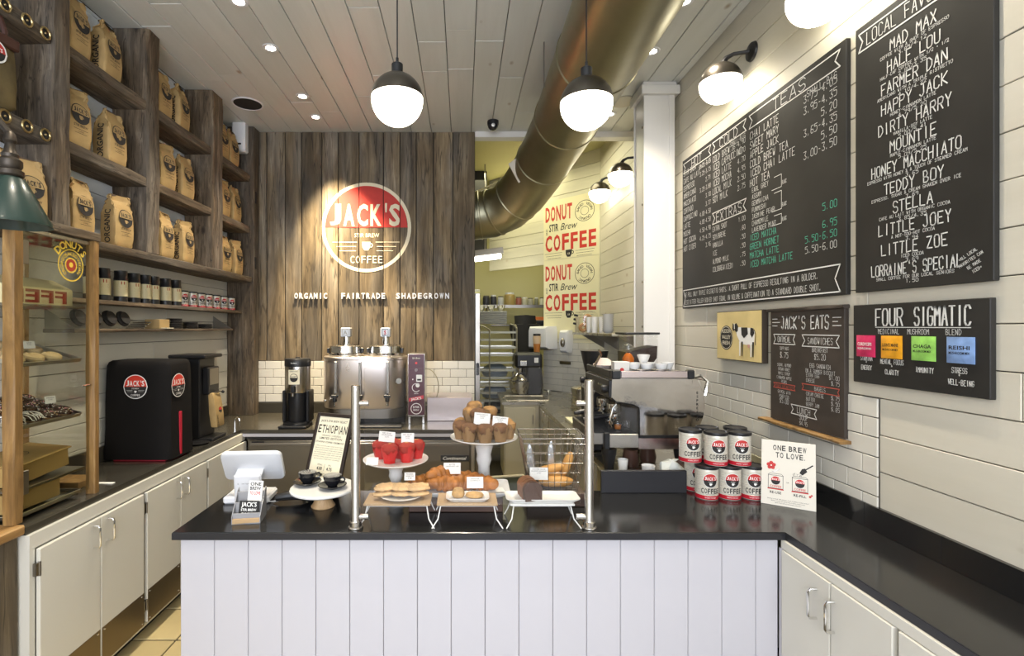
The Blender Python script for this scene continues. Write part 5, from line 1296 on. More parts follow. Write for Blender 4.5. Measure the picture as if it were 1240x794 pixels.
a.rect(.07, .090, .105, .102, ink, 0); a.text('LOCAL', .0875, .093, .006, cream_i, 1); a.frame(.108, .090, .15, .102, .0012, ink, 0); a.text('ORGANIC. LOCAL. CRAFTED WITH TASTE', c, .055, .010, ink, 0, width=.175, bold=.01)
m_ = MB(); mp = plane_map((0, -.002, 0), (1, 0, 0), (0, 0, 1), .0005); a.emit(m_, lambda u, v, l: MF @ mp(u, v, l)); m_.build('lettering', fm_)

# ---- sneeze guard
sgd = thing('glass_guard', 'clear glass guard between two steel posts along the worktop front', 'guard')
post_x = (WX(431, 2.035), WX(713, 2.035))
for i, x in enumerate(post_x):
    y = 2.03; top_z = 1.505 + .022 * i
    MB(steel).lathe([(.030, 0), (.031, .004), (.030, .008), (.024, .010), (.024, .028), (.020, .030), (.0185, .034), (.0185, top_z - ZT - .002), (.0165, top_z - ZT), (0, top_z - ZT)], (x, y, ZT), 28).build('post', sgd)
    s_ = 1 if i == 0 else -1
    for z in (.968, 1.432): MB(steel).cyl((x + s_ * .017, y, z), (x + s_ * .052, y, z), .0115, n=16).build('glass_clamp', sgd)
MB(glass_m).box(post_x[0] + .034, post_x[1] - .034, 2.040, 2.046, 1.013, 1.575, bev=.001).build('glass_panel', sgd)
# ---- wire riser stands
def riser(x0, x1, y0, y1, lab, board):
    t = thing('wire_riser', lab, 'stand', (0, 0, 0), 0, 'low wire risers under the pastries')
    wm = mat('white_wire', (.70, .69, .66), .35); h = ZT + .078
    for x, s_ in ((x0, -1), (x1, 1)):
        MB(wm).tube([(x + s_ * .030, y0 - .035, ZT + .002), (x + s_ * .006, y0 - .006, ZT + .03), (x - s_ * .004, y0 + .012, h), (x - s_ * .004, y1 - .01, h), (x + s_ * .012, y1, ZT + .03), (x + s_ * .025, y1 + .01, ZT + .002)], .0028, 6).build('wire_leg', t)
    MB(wm).tube([(x0, y0 + .012, h), (x1, y0 + .012, h)], .0028, 6).build('cross_wire', t)
    MB(board).box(x0 - .012, x1 + .012, y0, y1, h + .003, h + .011, bev=.002).build('board', t)
    return h + .0115
tan = mat('tan_board', (.42, .29, .16), .6)
zr1 = riser(-.40, -.145, 2.055, 2.20, 'low wire riser with tan board under the round pastry plate', tan)
zr2 = riser(-.095, .135, 2.055, 2.20, 'low wire riser with tan board under the small rectangular plate', tan)
zr3 = riser(.21, .455, 2.055, 2.17, 'low wire riser under the white plate with loaf cake', mat('white_board', (.7, .7, .68), .4))
# round plate of folded pastries
px_, py_ = -.265, 2.15
pl_ = tag(MB(ceramic).lathe([(0, 0), (.06, 0), (.068, .004), (.095, .011), (.098, .014), (.095, .0145), (.066, .008), (0, .006)], (px_, py_, zr1), 40).build('round_plate'), 'round white plate of pale folded pastries on the left riser', 'plate')
pale = mat('pale_pastry', (.58, .38, .18), .75, bump=.5, bscale=45, var=.3, vscale=25)
def pastry_mesh():
    mb = MB(pale); rr = []; rgp = random.Random(2)
    for i in range(9):
        t = -1 + i / 4; s_ = max(.25, (1 - abs(t) ** 4)) ** .5
        rr.append([Vector((t * .046, .026 * s_ * math.cos(q), .009 * (s_ * (1.15 + .25 * math.cos(i * 2.2))) * math.sin(q) + .009)) + Vector((0, rgp.uniform(-.001, .001), rgp.uniform(-.0008, .0008))) for q in [2 * math.pi * j / 12 for j in range(12)]])
    return mb.rings(rr).build('p', me_only=True)
pm_ = pastry_mesh(); k = 0
for lv in range(2):
    for i, (dx, rz) in enumerate(((-.072, 20), (0.0, -8), (.075, 12))):
        for j, dy in enumerate((-.032, .030)):
            if lv == 1 and j == 1: dy = .02
            o = link('folded_pastry', pm_, None, (px_ + dx * (1 - .06 * lv), py_ + dy * (1 - .3 * lv), zr1 + .0145 + .019 * lv)); o.rotation_euler = (0, R(0), R(rz + 7 * j))
            tag(o, '%s folded pastry, %s %s of the round plate' % (('bottom', 'upper')[lv], ('front', 'back')[j], ('left', 'middle', 'right')[i]), 'pastry', 'folded pastries on the round plate')
card_tag((px_ + .03, py_ + .055, zr1 + .04), .048, .034, 0, 12, ('RHUBARB', 'HAND PIE', '3.50'), 'price card standing behind the folded pastries')
# red muffins on white stand
def cake_stand(x, y, h, r, lab, fr_=.055):
    t = thing('cake_stand', lab, 'cake stand', (x, y, ZT))
    MB(ceramic).lathe([(fr_, 0), (fr_, .008), (fr_ * .8, .016), (fr_ * .55, .04), (fr_ * .72, .05), (fr_ * .5, .065), (fr_ * .45, h * .5), (fr_ * .62, h * .62), (fr_ * .55, h * .7), (fr_ * .75, h * .86), (fr_ * 1.0, h - .018), (0, h - .018)], n=32).build('foot', t)
    MB(ceramic).lathe([(0, h - .018), (.06, h - .018), (r * .9, h - .010), (r, h - .001), (r, h + .003), (r - .006, h + .002), (r * .88, h - .003), (0, h - .004)], n=48).build('plate', t)
    return ZT + h
rx, ry = WX(479, 2.32), 2.33
zp = cake_stand(rx, ry, .205, .152, 'white ceramic cake stand of red wrapped muffins behind the left riser') - .003
redp = mat('red_paper_wrap', (.50, .012, .012), .45, bump=.2, bscale=30); redc = mat('red_velvet_cake', (.30, .02, .01), .8, bump=.5, bscale=70); crumb = mat('golden_crumb', (.60, .34, .10), .8)
kwrap = mat('kraft_wrap', (.25, .145, .06), .7, bump=.2, bscale=30, var=.15, vscale=20); cake = mat('banana_cake', (.34, .18, .055), .8, bump=.7, bscale=60, var=.4, vscale=35); dcake = mat('bran_cake', (.15, .07, .028), .85, bump=.7, bscale=60, var=.4, vscale=30)
def muffin(nm, wrap, ck, cr=None, petals=True):
    t = thing(nm, 'x', 'muffin'); rr = []; n = 24
    for z, r, pk in ((0, .026, 0), (.02, .030, 0), (.045, .036, .0), (.056, .040, 1)):
        rr.append([Vector((r * (1 + .05 * math.cos(12 * q * 0 + 6 * q)) * math.cos(q), r * (1 + .05 * math.cos(6 * q)) * math.sin(q), z + pk * (.018 * math.cos(4 * q) + .004))) for q in [2 * math.pi * i / n for i in range(n)]])
    MB(wrap).rings(rr, cap1=False).build('paper_wrap', t)
    rgm = random.Random(4)
    M2 = MB(ck); M2.rings([[Vector(((r + rgm.uniform(-.0015, .0015)) * math.cos(q), (r + rgm.uniform(-.0015, .0015)) * math.sin(q), z + rgm.uniform(-.001, .001))) for q in [2 * math.pi * i / 18 for i in range(18)]] for z, r in ((.03, .029), (.05, .036), (.062, .040), (.075, .036), (.084, .025), (.087, .010))]); M2.build('cake_top', t)
    if cr:
        mb = MB(cr)
        for i in range(14): q = rgm.uniform(0, 6.28); rr_ = rgm.uniform(0, .024); mb.box(-.003, .003, -.003, .003, -.002, .003, M=Matrix.Translation((rr_ * math.cos(q), rr_ * math.sin(q), .0865 - rr_ * .3)) @ Matrix.Rotation(q, 4, 'Z'))
        tag(mb.build('crumbs', t), kind='stuff')
    return t
rm = muffin('red_muffin', redp, redc, crumb)
for i, (dx, dy, lb) in enumerate(((-.075, .02, 'far left of the red group'), (-.022, -.055, 'front left, leaning over the plate edge'), (.012, .035, 'behind the front pair'), (.055, -.035, 'front right beside the glass reflection'), (.095, .03, 'far right of the red group'), (-.045, .09, 'back row of the stand'))):
    put(rm, (rx + dx, ry + dy, zp), 40 * i, 'red wrapped muffin on the lower cake stand, ' + lb, 'red muffins', 1.0)
card_tag((rx - .045, ry - .0, zp + .082), .075, .048, 4, 8, ('RED VELVET', 'CRUMB MUFFIN', '3.75'), 'price card standing on the left red muffins', wire=False, tilt=6)
card_tag((rx + .055, ry - .0, zp + .078), .06, .045, 0, 8, ('RED VELVET', 'VEGAN', '3.75'), 'price card standing on the right red muffins', wire=False)
card_tag((rx - .095, ry - .10, zp + .001), .055, .034, -6, 25, ('', ), 'blank white card at the front rim of the red muffin stand', wire=False)
# brown muffins on tall stand
mx_, my_ = WX(586, 2.43), 2.43
zp = cake_stand(mx_, my_, .288, .165, 'tall white cake stand piled with brown paper wrapped muffins', .062) - .003
bm_ = muffin('brown_muffin', kwrap, cake); bm2_ = muffin('brown_muffin', kwrap, dcake)
pos = []
for i in range(7): q = -90 + (i - 3) * 38; pos.append((.118 * math.cos(R(q)), .118 * math.sin(R(q)), 0, 'outer ring, %s from the left' % ('first', 'second', 'third', 'fourth', 'fifth', 'sixth', 'seventh')[i]))
for i in range(4): q = -90 + (i - 1.5) * 75; pos.append((.045 * math.cos(R(q)), .045 * math.sin(R(q)), .03 if 0 else 0, 'inner ring, %s from the left' % ('first', 'second', 'third', 'fourth')[i]))
pos += [(-.065, .0, .062, 'second layer at the left'), (-.03, -.035, .06, 'second layer at the centre'), (-.045, .03, .085, 'topmost of the pile'), (.03, .045, .058, 'second layer at the back')]
for i, (dx, dy, dz, lb) in enumerate(pos):
    put(bm_ if i in (0, 5, 6, 11, 13, 14) else bm2_, (mx_ + dx, my_ + dy, zp + dz), 37 * i, 'brown paper wrapped muffin on the tall stand, ' + lb, 'brown muffins')
card_tag((mx_ - .015, my_ - .09, zp + .078), .076, .055, 4, 6, ('BANANA WALNUT', 'MUFFIN', '3.75'), 'left price card among the brown muffins', wire=False, tilt=6)
card_tag((mx_ + .070, my_ - .09, zp + .066), .072, .05, -3, 6, ('CORN BLUEBERRY', 'MUFFIN', '3.75'), 'right price card among the brown muffins', wire=False, tilt=6)
# croissant tray on dark riser box
tag(MB(dkbox).box(-.24, .18, 2.205, 2.345, ZT, ZT + .062, bev=.003).build('dark_riser_box'), 'low dark wooden riser box under the croissant tray', 'riser')
tx, ty, tz = WX(554, 2.25), 2.275, ZT + .0625
rr = []
def rrect(hx, hy, z, cr=.02):
    r = []
    for (sx, sy, a0) in ((1, -1, -90), (1, 1, 0), (-1, 1, 90), (-1, -1, 180)):
        for q in range(5): an = R(a0 + q * 22.5); r.append(Vector((sx * (hx - cr) + cr * math.cos(an), sy * (hy - cr) + cr * math.sin(an), z)))
    return r
def platter(nm, x, y, z, hx, hy, lab, h=.022, M=None):
    o = MB(ceramic).rings([rrect(hx * .86, hy * .82, 0), rrect(hx * .9, hy * .86, .004), rrect(hx, hy, h), rrect(hx, hy, h + .003), rrect(hx * .97, hy * .95, h + .002), rrect(hx * .86, hy * .80, .006)]).build(nm, None, (x, y, z))
    return tag(o, lab, 'plate')
o = platter('croissant_platter', tx, ty, tz + .008, .236, .082, 'large white rectangular platter of croissants in the middle'); o.rotation_euler = (R(5), 0, 0)
crm = mat('croissant_crust', (.36, .13, .022), .5, bump=.5, bscale=30, var=.45, vscale=18)
def croissant_mesh(seed):
    rgx = random.Random(seed); rr = []
    for i in range(25):
        t = -1 + i / 12; r = .036 * (1 - abs(t) ** 1.8) ** .6 + .006; r *= 1 + .10 * math.cos(t * 16)
        a_ = t * 1.05; c = Vector((.075 * math.sin(a_) / .87, -.05 * (1 - math.cos(a_)) + .01, 0)); dx = Vector((math.cos(a_), -math.sin(a_), 0)); ny = Vector((math.sin(a_), math.cos(a_), 0))
        rr.append([c + ny * r * math.cos(q) * .95 + Vector((0, 0, r * .85 * math.sin(q) + .031)) + Vector((0, 0, rgx.uniform(-.0012, .0012))) for q in [2 * math.pi * j / 14 for j in range(14)]])
    return MB(crm).rings(rr).build('c', me_only=True)
cm = croissant_mesh(3)
for i, (dx, dy, dz, rz, lb) in enumerate(((-.155, -.005, .0, 12, 'far left'), (-.085, .025, .006, 50, 'back left'), (-.055, -.03, .004, -4, 'second from the left in front'), (.02, -.025, .004, 8, 'middle front'), (.045, .03, .006, -10, 'back middle'), (.105, -.012, .002, -14, 'far right'), (-.07, .01, .035, 25, 'top of the left heap'))):
    o = link('croissant', cm, None, (tx + dx, ty + dy, tz + .016 + dz)); o.rotation_euler = (0, 0, R(rz)); tag(o, 'golden croissant on the white platter, ' + lb, 'croissant', 'croissants on the platter')
card_tag((tx - .025, ty + .0, tz + .075), .078, .05, 0, 8, ('BUTTER', 'CROISSANT 3.50'), 'price card with wire clip above the croissants')
o = tag(MB(paper).box(-.04, .04, -.03, .03, 0, .001).build('receipt_paper', None, (tx + .175, ty - .01, tz + .018)), 'round edged white paper on the right of the croissant platter', 'paper')
# small plate with scone and cookie
o = platter('small_platter', .022, 2.125, zr2, .092, .052, 'small white rectangular plate with two cookies on the middle riser', .012)
ckm = mat('cookie', (.50, .30, .11), .8, bump=.6, bscale=50, var=.3, vscale=30)
tag(MB(ckm).lathe([(0, 0), (.022, .001), (.028, .010), (.026, .024), (.018, .036), (0, .040)], (-.018, 2.125, zr2 + .007), 20).build('round_scone'), 'tall round scone on the small middle plate', 'scone')
tag(MB(ckm).lathe([(0, 0), (.034, .001), (.040, .006), (.036, .014), (.018, .019), (0, .020)], (.052, 2.125, zr2 + .007), 24, sy=.8).build('flat_cookie'), 'flat oval cookie on the small middle plate', 'cookie')
card_tag((.055, 2.165, zr2 + .018), .072, .048, 0, 10, ('CHOC CHIP', 'COOKIE 2.75'), 'price card with wire clip behind the flat cookie')
# long white plate with loaf
o = platter('long_platter', .338, 2.115, zr3, .155, .058, 'long white rectangular plate with a dark loaf cake at the right', .014)
lf = thing('loaf_cake', 'dark chocolate loaf cake slices on the long white plate', 'cake', (.285, 2.11, zr3 + .0075), 14)
lfm = mat('loaf_crust', (.21, .085, .032), .6, bump=.6, bscale=40, var=.5, vscale=18); lfd = mat('chocolate_crumb', (.06, .026, .014), .75, bump=.6, bscale=60)
for i, y in enumerate((-.040, -.010, .020, .048)):
    M_ = Matrix.Translation((.002 * i, y, 0)) @ Matrix.Rotation(R(-10 + 3 * i), 4, 'X')
    MB(lfd if i == 0 else lfm).prism([(-.036, 0), (.036, 0), (.040, .05), (.030, .068), (.012, .078), (-.012, .077), (-.030, .066), (-.040, .05)], -.013, .013, 'y').build('cake_slice', lf).matrix_local = M_
# bread basket on a dark box
tag(MB(dkbox).box(.295, .565, 2.27, 2.475, ZT, ZT + .062, bev=.003).build('dark_basket_riser'), 'dark wooden box under the wire bread basket', 'riser')
bs = thing('wire_basket', 'tapered chrome wire basket holding bread rolls', 'basket', (.425, 2.375, ZT + .063))
def bp(u, v, s_, z):     # wall points of the tapered basket
    hx = .105 + .045 * z / .25; hy = .085 + .025 * z / .25
    return {0: (u * hx, -hy, z), 1: (hx, u * hy, z), 2: (-u * hx, hy, z), 3: (-hx, -u * hy, z)}[s_]
mb = MB(wire_m)
for z in (.002, .045, .09, .135, .18, .225, .25):
    hx = .105 + .045 * z / .25; hy = .085 + .025 * z / .25; mb.tube([(-hx, -hy, z), (hx, -hy, z), (hx, hy, z), (-hx, hy, z)], .0016 if z < .24 else .003, 5, closed=True)
for s_ in range(4):
    for i in range(9): u = -1 + i / 4; mb.tube([bp(u, 0, s_, 0), bp(u, 0, s_, .25)], .0014, 5)
for i in range(6): y = -.08 + i * .032; mb.tube([(-.105, y, .002), (.105, y, .002)], .0014, 5)
tag(mb.build('wire_mesh', bs), kind='stuff')
crust = mat('roll_crust', (.55, .28, .075), .5, bump=.3, bscale=20, var=.3, vscale=10)
def roll(nm, L, r, loc, rot, lab):
    rr = [[Vector((t * L, r * s_ * math.cos(q), r * .8 * s_ * math.sin(q))) for q in [2 * math.pi * j / 14 for j in range(14)]] for t, s_ in [(-1 + i / 6, max(.15, 1 - abs(-1 + i / 6) ** 3) ** .5) for i in range(13)]]
    o = MB(crust).rings(rr).build(nm, None, loc); o.rotation_euler = [R(v) for v in rot]; return tag(o, lab, 'bread', 'bread rolls in the basket')
bx0, by0, bz0 = .425, 2.375, ZT + .063
roll('bread_roll', .080, .032, (bx0 + .015, by0 - .04, bz0 + .034), (0, 0, 4), 'long bread roll lying at the front of the wire basket')
roll('bread_roll', .075, .026, (bx0 - .01, by0 + .0, bz0 + .080), (0, -14, -6), 'bread roll lying on top of the front one in the basket')
roll('bread_roll', .060, .026, (bx0 + .075, by0 + .0, bz0 + .105), (0, -68, 10), 'bread roll standing upright at the right of the basket')
roll('bread_roll', .075, .030, (bx0 - .005, by0 + .05, bz0 + .034), (0, 0, -3), 'bread roll at the back of the wire basket')
card_tag((.425 - .075, 2.268, ZT + .125), .082, .055, -4, 6, ('ROASTED VEGGIE', 'CROISSANT BREAKFAST', '6.50'), 'price card hanging on the front of the wire basket', wire=False)
foil = mat('crumpled_clear_wrap', (.55, .58, .60), .15, .6, bump=1, bscale=30)
for i, (x, y) in enumerate(((.335, 2.37), (.43, 2.42))):
    mb = MB(foil); rgf = random.Random(i)
    mb.rings([[Vector((w_ * math.cos(q) + rgf.uniform(-.004, .004) + (z * .12 * (-1 if i == 0 else .3)), w_ * .4 * math.sin(q), z)) for q in [2 * math.pi * j / 8 for j in range(8)]] for z, w_ in ((0, .012), (.05, .018), (.11, .013), (.15, .004))], smooth=False)
    tag(mb.build('clear_wrap', None, (x, y, ZT + .12)), 'crumpled clear wrap standing in the wire basket, %s piece' % ('left', 'back')[i], 'wrap')
# one brew card
oc = thing('brew_sign', 'white easel card about re-use and re-fill next to the coffee tins', 'sign')
MO = Matrix.Translation((1.40, 2.325, ZT)) @ Matrix.Rotation(math.atan2(-.115, .172), 4, 'Z') @ Matrix.Rotation(R(-14), 4, 'X')
MB(mat('cream_card_light', (.70, .66, .57), .6)).box(0, .212, 0, .006, 0, .295, bev=.001, M=MO).build('card', oc)
MB(kraft2).box(.08, .14, .007, .010, 0.002, .2, M=MO).build('easel_back', oc)
a = Art(); a.spaced('ONE BREW', .112, .250, .025, ink, 0, width=.13, bold=.02); a.spaced('TO LOVE.', .114, .217, .025, ink, 0, width=.112, bold=.02)
for x in (.058, .152):
    a.frame(x - .030, .075, x + .030, .135, .0018, ink, 0); a.rect(x - .032, .070, x + .032, .075, red_i, 0); logo(a, x, .111, .020, fine=False); a.text('COFFEE', x, .080, .010, red_i, 2, width=.045, bold=.01)
    a.line([(x - .03, .135), (x - .022, .142), (x + .022, .142), (x + .03, .135)], .0015, ink)
a.text('RE-USE', .058, .052, .011, ink, 0, width=.045, bold=.02); a.text('RE-FILL', .152, .052, .011, ink, 0, width=.048, bold=.02); a.text('OR', .105, .105, .006, ink, 0)
for q in range(5): a.disc(.040 + .011 * math.cos(R(72 * q + 18)), .178 + .011 * math.sin(R(72 * q + 18)), .0085, red_i, 0, n=8)
a.disc(.040, .178, .003, white_i, 1, n=6); a.poly([(.048, .150), (.068, .158), (.076, .166), (.060, .162)], steel_d, 0); a.poly([(.040, .152), (.052, .146), (.06, .152)], steel_d, 0)
a.poly([(.150, .158), (.162, .150), (.180, .168), (.172, .182), (.160, .178)], ink, 0); a.line([(.176, .178), (.200, .198)], .005, ink, 0)
rg4 = random.Random(1)
for i in range(14): a.disc(rg4.uniform(.125, .160), rg4.uniform(.144, .155), .0014, ink, 0, n=6)
a.disc(.190, .060, .005, red_i, 0, n=8); a.disc(.196, .066, .004, red_i, 0, n=6)
for k in range(3): a.text('BRING YOUR TIN BACK FOR A REFILL DISCOUNT', .106, .026 - .008 * k, .004, ink, 0, width=.16 - .03 * k)
m_ = MB(); mp = plane_map((0, 0, 0), (1, 0, 0), (0, 0, 1), .0005); a.emit(m_, lambda u, v, l: MO @ mp(u, v, l)); m_.build('printing', oc)
tag(MB(ceramic).lathe([(0, 0), (.03, 0), (.045, .03), (.052, .06), (.049, .06), (.04, .03), (0, .006)], (1.50, 2.50, ZT), 24).build('white_bowl'), 'white bowl behind the coffee tins by the brew sign', 'bowl')
# ================================================================ ESPRESSO MACHINE
em = thing('espresso_machine', 'polished steel espresso machine behind the black stone upstand', 'espresso machine')
Y0, Y1 = 2.70, 3.24
mirror = mat('mirror_steel', (.48, .455, .43), .09, 1, var=.25, vscale=3, bump=.5, bscale=5)
sidep = [(.815, 1.461), (1.252, 1.461), (1.252, 1.30), (1.240, 1.17), (1.225, 1.154), (.966, 1.154), (.962, 1.306), (.93, 1.322), (.835, 1.338), (.812, 1.36)]
MB(mirror).prism(sidep, Y0, Y0 + .012, 'y').build('side_panel', em)
MB(steel_d).prism([(x * .985 + .015, z) for x, z in sidep], Y0 + .013, Y1 - .013, 'y').build('body', em)
MB(mirror).prism(sidep, Y1 - .012, Y1, 'y').build('side_panel', em)
MB(black).tube([(x, Y0 - .001, z) for x, z in [sidep[i] for i in (4, 5, 6, 7, 8, 9)]], .004, 6).build('panel_edge', em)
# pinkish steel cup rail with black corners
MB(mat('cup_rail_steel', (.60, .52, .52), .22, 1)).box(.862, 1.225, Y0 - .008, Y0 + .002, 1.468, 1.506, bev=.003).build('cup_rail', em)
for x0, x1 in ((.812, .862), (1.225, 1.262)): MB(black).box(x0, x1, Y0 - .012, Y0 + .03, 1.462, 1.512, bev=.006).build('rail_corner', em)
MB(black).box(.812, .824, Y0 + .03, Y1, 1.466, 1.506, bev=.003).build('cup_rail', em)
MB(steel_d).box(.83, 1.25, Y0 + .01, Y1 - .01, 1.461, 1.495).build('cup_tray', em)
# curved back panel
cp = [(1.256, 1.455)]
for q in range(11): t = q / 10; cp.append((1.262 + .062 * math.sin(math.pi * (t * .9 + .08)) ** .8, 1.46 - .30 * t))
cp.append((1.246, 1.165))
MB(mirror).prism(cp, Y0 + .006, Y1 - .006, 'y').build('back_panel', em)
a = Art()
for i, ch in enumerate('ESPRESSO'): a.text(ch, .0, .0 - i * .021, .014, ink, 0)
m_ = MB(); a.emit(m_, plane_map((1.283, Y0 + .005, 1.38), (1, 0, 0), (0, 0, 1))); m_.build('side_lettering', em)
# lower band, base and legs
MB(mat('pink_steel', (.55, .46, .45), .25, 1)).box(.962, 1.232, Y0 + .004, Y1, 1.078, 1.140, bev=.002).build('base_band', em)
MB(black).box(.962, 1.236, Y0 + .002, Y1, 1.140, 1.154).build('gap_strip', em)
MB(steel).box(.80, .962, Y0 + .001, Y1, 1.085, 1.162, bev=.004).build('drip_tray', em)
MB(black).box(.772, .805, Y0 - .002, Y0 + .02, 1.075, 1.170, bev=.006).build('tray_corner', em)
MB(steel_d).box(.715, .80, Y0 + .02, Y1 - .02, 1.10, 1.165, bev=.003).build('tray_front', em)
mb = MB(black)
for i in range(22): y = Y0 + .02 + i * .023; mb.box(.725, .955, y, y + .006, 1.163, 1.168)
tag(mb.build('drip_grate', em), kind='stuff')
for x, y in ((.80, Y0 + .04), (1.20, Y0 + .04), (.80, Y1 - .05), (1.20, Y1 - .05)):
    MB(black).lathe([(.022, 0), (.024, .01), (.026, .06), (.038, .12), (.042, .155), (0, .155)], (x + .01, y, .9205), 16).build('leg', em)
# brew groups, portafilters, steam wands, button panel
MB(black).box(.800, .818, Y0 + .012, Y1 - .012, 1.36, 1.455, bev=.004).build('button_panel', em)
for i, y in enumerate((2.86, 3.08)):
    MB(chrome).lathe([(.036, 0), (.040, .01), (.040, .05), (.030, .06), (0, .06)], (.875, y, 1.255), 20).build('group_head', em)
    pf = MB(chrome).lathe([(.034, 0), (.037, .005), (.037, .028), (0, .028)], (.875, y, 1.222), 20).build('portafilter', em)
    MB(black).tube([(.845, y, 1.236), (.80, y - .008, 1.232), (.73, y - .02, 1.222), (.69, y - .027, 1.216)], .014, 10, rad=[.009, .014, .016, .012]).build('handle', pf)
    MB(chrome).tube([(.875, y, 1.222), (.875, y, 1.205), (.86, y - .015, 1.198), (.86, y - .015, 1.188)], .006, 6).build('spout', pf)
    for k in range(4): MB(chrome).cyl((.799, y - .05 + .03 * k, 1.415), (.795, y - .05 + .03 * k, 1.415), .008, n=8).build('button', em)
for i, y in enumerate((Y0 + .03, Y1 - .03)):
    MB(chrome).tube([(.86, y, 1.33), (.83, y, 1.30), (.81, y + .0, 1.22), (.825, y, 1.185)], .005, 6).build('steam_wand', em)
    MB(black).lathe([(0, 0), (.018, .002), (.022, .01), (.022, .03), (.016, .038), (0, .04)], n=14, M=Matrix.Translation((.80, y, 1.405)) @ Matrix.Rotation(R(-90), 4, 'Y')).build('steam_knob', em)
MB(glass_m).box(.84, .955, Y0 + .012, Y0 + .015, 1.17, 1.31).build('splash_glass', em)
MB(chrome).tube([(1.26, Y0 + .12, 1.45), (1.35, Y0 + .11, 1.47), (1.385, Y0 + .10, 1.44), (1.365, Y0 + .09, 1.36)], .010, 6).build('hot_water_pipe', em)
# things on and under it
amber = mat('amber_syrup', (.55, .14, .015), .1, trans=.3); shotm = mat('espresso_shot', (.40, .14, .03), .2)
for i, (x, y, m) in enumerate(((.875, 2.79, shotm), (.93, 2.80, None), (.84, 2.84, None))):
    t = thing('shot_glass', '%s shot glass on the drip tray of the espresso machine' % ('filled amber', 'right empty', 'left empty')[i], 'glass', (x, y, 1.1685))
    MB(glass_m).lathe([(0, 0), (.018, 0), (.022, .045), (.0215, .045), (.0175, .004), (0, .004)], n=16).build('glass_body', t)
    if m: MB(m).lathe([(0, .005), (.017, .005), (.0195, .028), (0, .028)], n=16).build('coffee', t)
zt_ = 1.4955
def small_cup(x, y, z, lab, r=.035, h=.045, m=ceramic): return tag(MB(m).lathe([(0, 0), (r * .6, 0), (r, h * .8), (r, h), (r - .003, h), (r * .58, .004), (0, .004)], (x, y, z), 20).build('espresso_cup'), lab, 'cup', 'cups on the espresso machine')
for i, (x, y, z) in enumerate(((.96, 2.78, zt_), (1.035, 2.79, zt_), (1.115, 2.78, zt_), (1.0, 2.86, zt_), (1.09, 2.87, zt_), (1.045, 2.86, zt_ + .046), (1.19, 2.88, zt_))): small_cup(x, y, z, 'white espresso cup on top of the machine, ' + ('front left', 'front middle', 'front right', 'back left', 'back middle', 'stacked on the upper layer', 'by the right corner')[i])
for i, x in enumerate((.985, 1.09)): tag(MB(ceramic).lathe([(0, 0), (.04, .002), (.062, .010), (.060, .012), (.038, .006), (0, .005)], (x, 2.72 + .07, zt_ - .0005 + .0), 24, ).build('metal_saucer') if 0 else MB(steel).lathe([(0, 0), (.05, .001), (.055, .006), (.053, .007), (0, .003)], (x, 2.745 - .0, 1.507), 24).build('round_steel_lid'), 'flat round steel lid resting on the cup rail, %s one' % ('left', 'right')[i], 'cover', 'steel lids on the cup rail')
cbx = thing('card_cup_box', 'white card box with a small red logo on the espresso machine', 'box', (.885, 2.78, 1.507), 0)
MB(mat('white_card', (.70, .66, .60), .6)).box(-.042, .042, -.03, .03, -.038, .045, bev=.001).build('box_body', cbx)
a = Art(); a.disc(0, .0, .012, red_i, 0, n=10); m_ = MB(); a.emit(m_, plane_map((0, -.0305, 0), (1, 0, 0), (0, 0, 1))); m_.build('logo_print', cbx)
t = thing('syrup_bottle', 'amber syrup bottle with clear stopper beside the grinder hopper', 'bottle', (.99, 2.96, 1.4955))
MB(amber).lathe([(0, 0), (.032, .002), (.034, .01), (.034, .065), (.022, .085), (.012, .095), (0, .095)], n=20).build('bottle_body', t)
MB(glass_m).lathe([(.012, .095), (.014, .10), (.028, .115), (.026, .14), (.01, .15), (0, .15)], n=14).build('stopper', t)
t = thing('paper_towel_heap', 'crumpled pale cloth heap at the left of the machine top', 'cloth', (.87, 3.05, 1.4955))
rgh = random.Random(3); MB(mat('pale_pink_cloth', (.60, .50, .45), .9)).rings([[Vector(((r + rgh.uniform(-.012, .012)) * math.cos(q), (r + rgh.uniform(-.012, .012)) * math.sin(q) * 1.4, z)) for q in [2 * math.pi * i / 14 for i in range(14)]] for z, r in ((0, .05), (.02, .055), (.045, .035), (.06, .012))]).build('cloth', t)
t = thing('black_hopper', 'small black cone hopper behind the left end of the machine', 'hopper', (.90, 3.38, .9205))
MB(black).box(-.07, .07, -.09, .09, 0, .42, bev=.01).build('grinder_body', t)
MB(black).lathe([(.03, .42), (.045, .46), (.075, .58), (.092, .66), (.094, .665), (0, .668)], n=24).build('hopper_cone', t)
t = thing('bean_grinder', 'grinder with square clear hopper half full of coffee beans', 'grinder', (1.19, 3.38, .9205))
MB(steel_d).box(-.075, .075, -.09, .10, 0, .50, bev=.01).build('grinder_body', t)
bean = mat('coffee_beans', (.035, .018, .010), .5, bump=1, bscale=90)
MB(glass_m).box(-.105, .105, -.10, .10, .52, .775, bev=.004).build('hopper_shell', t)
MB(bean).rings([[Vector((sx * w_, sy * w_ * .93, z + (.02 * sx))) for sx, sy in ((-1, -1), (1, -1), (1, 1), (-1, 1))] for z, w_ in ((.53, .06), (.60, .10), (.68, .102))][::1], smooth=False).build('beans', t)
MB(black).box(-.115, .115, -.11, .11, .776, .79, bev=.003).build('hopper_cover', t)
mb = MB(steel)
for i, (x, y, rt) in enumerate(((.86, 2.9, 20),)): mb.tube([(.80, 3.0, 1.51), (.83, 2.97, 1.58), (.815, 2.96, 1.61)], .008, 6)
tag(mb.build('steel_tongs'), 'short steel tongs standing up at the left of the card box', 'tongs')
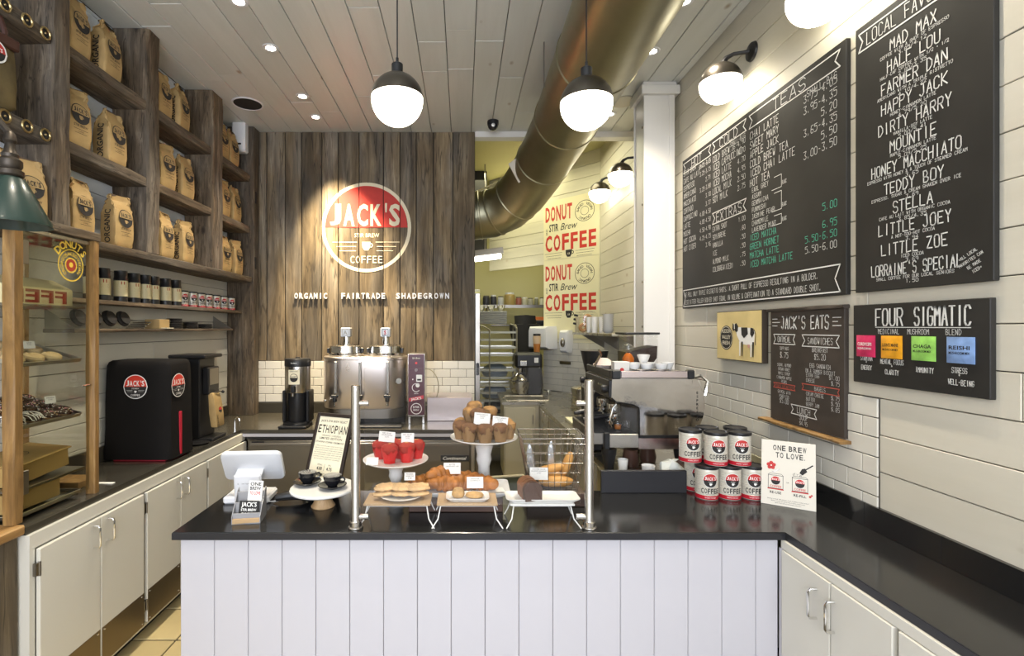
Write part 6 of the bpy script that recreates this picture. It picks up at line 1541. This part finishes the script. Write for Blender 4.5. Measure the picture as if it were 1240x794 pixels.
for i, (x, y, r, m, lab) in enumerate(((.975, 2.60, .035, ceramic, 'beige cup lying low under the machine behind the stone upstand'), (1.17, 2.66, .05, mat('brown_bowl', (.12, .07, .05), .5), 'brown bowl leaning under the machine at the right'), (.88, 2.72, .028, paper, 'small white paper cup under the machine'))):
    tag(MB(m).lathe([(0, 0), (r * .7, 0), (r, .10), (r - .003, .10), (r * .66, .004), (0, .004)], (x, y, .9205), 20).build(('beige_cup', 'brown_bowl', 'paper_cup')[i]), lab, ('cup', 'bowl', 'cup')[i])
rgh = random.Random(5); tag(MB(mat('crumpled_towel', (.60, .62, .58), .9)).rings([[Vector((1.10 + (r + rgh.uniform(-.02, .02)) * math.cos(q) * 1.4, 2.60 + r * math.sin(q), .9205 + z + rgh.uniform(-.004, .004) * (z > 0))) for q in [2 * math.pi * i / 12 for i in range(12)]] for z, r in ((0, .03), (.08, .045), (.115, .03), (.13, .01))]).build('white_towel'), 'crumpled white towel under the espresso machine', 'towel')
for i, y in enumerate((2.95, 3.05)): tag(MB(mat('brown_jug', (.10, .05, .035), .3)).lathe([(0, 0), (.045, 0), (.05, .03), (.04, .09), (.042, .10), (0, .10)], (1.0 + .14 * i, y, .9205), 20).build('brown_jug'), 'dark jug in the shadow under the machine, %s one' % ('left', 'right')[i], 'jug', 'dark jugs under the machine')

# ================================================================ KITCHEN COUNTERS
stl_w = mat('worktop_steel', (.50, .47, .40), .28, 1, rvar=.06)
kc = thing('kitchen_base_cabinet', 'beige base cabinet under the steel sink counter in the kitchen', 'cabinet')
bei = mat('beige_laminate', (.50, .45, .30), .5)
MB(bei).box(.46, .85, 5.50, 6.0, .09, .888).build('carcass', kc)
MB(bei).box(.47, .80, 5.482, 5.50, .12, .86, bev=.003).build('door', kc)
MB(steel_d).box(.775, .785, 5.472, 5.482, .68, .78, bev=.002).build('door_pull', kc)
MB(bei).box(.86, 1.67, 2.56, 5.9, .09, .888).build('side_carcass', kc)
for i, y in enumerate((2.6, 3.15, 3.7, 4.3, 4.9)): MB(mat('grey_door', (.30, .28, .22), .5) if i % 2 else stl_w).box(.85, .862, y + .01, y + .53, .12, .86, bev=.003).build('door', kc)
MB(black_m).box(.88, 1.66, 2.6, 5.9, 0, .088).build('toe_kick', kc)
st = MB(stl_w); P = [(.845, 2.56), (1.675, 2.56), (1.675, 5.98), (1.30, 6.35), (.44, 6.35), (.44, 5.485), (.845, 5.485)]
st.rings([[Vector((a_, b_, .8885)) for a_, b_ in P], [Vector((a_, b_, .92)) for a_, b_ in P]], smooth=False)
st = tag(st.build('steel_worktop'), 'steel kitchen worktop running back from the espresso machine to the sink', 'worktop')
MB(stl_w).box(1.655, 1.675, 2.62, 5.95, .9205, 1.02, bev=.002).build('back_lip', st)
MB(mat('sink_inside', (.25, .23, .18), .35, 1)).box(.52, .95, 5.62, 5.95, .9185, .9212).build('sink_bowl', st)
mb = MB(stl_w); mb.tube([(.50, 5.60, .922), (.97, 5.60, .922), (.97, 5.97, .922), (.50, 5.97, .922)], .008, 6, closed=True); mb.build('sink_rim', st)
fc = thing('kitchen_tap', 'chrome swan neck tap over the kitchen sink', 'tap', (.98, 6.05, .9205))
MB(chrome).tube([(0, 0, 0), (0, 0, .22), (-.01, 0, .26), (-.05, 0, .285), (-.09, 0, .265), (-.10, 0, .22)], .010, 8).build('spout', fc)
for s_ in (-.07, .07): MB(chrome).lathe([(.018, 0), (.016, .04), (.024, .05), (.02, .065), (0, .067)], (s_, 0, 0), 10).build('tap_valve', fc)
tag(MB(mat('chopping_board', (.66, .63, .42), .6)).box(.915, 1.27, 3.98, 4.42, .9205, .948, bev=.004).build('chopping_board'), 'pale cream chopping board on the steel kitchen worktop', 'board')
pt = thing('steel_pot', 'lidded steel pot at the back of the kitchen worktop', 'pot', (1.30, 5.30, .9205))
MB(stl_w).lathe([(0, 0), (.13, .0), (.135, .01), (.135, .17), (.13, .17), (0, .168)], n=28).build('pot_body', pt)
MB(stl_w).lathe([(.138, .171), (.138, .178), (.10, .195), (.0, .205)], n=28).build('pot_cover', pt)
MB(steel_d).tube([(-.03, 0, .203), (-.025, 0, .23), (.025, 0, .23), (.03, 0, .203)], .005, 6).build('cover_handle', pt)
for s_ in (-1, 1): MB(steel_d).tube([(s_ * .135, -.03, .12), (s_ * .165, -.03, .13), (s_ * .165, .03, .13), (s_ * .135, .03, .12)], .005, 6).build('side_handle', pt)
for i, (x, y, h, m, lab) in enumerate(((1.05, 3.62, .12, steel, 'steel milk pitcher on the kitchen worktop'), (1.40, 4.6, .20, white_p, 'white tub against the kitchen side wall'), (1.0, 3.75, .05, foil, 'crumpled silver foil on the kitchen worktop'))):
    tag(MB(m).lathe([(0, 0), (.045, 0), (.048, h * .3), (.036, h * .8), (.04, h), (.037, h), (.033, h * .8), (0, h * .78)], (x, y, .9205), 18).build(('milk_pitcher', 'white_tub', 'foil_heap')[i]), lab, ('pitcher', 'tub', 'foil')[i])
sb = thing('open_bin', 'dark green open bin with cream rim low in the kitchen behind the bread basket', 'bin', (.32, 3.55, 0), 12)
MB(mat('dark_green_plastic', (.06, .07, .035), .5)).rings([[Vector((sx * w_, sy * w_, z)) for sx, sy in ((-1, -1), (1, -1), (1, 1), (-1, 1))] for z, w_ in ((0, .13), (.62, .18))], smooth=False, cap1=False).build('bin_body', sb)
MB(bei).tube([(-.18, -.18, .62), (.18, -.18, .62), (.18, .18, .62), (-.18, .18, .62)], .012, 6, closed=True).build('bin_rim', sb)
# dispensers on the slanted wall
def onwall(name, x, z, lab, cat): o = thing(name, lab, cat); o.matrix_world = MT @ Matrix.Translation((x, .009, z)) @ Matrix.Diagonal((-1, 1, 1, 1)) @ Matrix.Rotation(0, 4, 'Z'); return o
td = bpy.data.objects.new('towel_dispenser', None); col.objects.link(td); td.matrix_world = MT @ Matrix.Translation((.80, .009, 1.465)); tag(td, 'white paper towel dispenser on the slanted kitchen wall', 'dispenser')
MB(white_p).rings([[Vector((x * .15, y, z)) for x, z in ((-1, .0), (1, .0), (1, .27), (.85, .30), (-.85, .30), (-1, .27))] if 0 else [Vector((sx * w_, y, zz)) for sx, zz in ((-1, .0 + e), (1, .0 + e), (1, .24), (.9, .30 - e), (-.9, .30 - e), (-1, .24))] for y, w_, e in ((0, .17, 0), (.17, .165, .005), (.21, .14, .03))]).build('dispenser_shell', td)
MB(steel_d).box(-.12, .12, .02, .14, -.012, -.001).build('paper_slot', td)
sd = bpy.data.objects.new('soap_dispenser', None); col.objects.link(sd); sd.matrix_world = MT @ Matrix.Translation((.46, .009, 1.425)); tag(sd, 'white soap dispenser with grey oval window on the slanted kitchen wall', 'dispenser')
MB(white_p).rings([[Vector((sx * w_, y, zz)) for sx, zz in ((-.75, .0 + e), (.75, .0 + e), (1, .12), (1, .24), (.8, .29 - e), (-.8, .29 - e), (-1, .24), (-1, .12))] for y, w_, e in ((0, .075, 0), (.09, .075, .005), (.12, .055, .03))]).build('dispenser_shell', sd)
MB(steel_d).ball((0, .118, .13), .035, n=14, sz=1.7, M=Matrix.Diagonal((1, 1, 1, 1))).build('soap_window', sd)
# posters
def poster(nm, z0, lab):
    t = bpy.data.objects.new(nm, None); col.objects.link(t); t.matrix_world = MT @ Matrix.Translation((TE - .005, .0022, z0)) @ Matrix.Diagonal((-1, 1, 1, 1)); tag(t, lab, 'poster', 'donut and coffee posters')
    w_, h = .845, .78
    pm = mat('poster_cream', (.78, .72, .46), .55)
    MB(pm).box(0, w_, 0, .003, 0 if z0 > 2 else -.25, h - .002).build('sheet', t)
    a = Art(); rd = mat('poster_red', (.55, .04, .025), .55)
    a.spaced('DONUT', .24, .55, .21, rd, 0, width=.42, bold=.03, fill=.84); a.text('AND', .065, .40, .03, ink, 0, rot=90, width=.09); a.text('STIR', .165, .40, .105, ink, 0, width=.15, bold=.02); a.text('Brew', .40, .40, .10, ink, 0, width=.26, shear=.35)
    a.spaced('COFFEE', .415, .125, .225, rd, 0, width=.77, bold=.03, fill=.80)
    a.ring(.635, .61, .135, .142, ink, 0, 40); a.ring(.635, .61, .055, .060, ink, 0, 28); a.arc('BAKED', .635, .605, .085, .035, ink, 140, 15, 0, .01); a.arc('VEGAN', .635, .605, .085, .035, ink, 40, 15, 0, .01); a.arc('ORGANIC', .635, .605, .085, .035, ink, 270, 14, 0, .01)
    for k in range(3):
        a.rect(.02 + .02 * k, .085 - .035 * k, .30 - .01 * k, .089 - .035 * k, ink); a.rect(.50 + .01 * k, .085 - .035 * k, .78 - .02 * k, .089 - .035 * k, ink)
    cup2d(a, .40, .06, .09, ink, 0); a.text('LB', .40, .05, .025, cream_i, 1)
    m_ = MB(); a.emit(m_, lambda u, v, l: Vector((u, .0036 + .0006 * l, v * .93))); m_.build('poster_print', t)
poster('donut_coffee_poster', 2.64, 'upper cream poster with red donut and coffee lettering on the slanted wall')
poster('donut_coffee_poster', 1.857, 'lower cream poster with red donut and coffee lettering, above the dispensers')
# steel wall shelf with cups on the right kitchen wall
ws_ = thing('steel_wall_shelf', 'steel wall shelf on dark triangular brackets above the kitchen worktop', 'shelf')
MB(stl_w).box(1.31, 1.672, 4.35, 5.90, 1.665, 1.69, bev=.003).build('shelf_board', ws_)
for y in (4.5, 5.30, 5.84): MB(steel_d).prism([(1.40, 1.664), (1.672, 1.664), (1.672, 1.50)], y, y + .008, 'y').build('bracket', ws_)
csx = thing('cup_stack', 'stack of white bowls on the steel wall shelf', 'bowls', (1.47, 5.0, 1.6905))
for k in range(9): MB(ceramic).lathe([(0, 0), (.035, 0), (.060, .03), (.058, .03), (.034, .004), (0, .004)], (0, 0, k * .02), 20).build('bowl', csx)
for i, (x, y) in enumerate(((1.42, 5.35), (1.45, 5.42), (1.40, 5.48), (1.50, 5.35))):
    tag(MB(paper).lathe([(0, 0), (.025, 0), (.035, .17), (.033, .17), (0, .16)], (x, y, 1.6905), 14).build('white_bottle'), 'slim white container on the steel wall shelf, %s' % ('front', 'second', 'third', 'by the wall')[i], 'container', 'slim white containers on the wall shelf')
t = thing('bagel_bag', 'clear bag of bagels at the far end of the steel wall shelf', 'bag', (1.42, 5.62, 1.6905))
for k, (x, z, rt) in enumerate(((-.05, .055, 0), (.03, .06, 20), (0, .155, -10))):
    o = MB(mat('bagel_crust', (.42, .22, .08), .6)).tube([(.035 * math.cos(i * math.pi / 8), 0, .035 * math.sin(i * math.pi / 8)) for i in range(16)], .020, 8, closed=True).build('bagel', t, (x, 0, z))
MB(glass_m).rings([[Vector((w_ * math.cos(q), w_ * .5 * math.sin(q), z)) for q in [2 * math.pi * i / 14 for i in range(14)]] for z, w_ in ((0, .11), (.10, .13), (.22, .11), (.25, .03))]).build('clear_bag', t)
t = thing('knife_rack', 'upright knife block with dark handles at the left end of the wall shelf', 'knife block', (1.34, 5.80, 1.6905))
MB(bei).box(-.015, .02, -.04, .04, 0, .18, bev=.004).build('block', t)
for k in range(3): MB(black).box(-.07, -.02, -.03 + .025 * k, -.015 + .025 * k, .08 + .05 * k, .105 + .05 * k, bev=.004, M=Matrix.Rotation(R(12), 4, 'Y')).build('knife_handle', t)
tag(MB(steel_d).box(0, .17, .009, .016, 1.27, 1.31, bev=.002).build('outlet_plate'), 'grey metal plate on the tiled kitchen wall', 'plate').matrix_world = MT @ Matrix.Translation((.42, 0, 0))

# sheet pan rack
sr = thing('sheet_pan_rack', 'tall aluminium sheet pan rack in the kitchen doorway', 'rack', (.0, 0, 0))
alu = mat('rack_aluminium', (.33, .32, .25), .5, .7)
rx0, rx1, ry0, ry1 = .16, .70, 6.40, 6.84
for x in (rx0, rx1):
    pts = [(x, ry0, .1), (x, ry0, 1.70)] + [(x, (ry0 + ry1) / 2 - math.cos(R(q)) * (ry1 - ry0) / 2, 1.70 + .08 * math.sin(R(q))) for q in range(15, 180, 15)] + [(x, ry1, 1.70), (x, ry1, .1)]
    MB(alu).tube(pts, .013, 6).build('side_frame', sr)
for x in (rx0 + .0, (rx0 + .17)):
    pass
MB(alu).tube([(rx0 + .19, ry0, .1), (rx0 + .19, ry0, 1.72), (rx0 + .10, ry0, 1.77), (rx0 + .03, ry0, 1.77), (rx0, ry0, 1.72)], .012, 6).build('front_loop', sr)
MB(alu).tube([(rx1, ry0, .1), (rx1, ry0, 1.72), (rx1 - .03, ry0, 1.775), (rx1 - .08, ry0, 1.79)], .012, 6).build('front_upright', sr)
for k in range(16):
    z = .20 + k * .098
    MB(alu).box(rx0, rx1, ry0 - .004, ry0 + .004, z, z + .028).build('slide_rail', sr)
    for x in (rx0, rx1): MB(alu).box(x - .012, x + .012, ry0, ry1, z, z + .006).build('slide_rail', sr)
for i, k in enumerate((3, 5, 7, 8, 10, 12, 13)):
    z = .20 + k * .098 + .03
    tag(sheet_tray(rx0 + .02, rx1 - .02, ry0 + .01, ry1 - .01, z - .02, 'sheet_pan'), 'sheet pan in the aluminium rack, %s from the bottom' % ('first', 'second', 'third', 'fourth', 'fifth', 'sixth', 'seventh')[i], 'pan', 'sheet pans in the rack')
for i, (z, m) in enumerate(((1.10, mat('blue_grey_bag', (.25, .30, .33), .3)), (.82, mat('blue_grey_bag', (.25, .30, .33), .3)), (.62, black))):
    rgx = random.Random(i); tag(MB(m).rings([[Vector((.43 + (w_ + rgx.uniform(-.015, .015)) * math.cos(q), 6.62 + w_ * math.sin(q), z + zz)) for q in [2 * math.pi * j / 14 for j in range(14)]] for zz, w_ in ((0, .15), (.05, .17), (.13, .14), (.17, .06))]).build('wrapped_tray'), 'wrapped dark bundle in the sheet pan rack, %s' % ('top', 'middle', 'bottom')[i] + ' one', 'bundle', 'wrapped bundles in the rack')
# stack of grey trays on top, mixer
sg_ = thing('tray_stack', 'stack of grey flat trays on top of the sheet pan rack', 'trays', (0, 0, 0))
for k in range(9): MB(mat('grey_tray', (.34, .34, .31), .45)).box(.18, .58, 6.45, 6.80, 1.795 + k * .0185, 1.810 + k * .0185, bev=.004).build('tray', sg_)
mx = thing('stand_mixer', 'large black stand mixer with steel bowl at the end of the kitchen counter', 'mixer', (.80, 6.12, .9205))
MB(black).box(-.02, .17, -.10, .12, .0, .50, bev=.02).build('column', mx)
MB(black).box(-.16, .17, -.12, .13, .33, .52, bev=.03).build('head', mx)
MB(stl_w).lathe([(.05, 0), (.10, .02), (.13, .09), (.135, .17), (.132, .17), (.0, .03)], (-.09, -.02, 0), 24).build('mixing_bowl', mx)
MB(mirror).lathe([(.05, .27), (.12, .19), (.122, .185), (.0, .185)], (-.09, -.02, 0), 24).build('bowl_guard', mx)
MB(steel).lathe([(.02, .26), (.035, .30), (.035, .34), (0, .34)], (-.09, -.02, 0), 14).build('beater_hub', mx)
MB(steel).box(-.10, -.02, -.126, -.12, .36, .42, bev=.002).build('switch_plate', mx)
MB(paper).box(.07, .12, -.124, -.12, .40, .46).build('sticker', mx)
t = thing('patterned_jar', 'tall cup with a pale face-like print and orange band on top of the mixer', 'cup', (.93, 6.19, 1.4415))
MB(mat('orange_band', (.50, .18, .03), .5)).lathe([(0, 0), (.035, 0), (.045, .10), (0, .10)], n=18).build('lower_band', t)
MB(mat('pale_print', (.62, .45, .28), .5)).lathe([(.045, .101), (.05, .19), (.045, .20), (0, .20)], n=18).build('upper_band', t)
MB(black).lathe([(.047, .201), (.047, .225), (0, .23)], n=18).build('cap', t)
t = thing('dark_hanging_coat', 'dark cap and apron heap behind the mixer', 'clothes', (.92, 7.30, 0))
rgx = random.Random(4)
MB(black_m).rings([[Vector(((w_ + rgx.uniform(-.02, .02)) * math.cos(q), .12 * math.sin(q), z)) for q in [2 * math.pi * j / 14 for j in range(14)]] for z, w_ in ((0, .12), (.9, .10), (1.4, .13), (1.54, .18), (1.60, .20), (1.72, .21), (1.79, .24), (1.80, .17), (1.92, .15), (1.93, .05))], smooth=False).build('cloth', t)
tag(MB(mat('orange_box', (.75, .20, .04), .5)).box(1.10, 1.30, 7.6, 7.75, 1.86, 1.91, bev=.003).build('orange_box'), 'flat orange box beside the dark cap', 'box')
tag(MB(black).box(1.0, 1.35, 7.58, 7.78, 1.7005, 1.859, bev=.01).build('black_crate'), 'black crate under the flat orange box', 'crate')
kt = thing('back_table', 'dark back table deep in the kitchen', 'table')
MB(steel_d).box(.35, 1.05, 7.55, 8.0, .87, .90, bev=.003).build('table_top', kt)
for x in (.38, 1.02):
    for y in (7.58, 7.97): MB(steel_d).box(x - .015, x + .015, y - .015, y + .015, 0, .87).build('leg', kt)
MB(steel_d).box(.75, 1.4, 7.52, 7.85, 1.68, 1.70).build('upper_shelf', kt); MB(steel_d).box(.90, .93, 7.7, 7.73, .90, 1.68).build('shelf_post', kt)
# far wire shelf with jars
fs = thing('wire_wall_shelf', 'long wire shelf high on the yellow green far wall', 'shelf')
mb = MB(steel_d)
for i in range(8): mb.box(.1, 1.55, 8.15 + i * .055, 8.16 + i * .055, 2.10, 2.106)
mb.box(.1, 1.55, 8.14, 8.155, 2.07, 2.12); tag(mb.build('wire_deck', fs), kind='stuff')
for x in (.4, 1.4): MB(steel_d).prism([(8.15, 2.07), (8.598, 2.07), (8.598, 1.85)], x, x + .02, 'x').build('bracket', fs)
MB(steel_d).box(.5, 1.6, 8.56, 8.598, 1.78, 1.80).build('lower_rail', fs)
js = [(.27, .10, .26, (.66, .66, .40), 'cream jar with green label'), (.46, .06, .16, (.04, .04, .05), 'squat black jar'), (.58, .055, .17, (.05, .05, .06), 'dark jar with clear top'), (.70, .05, .15, (.6, .6, .6), 'white labelled jar'), (.85, .09, .21, (.45, .33, .12), 'wide honey coloured jar'), (1.0, .05, .14, (.35, .12, .08), 'small red lidded jar'), (1.10, .055, .13, (.5, .48, .35), 'pale spice tub'), (1.20, .05, .12, (.4, .38, .3), 'low clear tub'), (1.30, .035, .13, (.2, .2, .15), 'slim dark spice jar'), (1.385, .035, .13, (.6, .6, .5), 'slim pale spice jar')]
for i, (x, r, h, c_, lab) in enumerate(js):
    t = thing('storage_jar', lab + ' on the far wire shelf', 'jar', (x - .06, 8.3, 2.121), 0, 'jars on the far wire shelf')
    MB(mat('jar_%d_body' % i, c_, .35)).lathe([(0, 0), (r * .95, 0), (r, .01), (r, h * .78), (r * .8, h * .86), (0, h * .86)], n=18).build('jar_body', t)
    MB(mat('jar_lid_a', (.12, .11, .09), .4) if i % 2 else white_p).lathe([(r * .84, h * .86), (r * .84, h), (0, h)], n=18).build('jar_cover', t)
for i in range(3):
    tag(MB(chrome).lathe([(0, 0), (.04, .0), (.09, .08), (.088, .08), (0, .01)], (.30 + .2 * i, 5.62, 1.962) if 0 else (.25 + .13 * i, 6.62, 1.9625), 16, sx=.7, sy=.7).build('steel_bowl'), 'small steel bowl on top of the grey tray stack, %s one' % ('left', 'middle', 'right')[i], 'bowl', 'steel bowls on the tray stack')
# kitchen fluorescent fixture, pipes, extractor
fx = thing('fluorescent_light', 'white fluorescent tube light hanging in the kitchen under the dark hood', 'light', (0.1, 6.6, 2.62))
tube_m = mat('lit_tube', (1, 1, 1), .5, emit=(1, .96, .8), estr=14)
MB(tube_m).box(-.75, .42, -.06, .06, 0, .05, bev=.01, M=Matrix.Rotation(R(-7), 4, 'Y')).build('light_tube', fx)
MB(steel_d).box(-.8, .45, -.09, .09, .052, .13, M=Matrix.Rotation(R(-7), 4, 'Y')).build('housing', fx)
for x in (-.5, .2): MB(steel_d).cyl((x, 0, .13), (x, 0, 1.3), .008, n=6).build('hanger', fx)
hd = tag(MB(black_m).box(-.9, .34, 6.9, 7.3, 2.72, 3.929, bev=.01).build('extractor_hood'), 'dark extractor box behind the silver duct', 'hood')
pp = thing('ceiling_pipes', 'pair of pale conduit pipes under the kitchen ceiling', 'pipes')
for i, (a_, b_) in enumerate((((.0, 6.4, 3.42), (1.2, 5.6, 3.80)), ((.0, 6.5, 3.33), (1.1, 5.9, 3.62)))): MB(bei).tube([Vector(a_), Vector(a_).lerp(Vector(b_), .5) + Vector((0, 0, -.03)), Vector(b_)], .012, 8).build('pipe', pp)

# ================================================================ CEILING THINGS
# spiral duct
dk = thing('silver_duct', 'large round galvanised duct crossing the ceiling and bending into the kitchen', 'duct')
HD, RD = CZ + 1.60, .245
path = [(.796, -1.6, HD), (.796, 0, HD), (.796, 1.4, HD), (.796, 2.6, HD), (.796, 3.6, HD), (.79, 4.0, HD - .01), (.76, 4.32, HD - .05), (.70, 4.62, HD - .14), (.60, 4.86, HD - .26), (.47, 5.04, HD - .36), (.30, 5.13, HD - .42), (.10, 5.15, HD - .44), (-.5, 5.15, HD - .44), (-1.0, 5.15, HD - .44)]
MB(duct_m).tube(path, RD, 40, cap=False).build('duct_body', dk, sharp=60)
def band(i, f, w_=.012, e=.006, m=duct_m):
    a_, b_ = Vector(path[i]), Vector(path[i + 1]); c = a_.lerp(b_, f); d = (b_ - a_).normalized()
    MB(m).tube([c - d * w_, c - d * w_ * .5, c + d * w_ * .5, c + d * w_], RD + e, 40, rad=[RD + .0005, RD + e, RD + e, RD + .0005]).build('seam_band', dk)
for i, f in ((2, .5), (3, .3), (4, .4), (6, .5), (8, .5), (9, .8), (10, .6)): band(i, f)
pl = MB(mat('white_box_plate', (.62, .58, .48), .5)); M_ = Matrix.Translation((.505, 4.50, 3.17)) @ Matrix.Rotation(R(-28), 4, 'Y') @ Matrix.Rotation(R(-30), 4, 'Z')
pl.box(-.05, .05, -.012, .012, -.10, .10, bev=.005, M=M_); pl.build('access_plate', dk)
MB(steel_d).tube([(.58, 4.45, 3.42), (.52, 4.46, 3.34), (.50, 4.48, 3.26)], .008, 6).build('wire_strap', dk)
for y in (1.9, 3.3):
    MB(steel_d).box(.54, .545, y - .012, y + .012, HD, ZC - .001).build('hanger', dk); MB(steel_d).box(1.047, 1.052, y - .012, y + .012, HD, ZC - .001).build('hanger', dk)
# pendants and sconces
def shade_parts(t, r=.120, M=None):
    """globe lamp: dark metal upper half, lit opal lower half"""
    T = M or Matrix()
    MB(gun).ball((0, 0, 0), r, n=36, lo=4, hi=90, M=T).build('metal_shade', t)
    MB(opal).ball((0, 0, 0), r - .002, n=36, lo=-90, hi=4, M=T).build('opal_globe', t)
for i, (x, y, z) in enumerate(((WX(481, 2.1), 2.1, 2.706), (WX(710, 2.1), 2.1, 2.689))):
    t = thing('pendant_lamp', ('left', 'right')[i] + ' globe pendant lamp with metal top over the front counter', 'lamp', (x, y, z), 0, 'pendant lamps')
    shade_parts(t, .111)
    MB(black).lathe([(.024, .105), (.024, .150), (.020, .153), (0, .158)], n=20).build('socket_cap', t)
    MB(black).lathe([(.006, .158), (.006, .178), (0, .178)], n=10).build('cord_grip', t)
    MB(black).cyl((0, 0, .17), (0, 0, ZC - z - .02), .003, n=6).build('cord', t)
    MB(black).lathe([(.06, ZC - z - .022), (.055, ZC - z - .006), (.055, ZC - z - .001), (0, ZC - z - .001)], n=24).build('ceiling_rose', t)
for i, (y, z, py_) in enumerate(((2.94, CZ + 1.45, 2.90), (2.14, CZ + 1.43, 2.06), (4.80, CZ + 1.48, 4.70), (5.53, CZ + 1.51, 5.42))):
    t = thing('globe_lamp', ('globe wall lamp above the drinks chalkboard', 'globe wall lamp at the top edge above the gap between chalkboards', 'nearer globe wall lamp in the kitchen passage', 'farther globe wall lamp in the kitchen passage')[i], 'lamp', (1.53, y, z), 0, 'globe wall lamps')
    shade_parts(t, .118)
    MB(black).tube([(.0, -.02, .10), (.02, -.03, .135), (.055, -.045, .150), (.10, -.06, .15), (XR - 1.53 - .02, -.07, .15)], .012, 10, rad=[.020, .014, .011, .011, .013]).build('arm', t)
    MB(black).lathe([(.055, 0), (.05, .012), (.03, .020), (0, .021)], n=24, M=Matrix.Translation((XR - 1.53 - .001, -.07, .15)) @ Matrix.Rotation(R(-90), 4, 'Y')).build('wall_plate', t)
# recessed lights
lens = mat('lit_downlight', (1, 1, 1), .5, emit=(1, .93, .78), estr=30)
def downlight(x, y, lab, e=18, aim=None, ang=95, blend=.9, colr=(1, .89, .72)):
    t = thing('downlight', lab, 'downlight', (x, y, ZC), 0, 'ceiling downlights')
    MB(white_p).lathe([(.030, -.001), (.034, -.006), (.050, -.006), (.055, -.001)], n=28).build('trim_ring', t)
    MB(lens).lathe([(0, -.002), (.030, -.002), (.030, -.0015), (0, -.0015)], n=20).build('lamp_face', t)
    l = bpy.data.lights.new('downlight_beam', 'SPOT'); l.energy = e; l.spot_size = R(ang); l.spot_blend = blend; l.shadow_soft_size = .03; l.color = colr
    o = bpy.data.objects.new('downlight_beam', l); col.objects.link(o); o.location = (x, y, ZC - .012)
    o.rotation_euler = (Vector(aim or (x, y, 0)) - o.location).to_track_quat('-Z', 'Y').to_euler()
nm_ = ('first', 'second', 'third', 'fourth', 'fifth', 'sixth')
for i, (x, y) in enumerate(((-1.30, 2.88), (-1.30, 3.36), (-1.31, 4.06), (-1.32, 4.46))):
    aim = (-.90, 4.80, .7) if i == 3 else None
    downlight(x, y, 'recessed ceiling light in the left row, %s from the front' % nm_[i], 980 if i == 3 else 100, aim, 62 if i == 3 else 100, 1.0, (1, .80, .50) if i == 3 else (1, .89, .72))
for i, (x, y) in enumerate(((1.29, 2.88), (1.30, 3.40), (1.31, 4.40))): downlight(x, y, 'recessed ceiling light between duct and right wall, %s from the front' % nm_[i], 100)
for i, (x, y) in enumerate(((-1.30, 1.7), (-1.30, .6), (1.29, 1.7), (1.29, .6), (0, 1.0), (0, -.4))): downlight(x, y, 'added unseen ceiling light above the customer side, %s' % ('left front', 'left rear', 'right front', 'right rear', 'centre front', 'centre rear')[i], 60)  # extra lamps out of view, added for bounce off the floor
# speakers, camera, sensor box
t = thing('ceiling_speaker', 'round black ceiling speaker with thin white ring over the left counter', 'speaker', (-1.82, 4.2, ZC))
MB(white_p).lathe([(.112, -.001), (.114, -.007), (.124, -.007), (.128, -.001)], n=40).build('trim_ring', t); MB(black_m).lathe([(0, -.004), (.112, -.004), (.112, -.002), (0, -.002)], n=36).build('grille', t)
t = thing('ceiling_vent', 'round pale ceiling grille beside the white column', 'grille', (1.35, 4.16, ZC))
MB(mat('pale_grille', (.50, .47, .38), .5)).lathe([(0, -.010), (.085, -.010), (.105, -.006), (.108, -.001)], n=36).build('grille', t)
t = thing('security_camera', 'small black dome camera on the ceiling by the kitchen opening', 'camera', (.28, 4.55, ZC))
MB(black).lathe([(.052, -.001), (.052, -.035), (0, -.035)], n=24).build('mount', t); MB(mat('dome_black', (.02, .02, .022), .08)).ball((0, 0, -.04), .048, n=20).build('dome', t)
MB(steel_d).lathe([(.014, 0), (.016, .006), (0, .007)], n=12, M=Matrix.Translation((0, -.046, -.055)) @ Matrix.Rotation(R(100), 4, 'X')).build('lens', t)
t = thing('air_freshener', 'white rounded wall dispenser on the last timber post', 'dispenser', (-2.07, 4.60, 3.37))
MB(white_p).box(-.062, .062, -.03, .06, 0, .28, bev=.014).build('shell', t); MB(black).box(-.028, .028, -.0315, -.029, .062, .078, bev=.001).build('sensor_window', t)
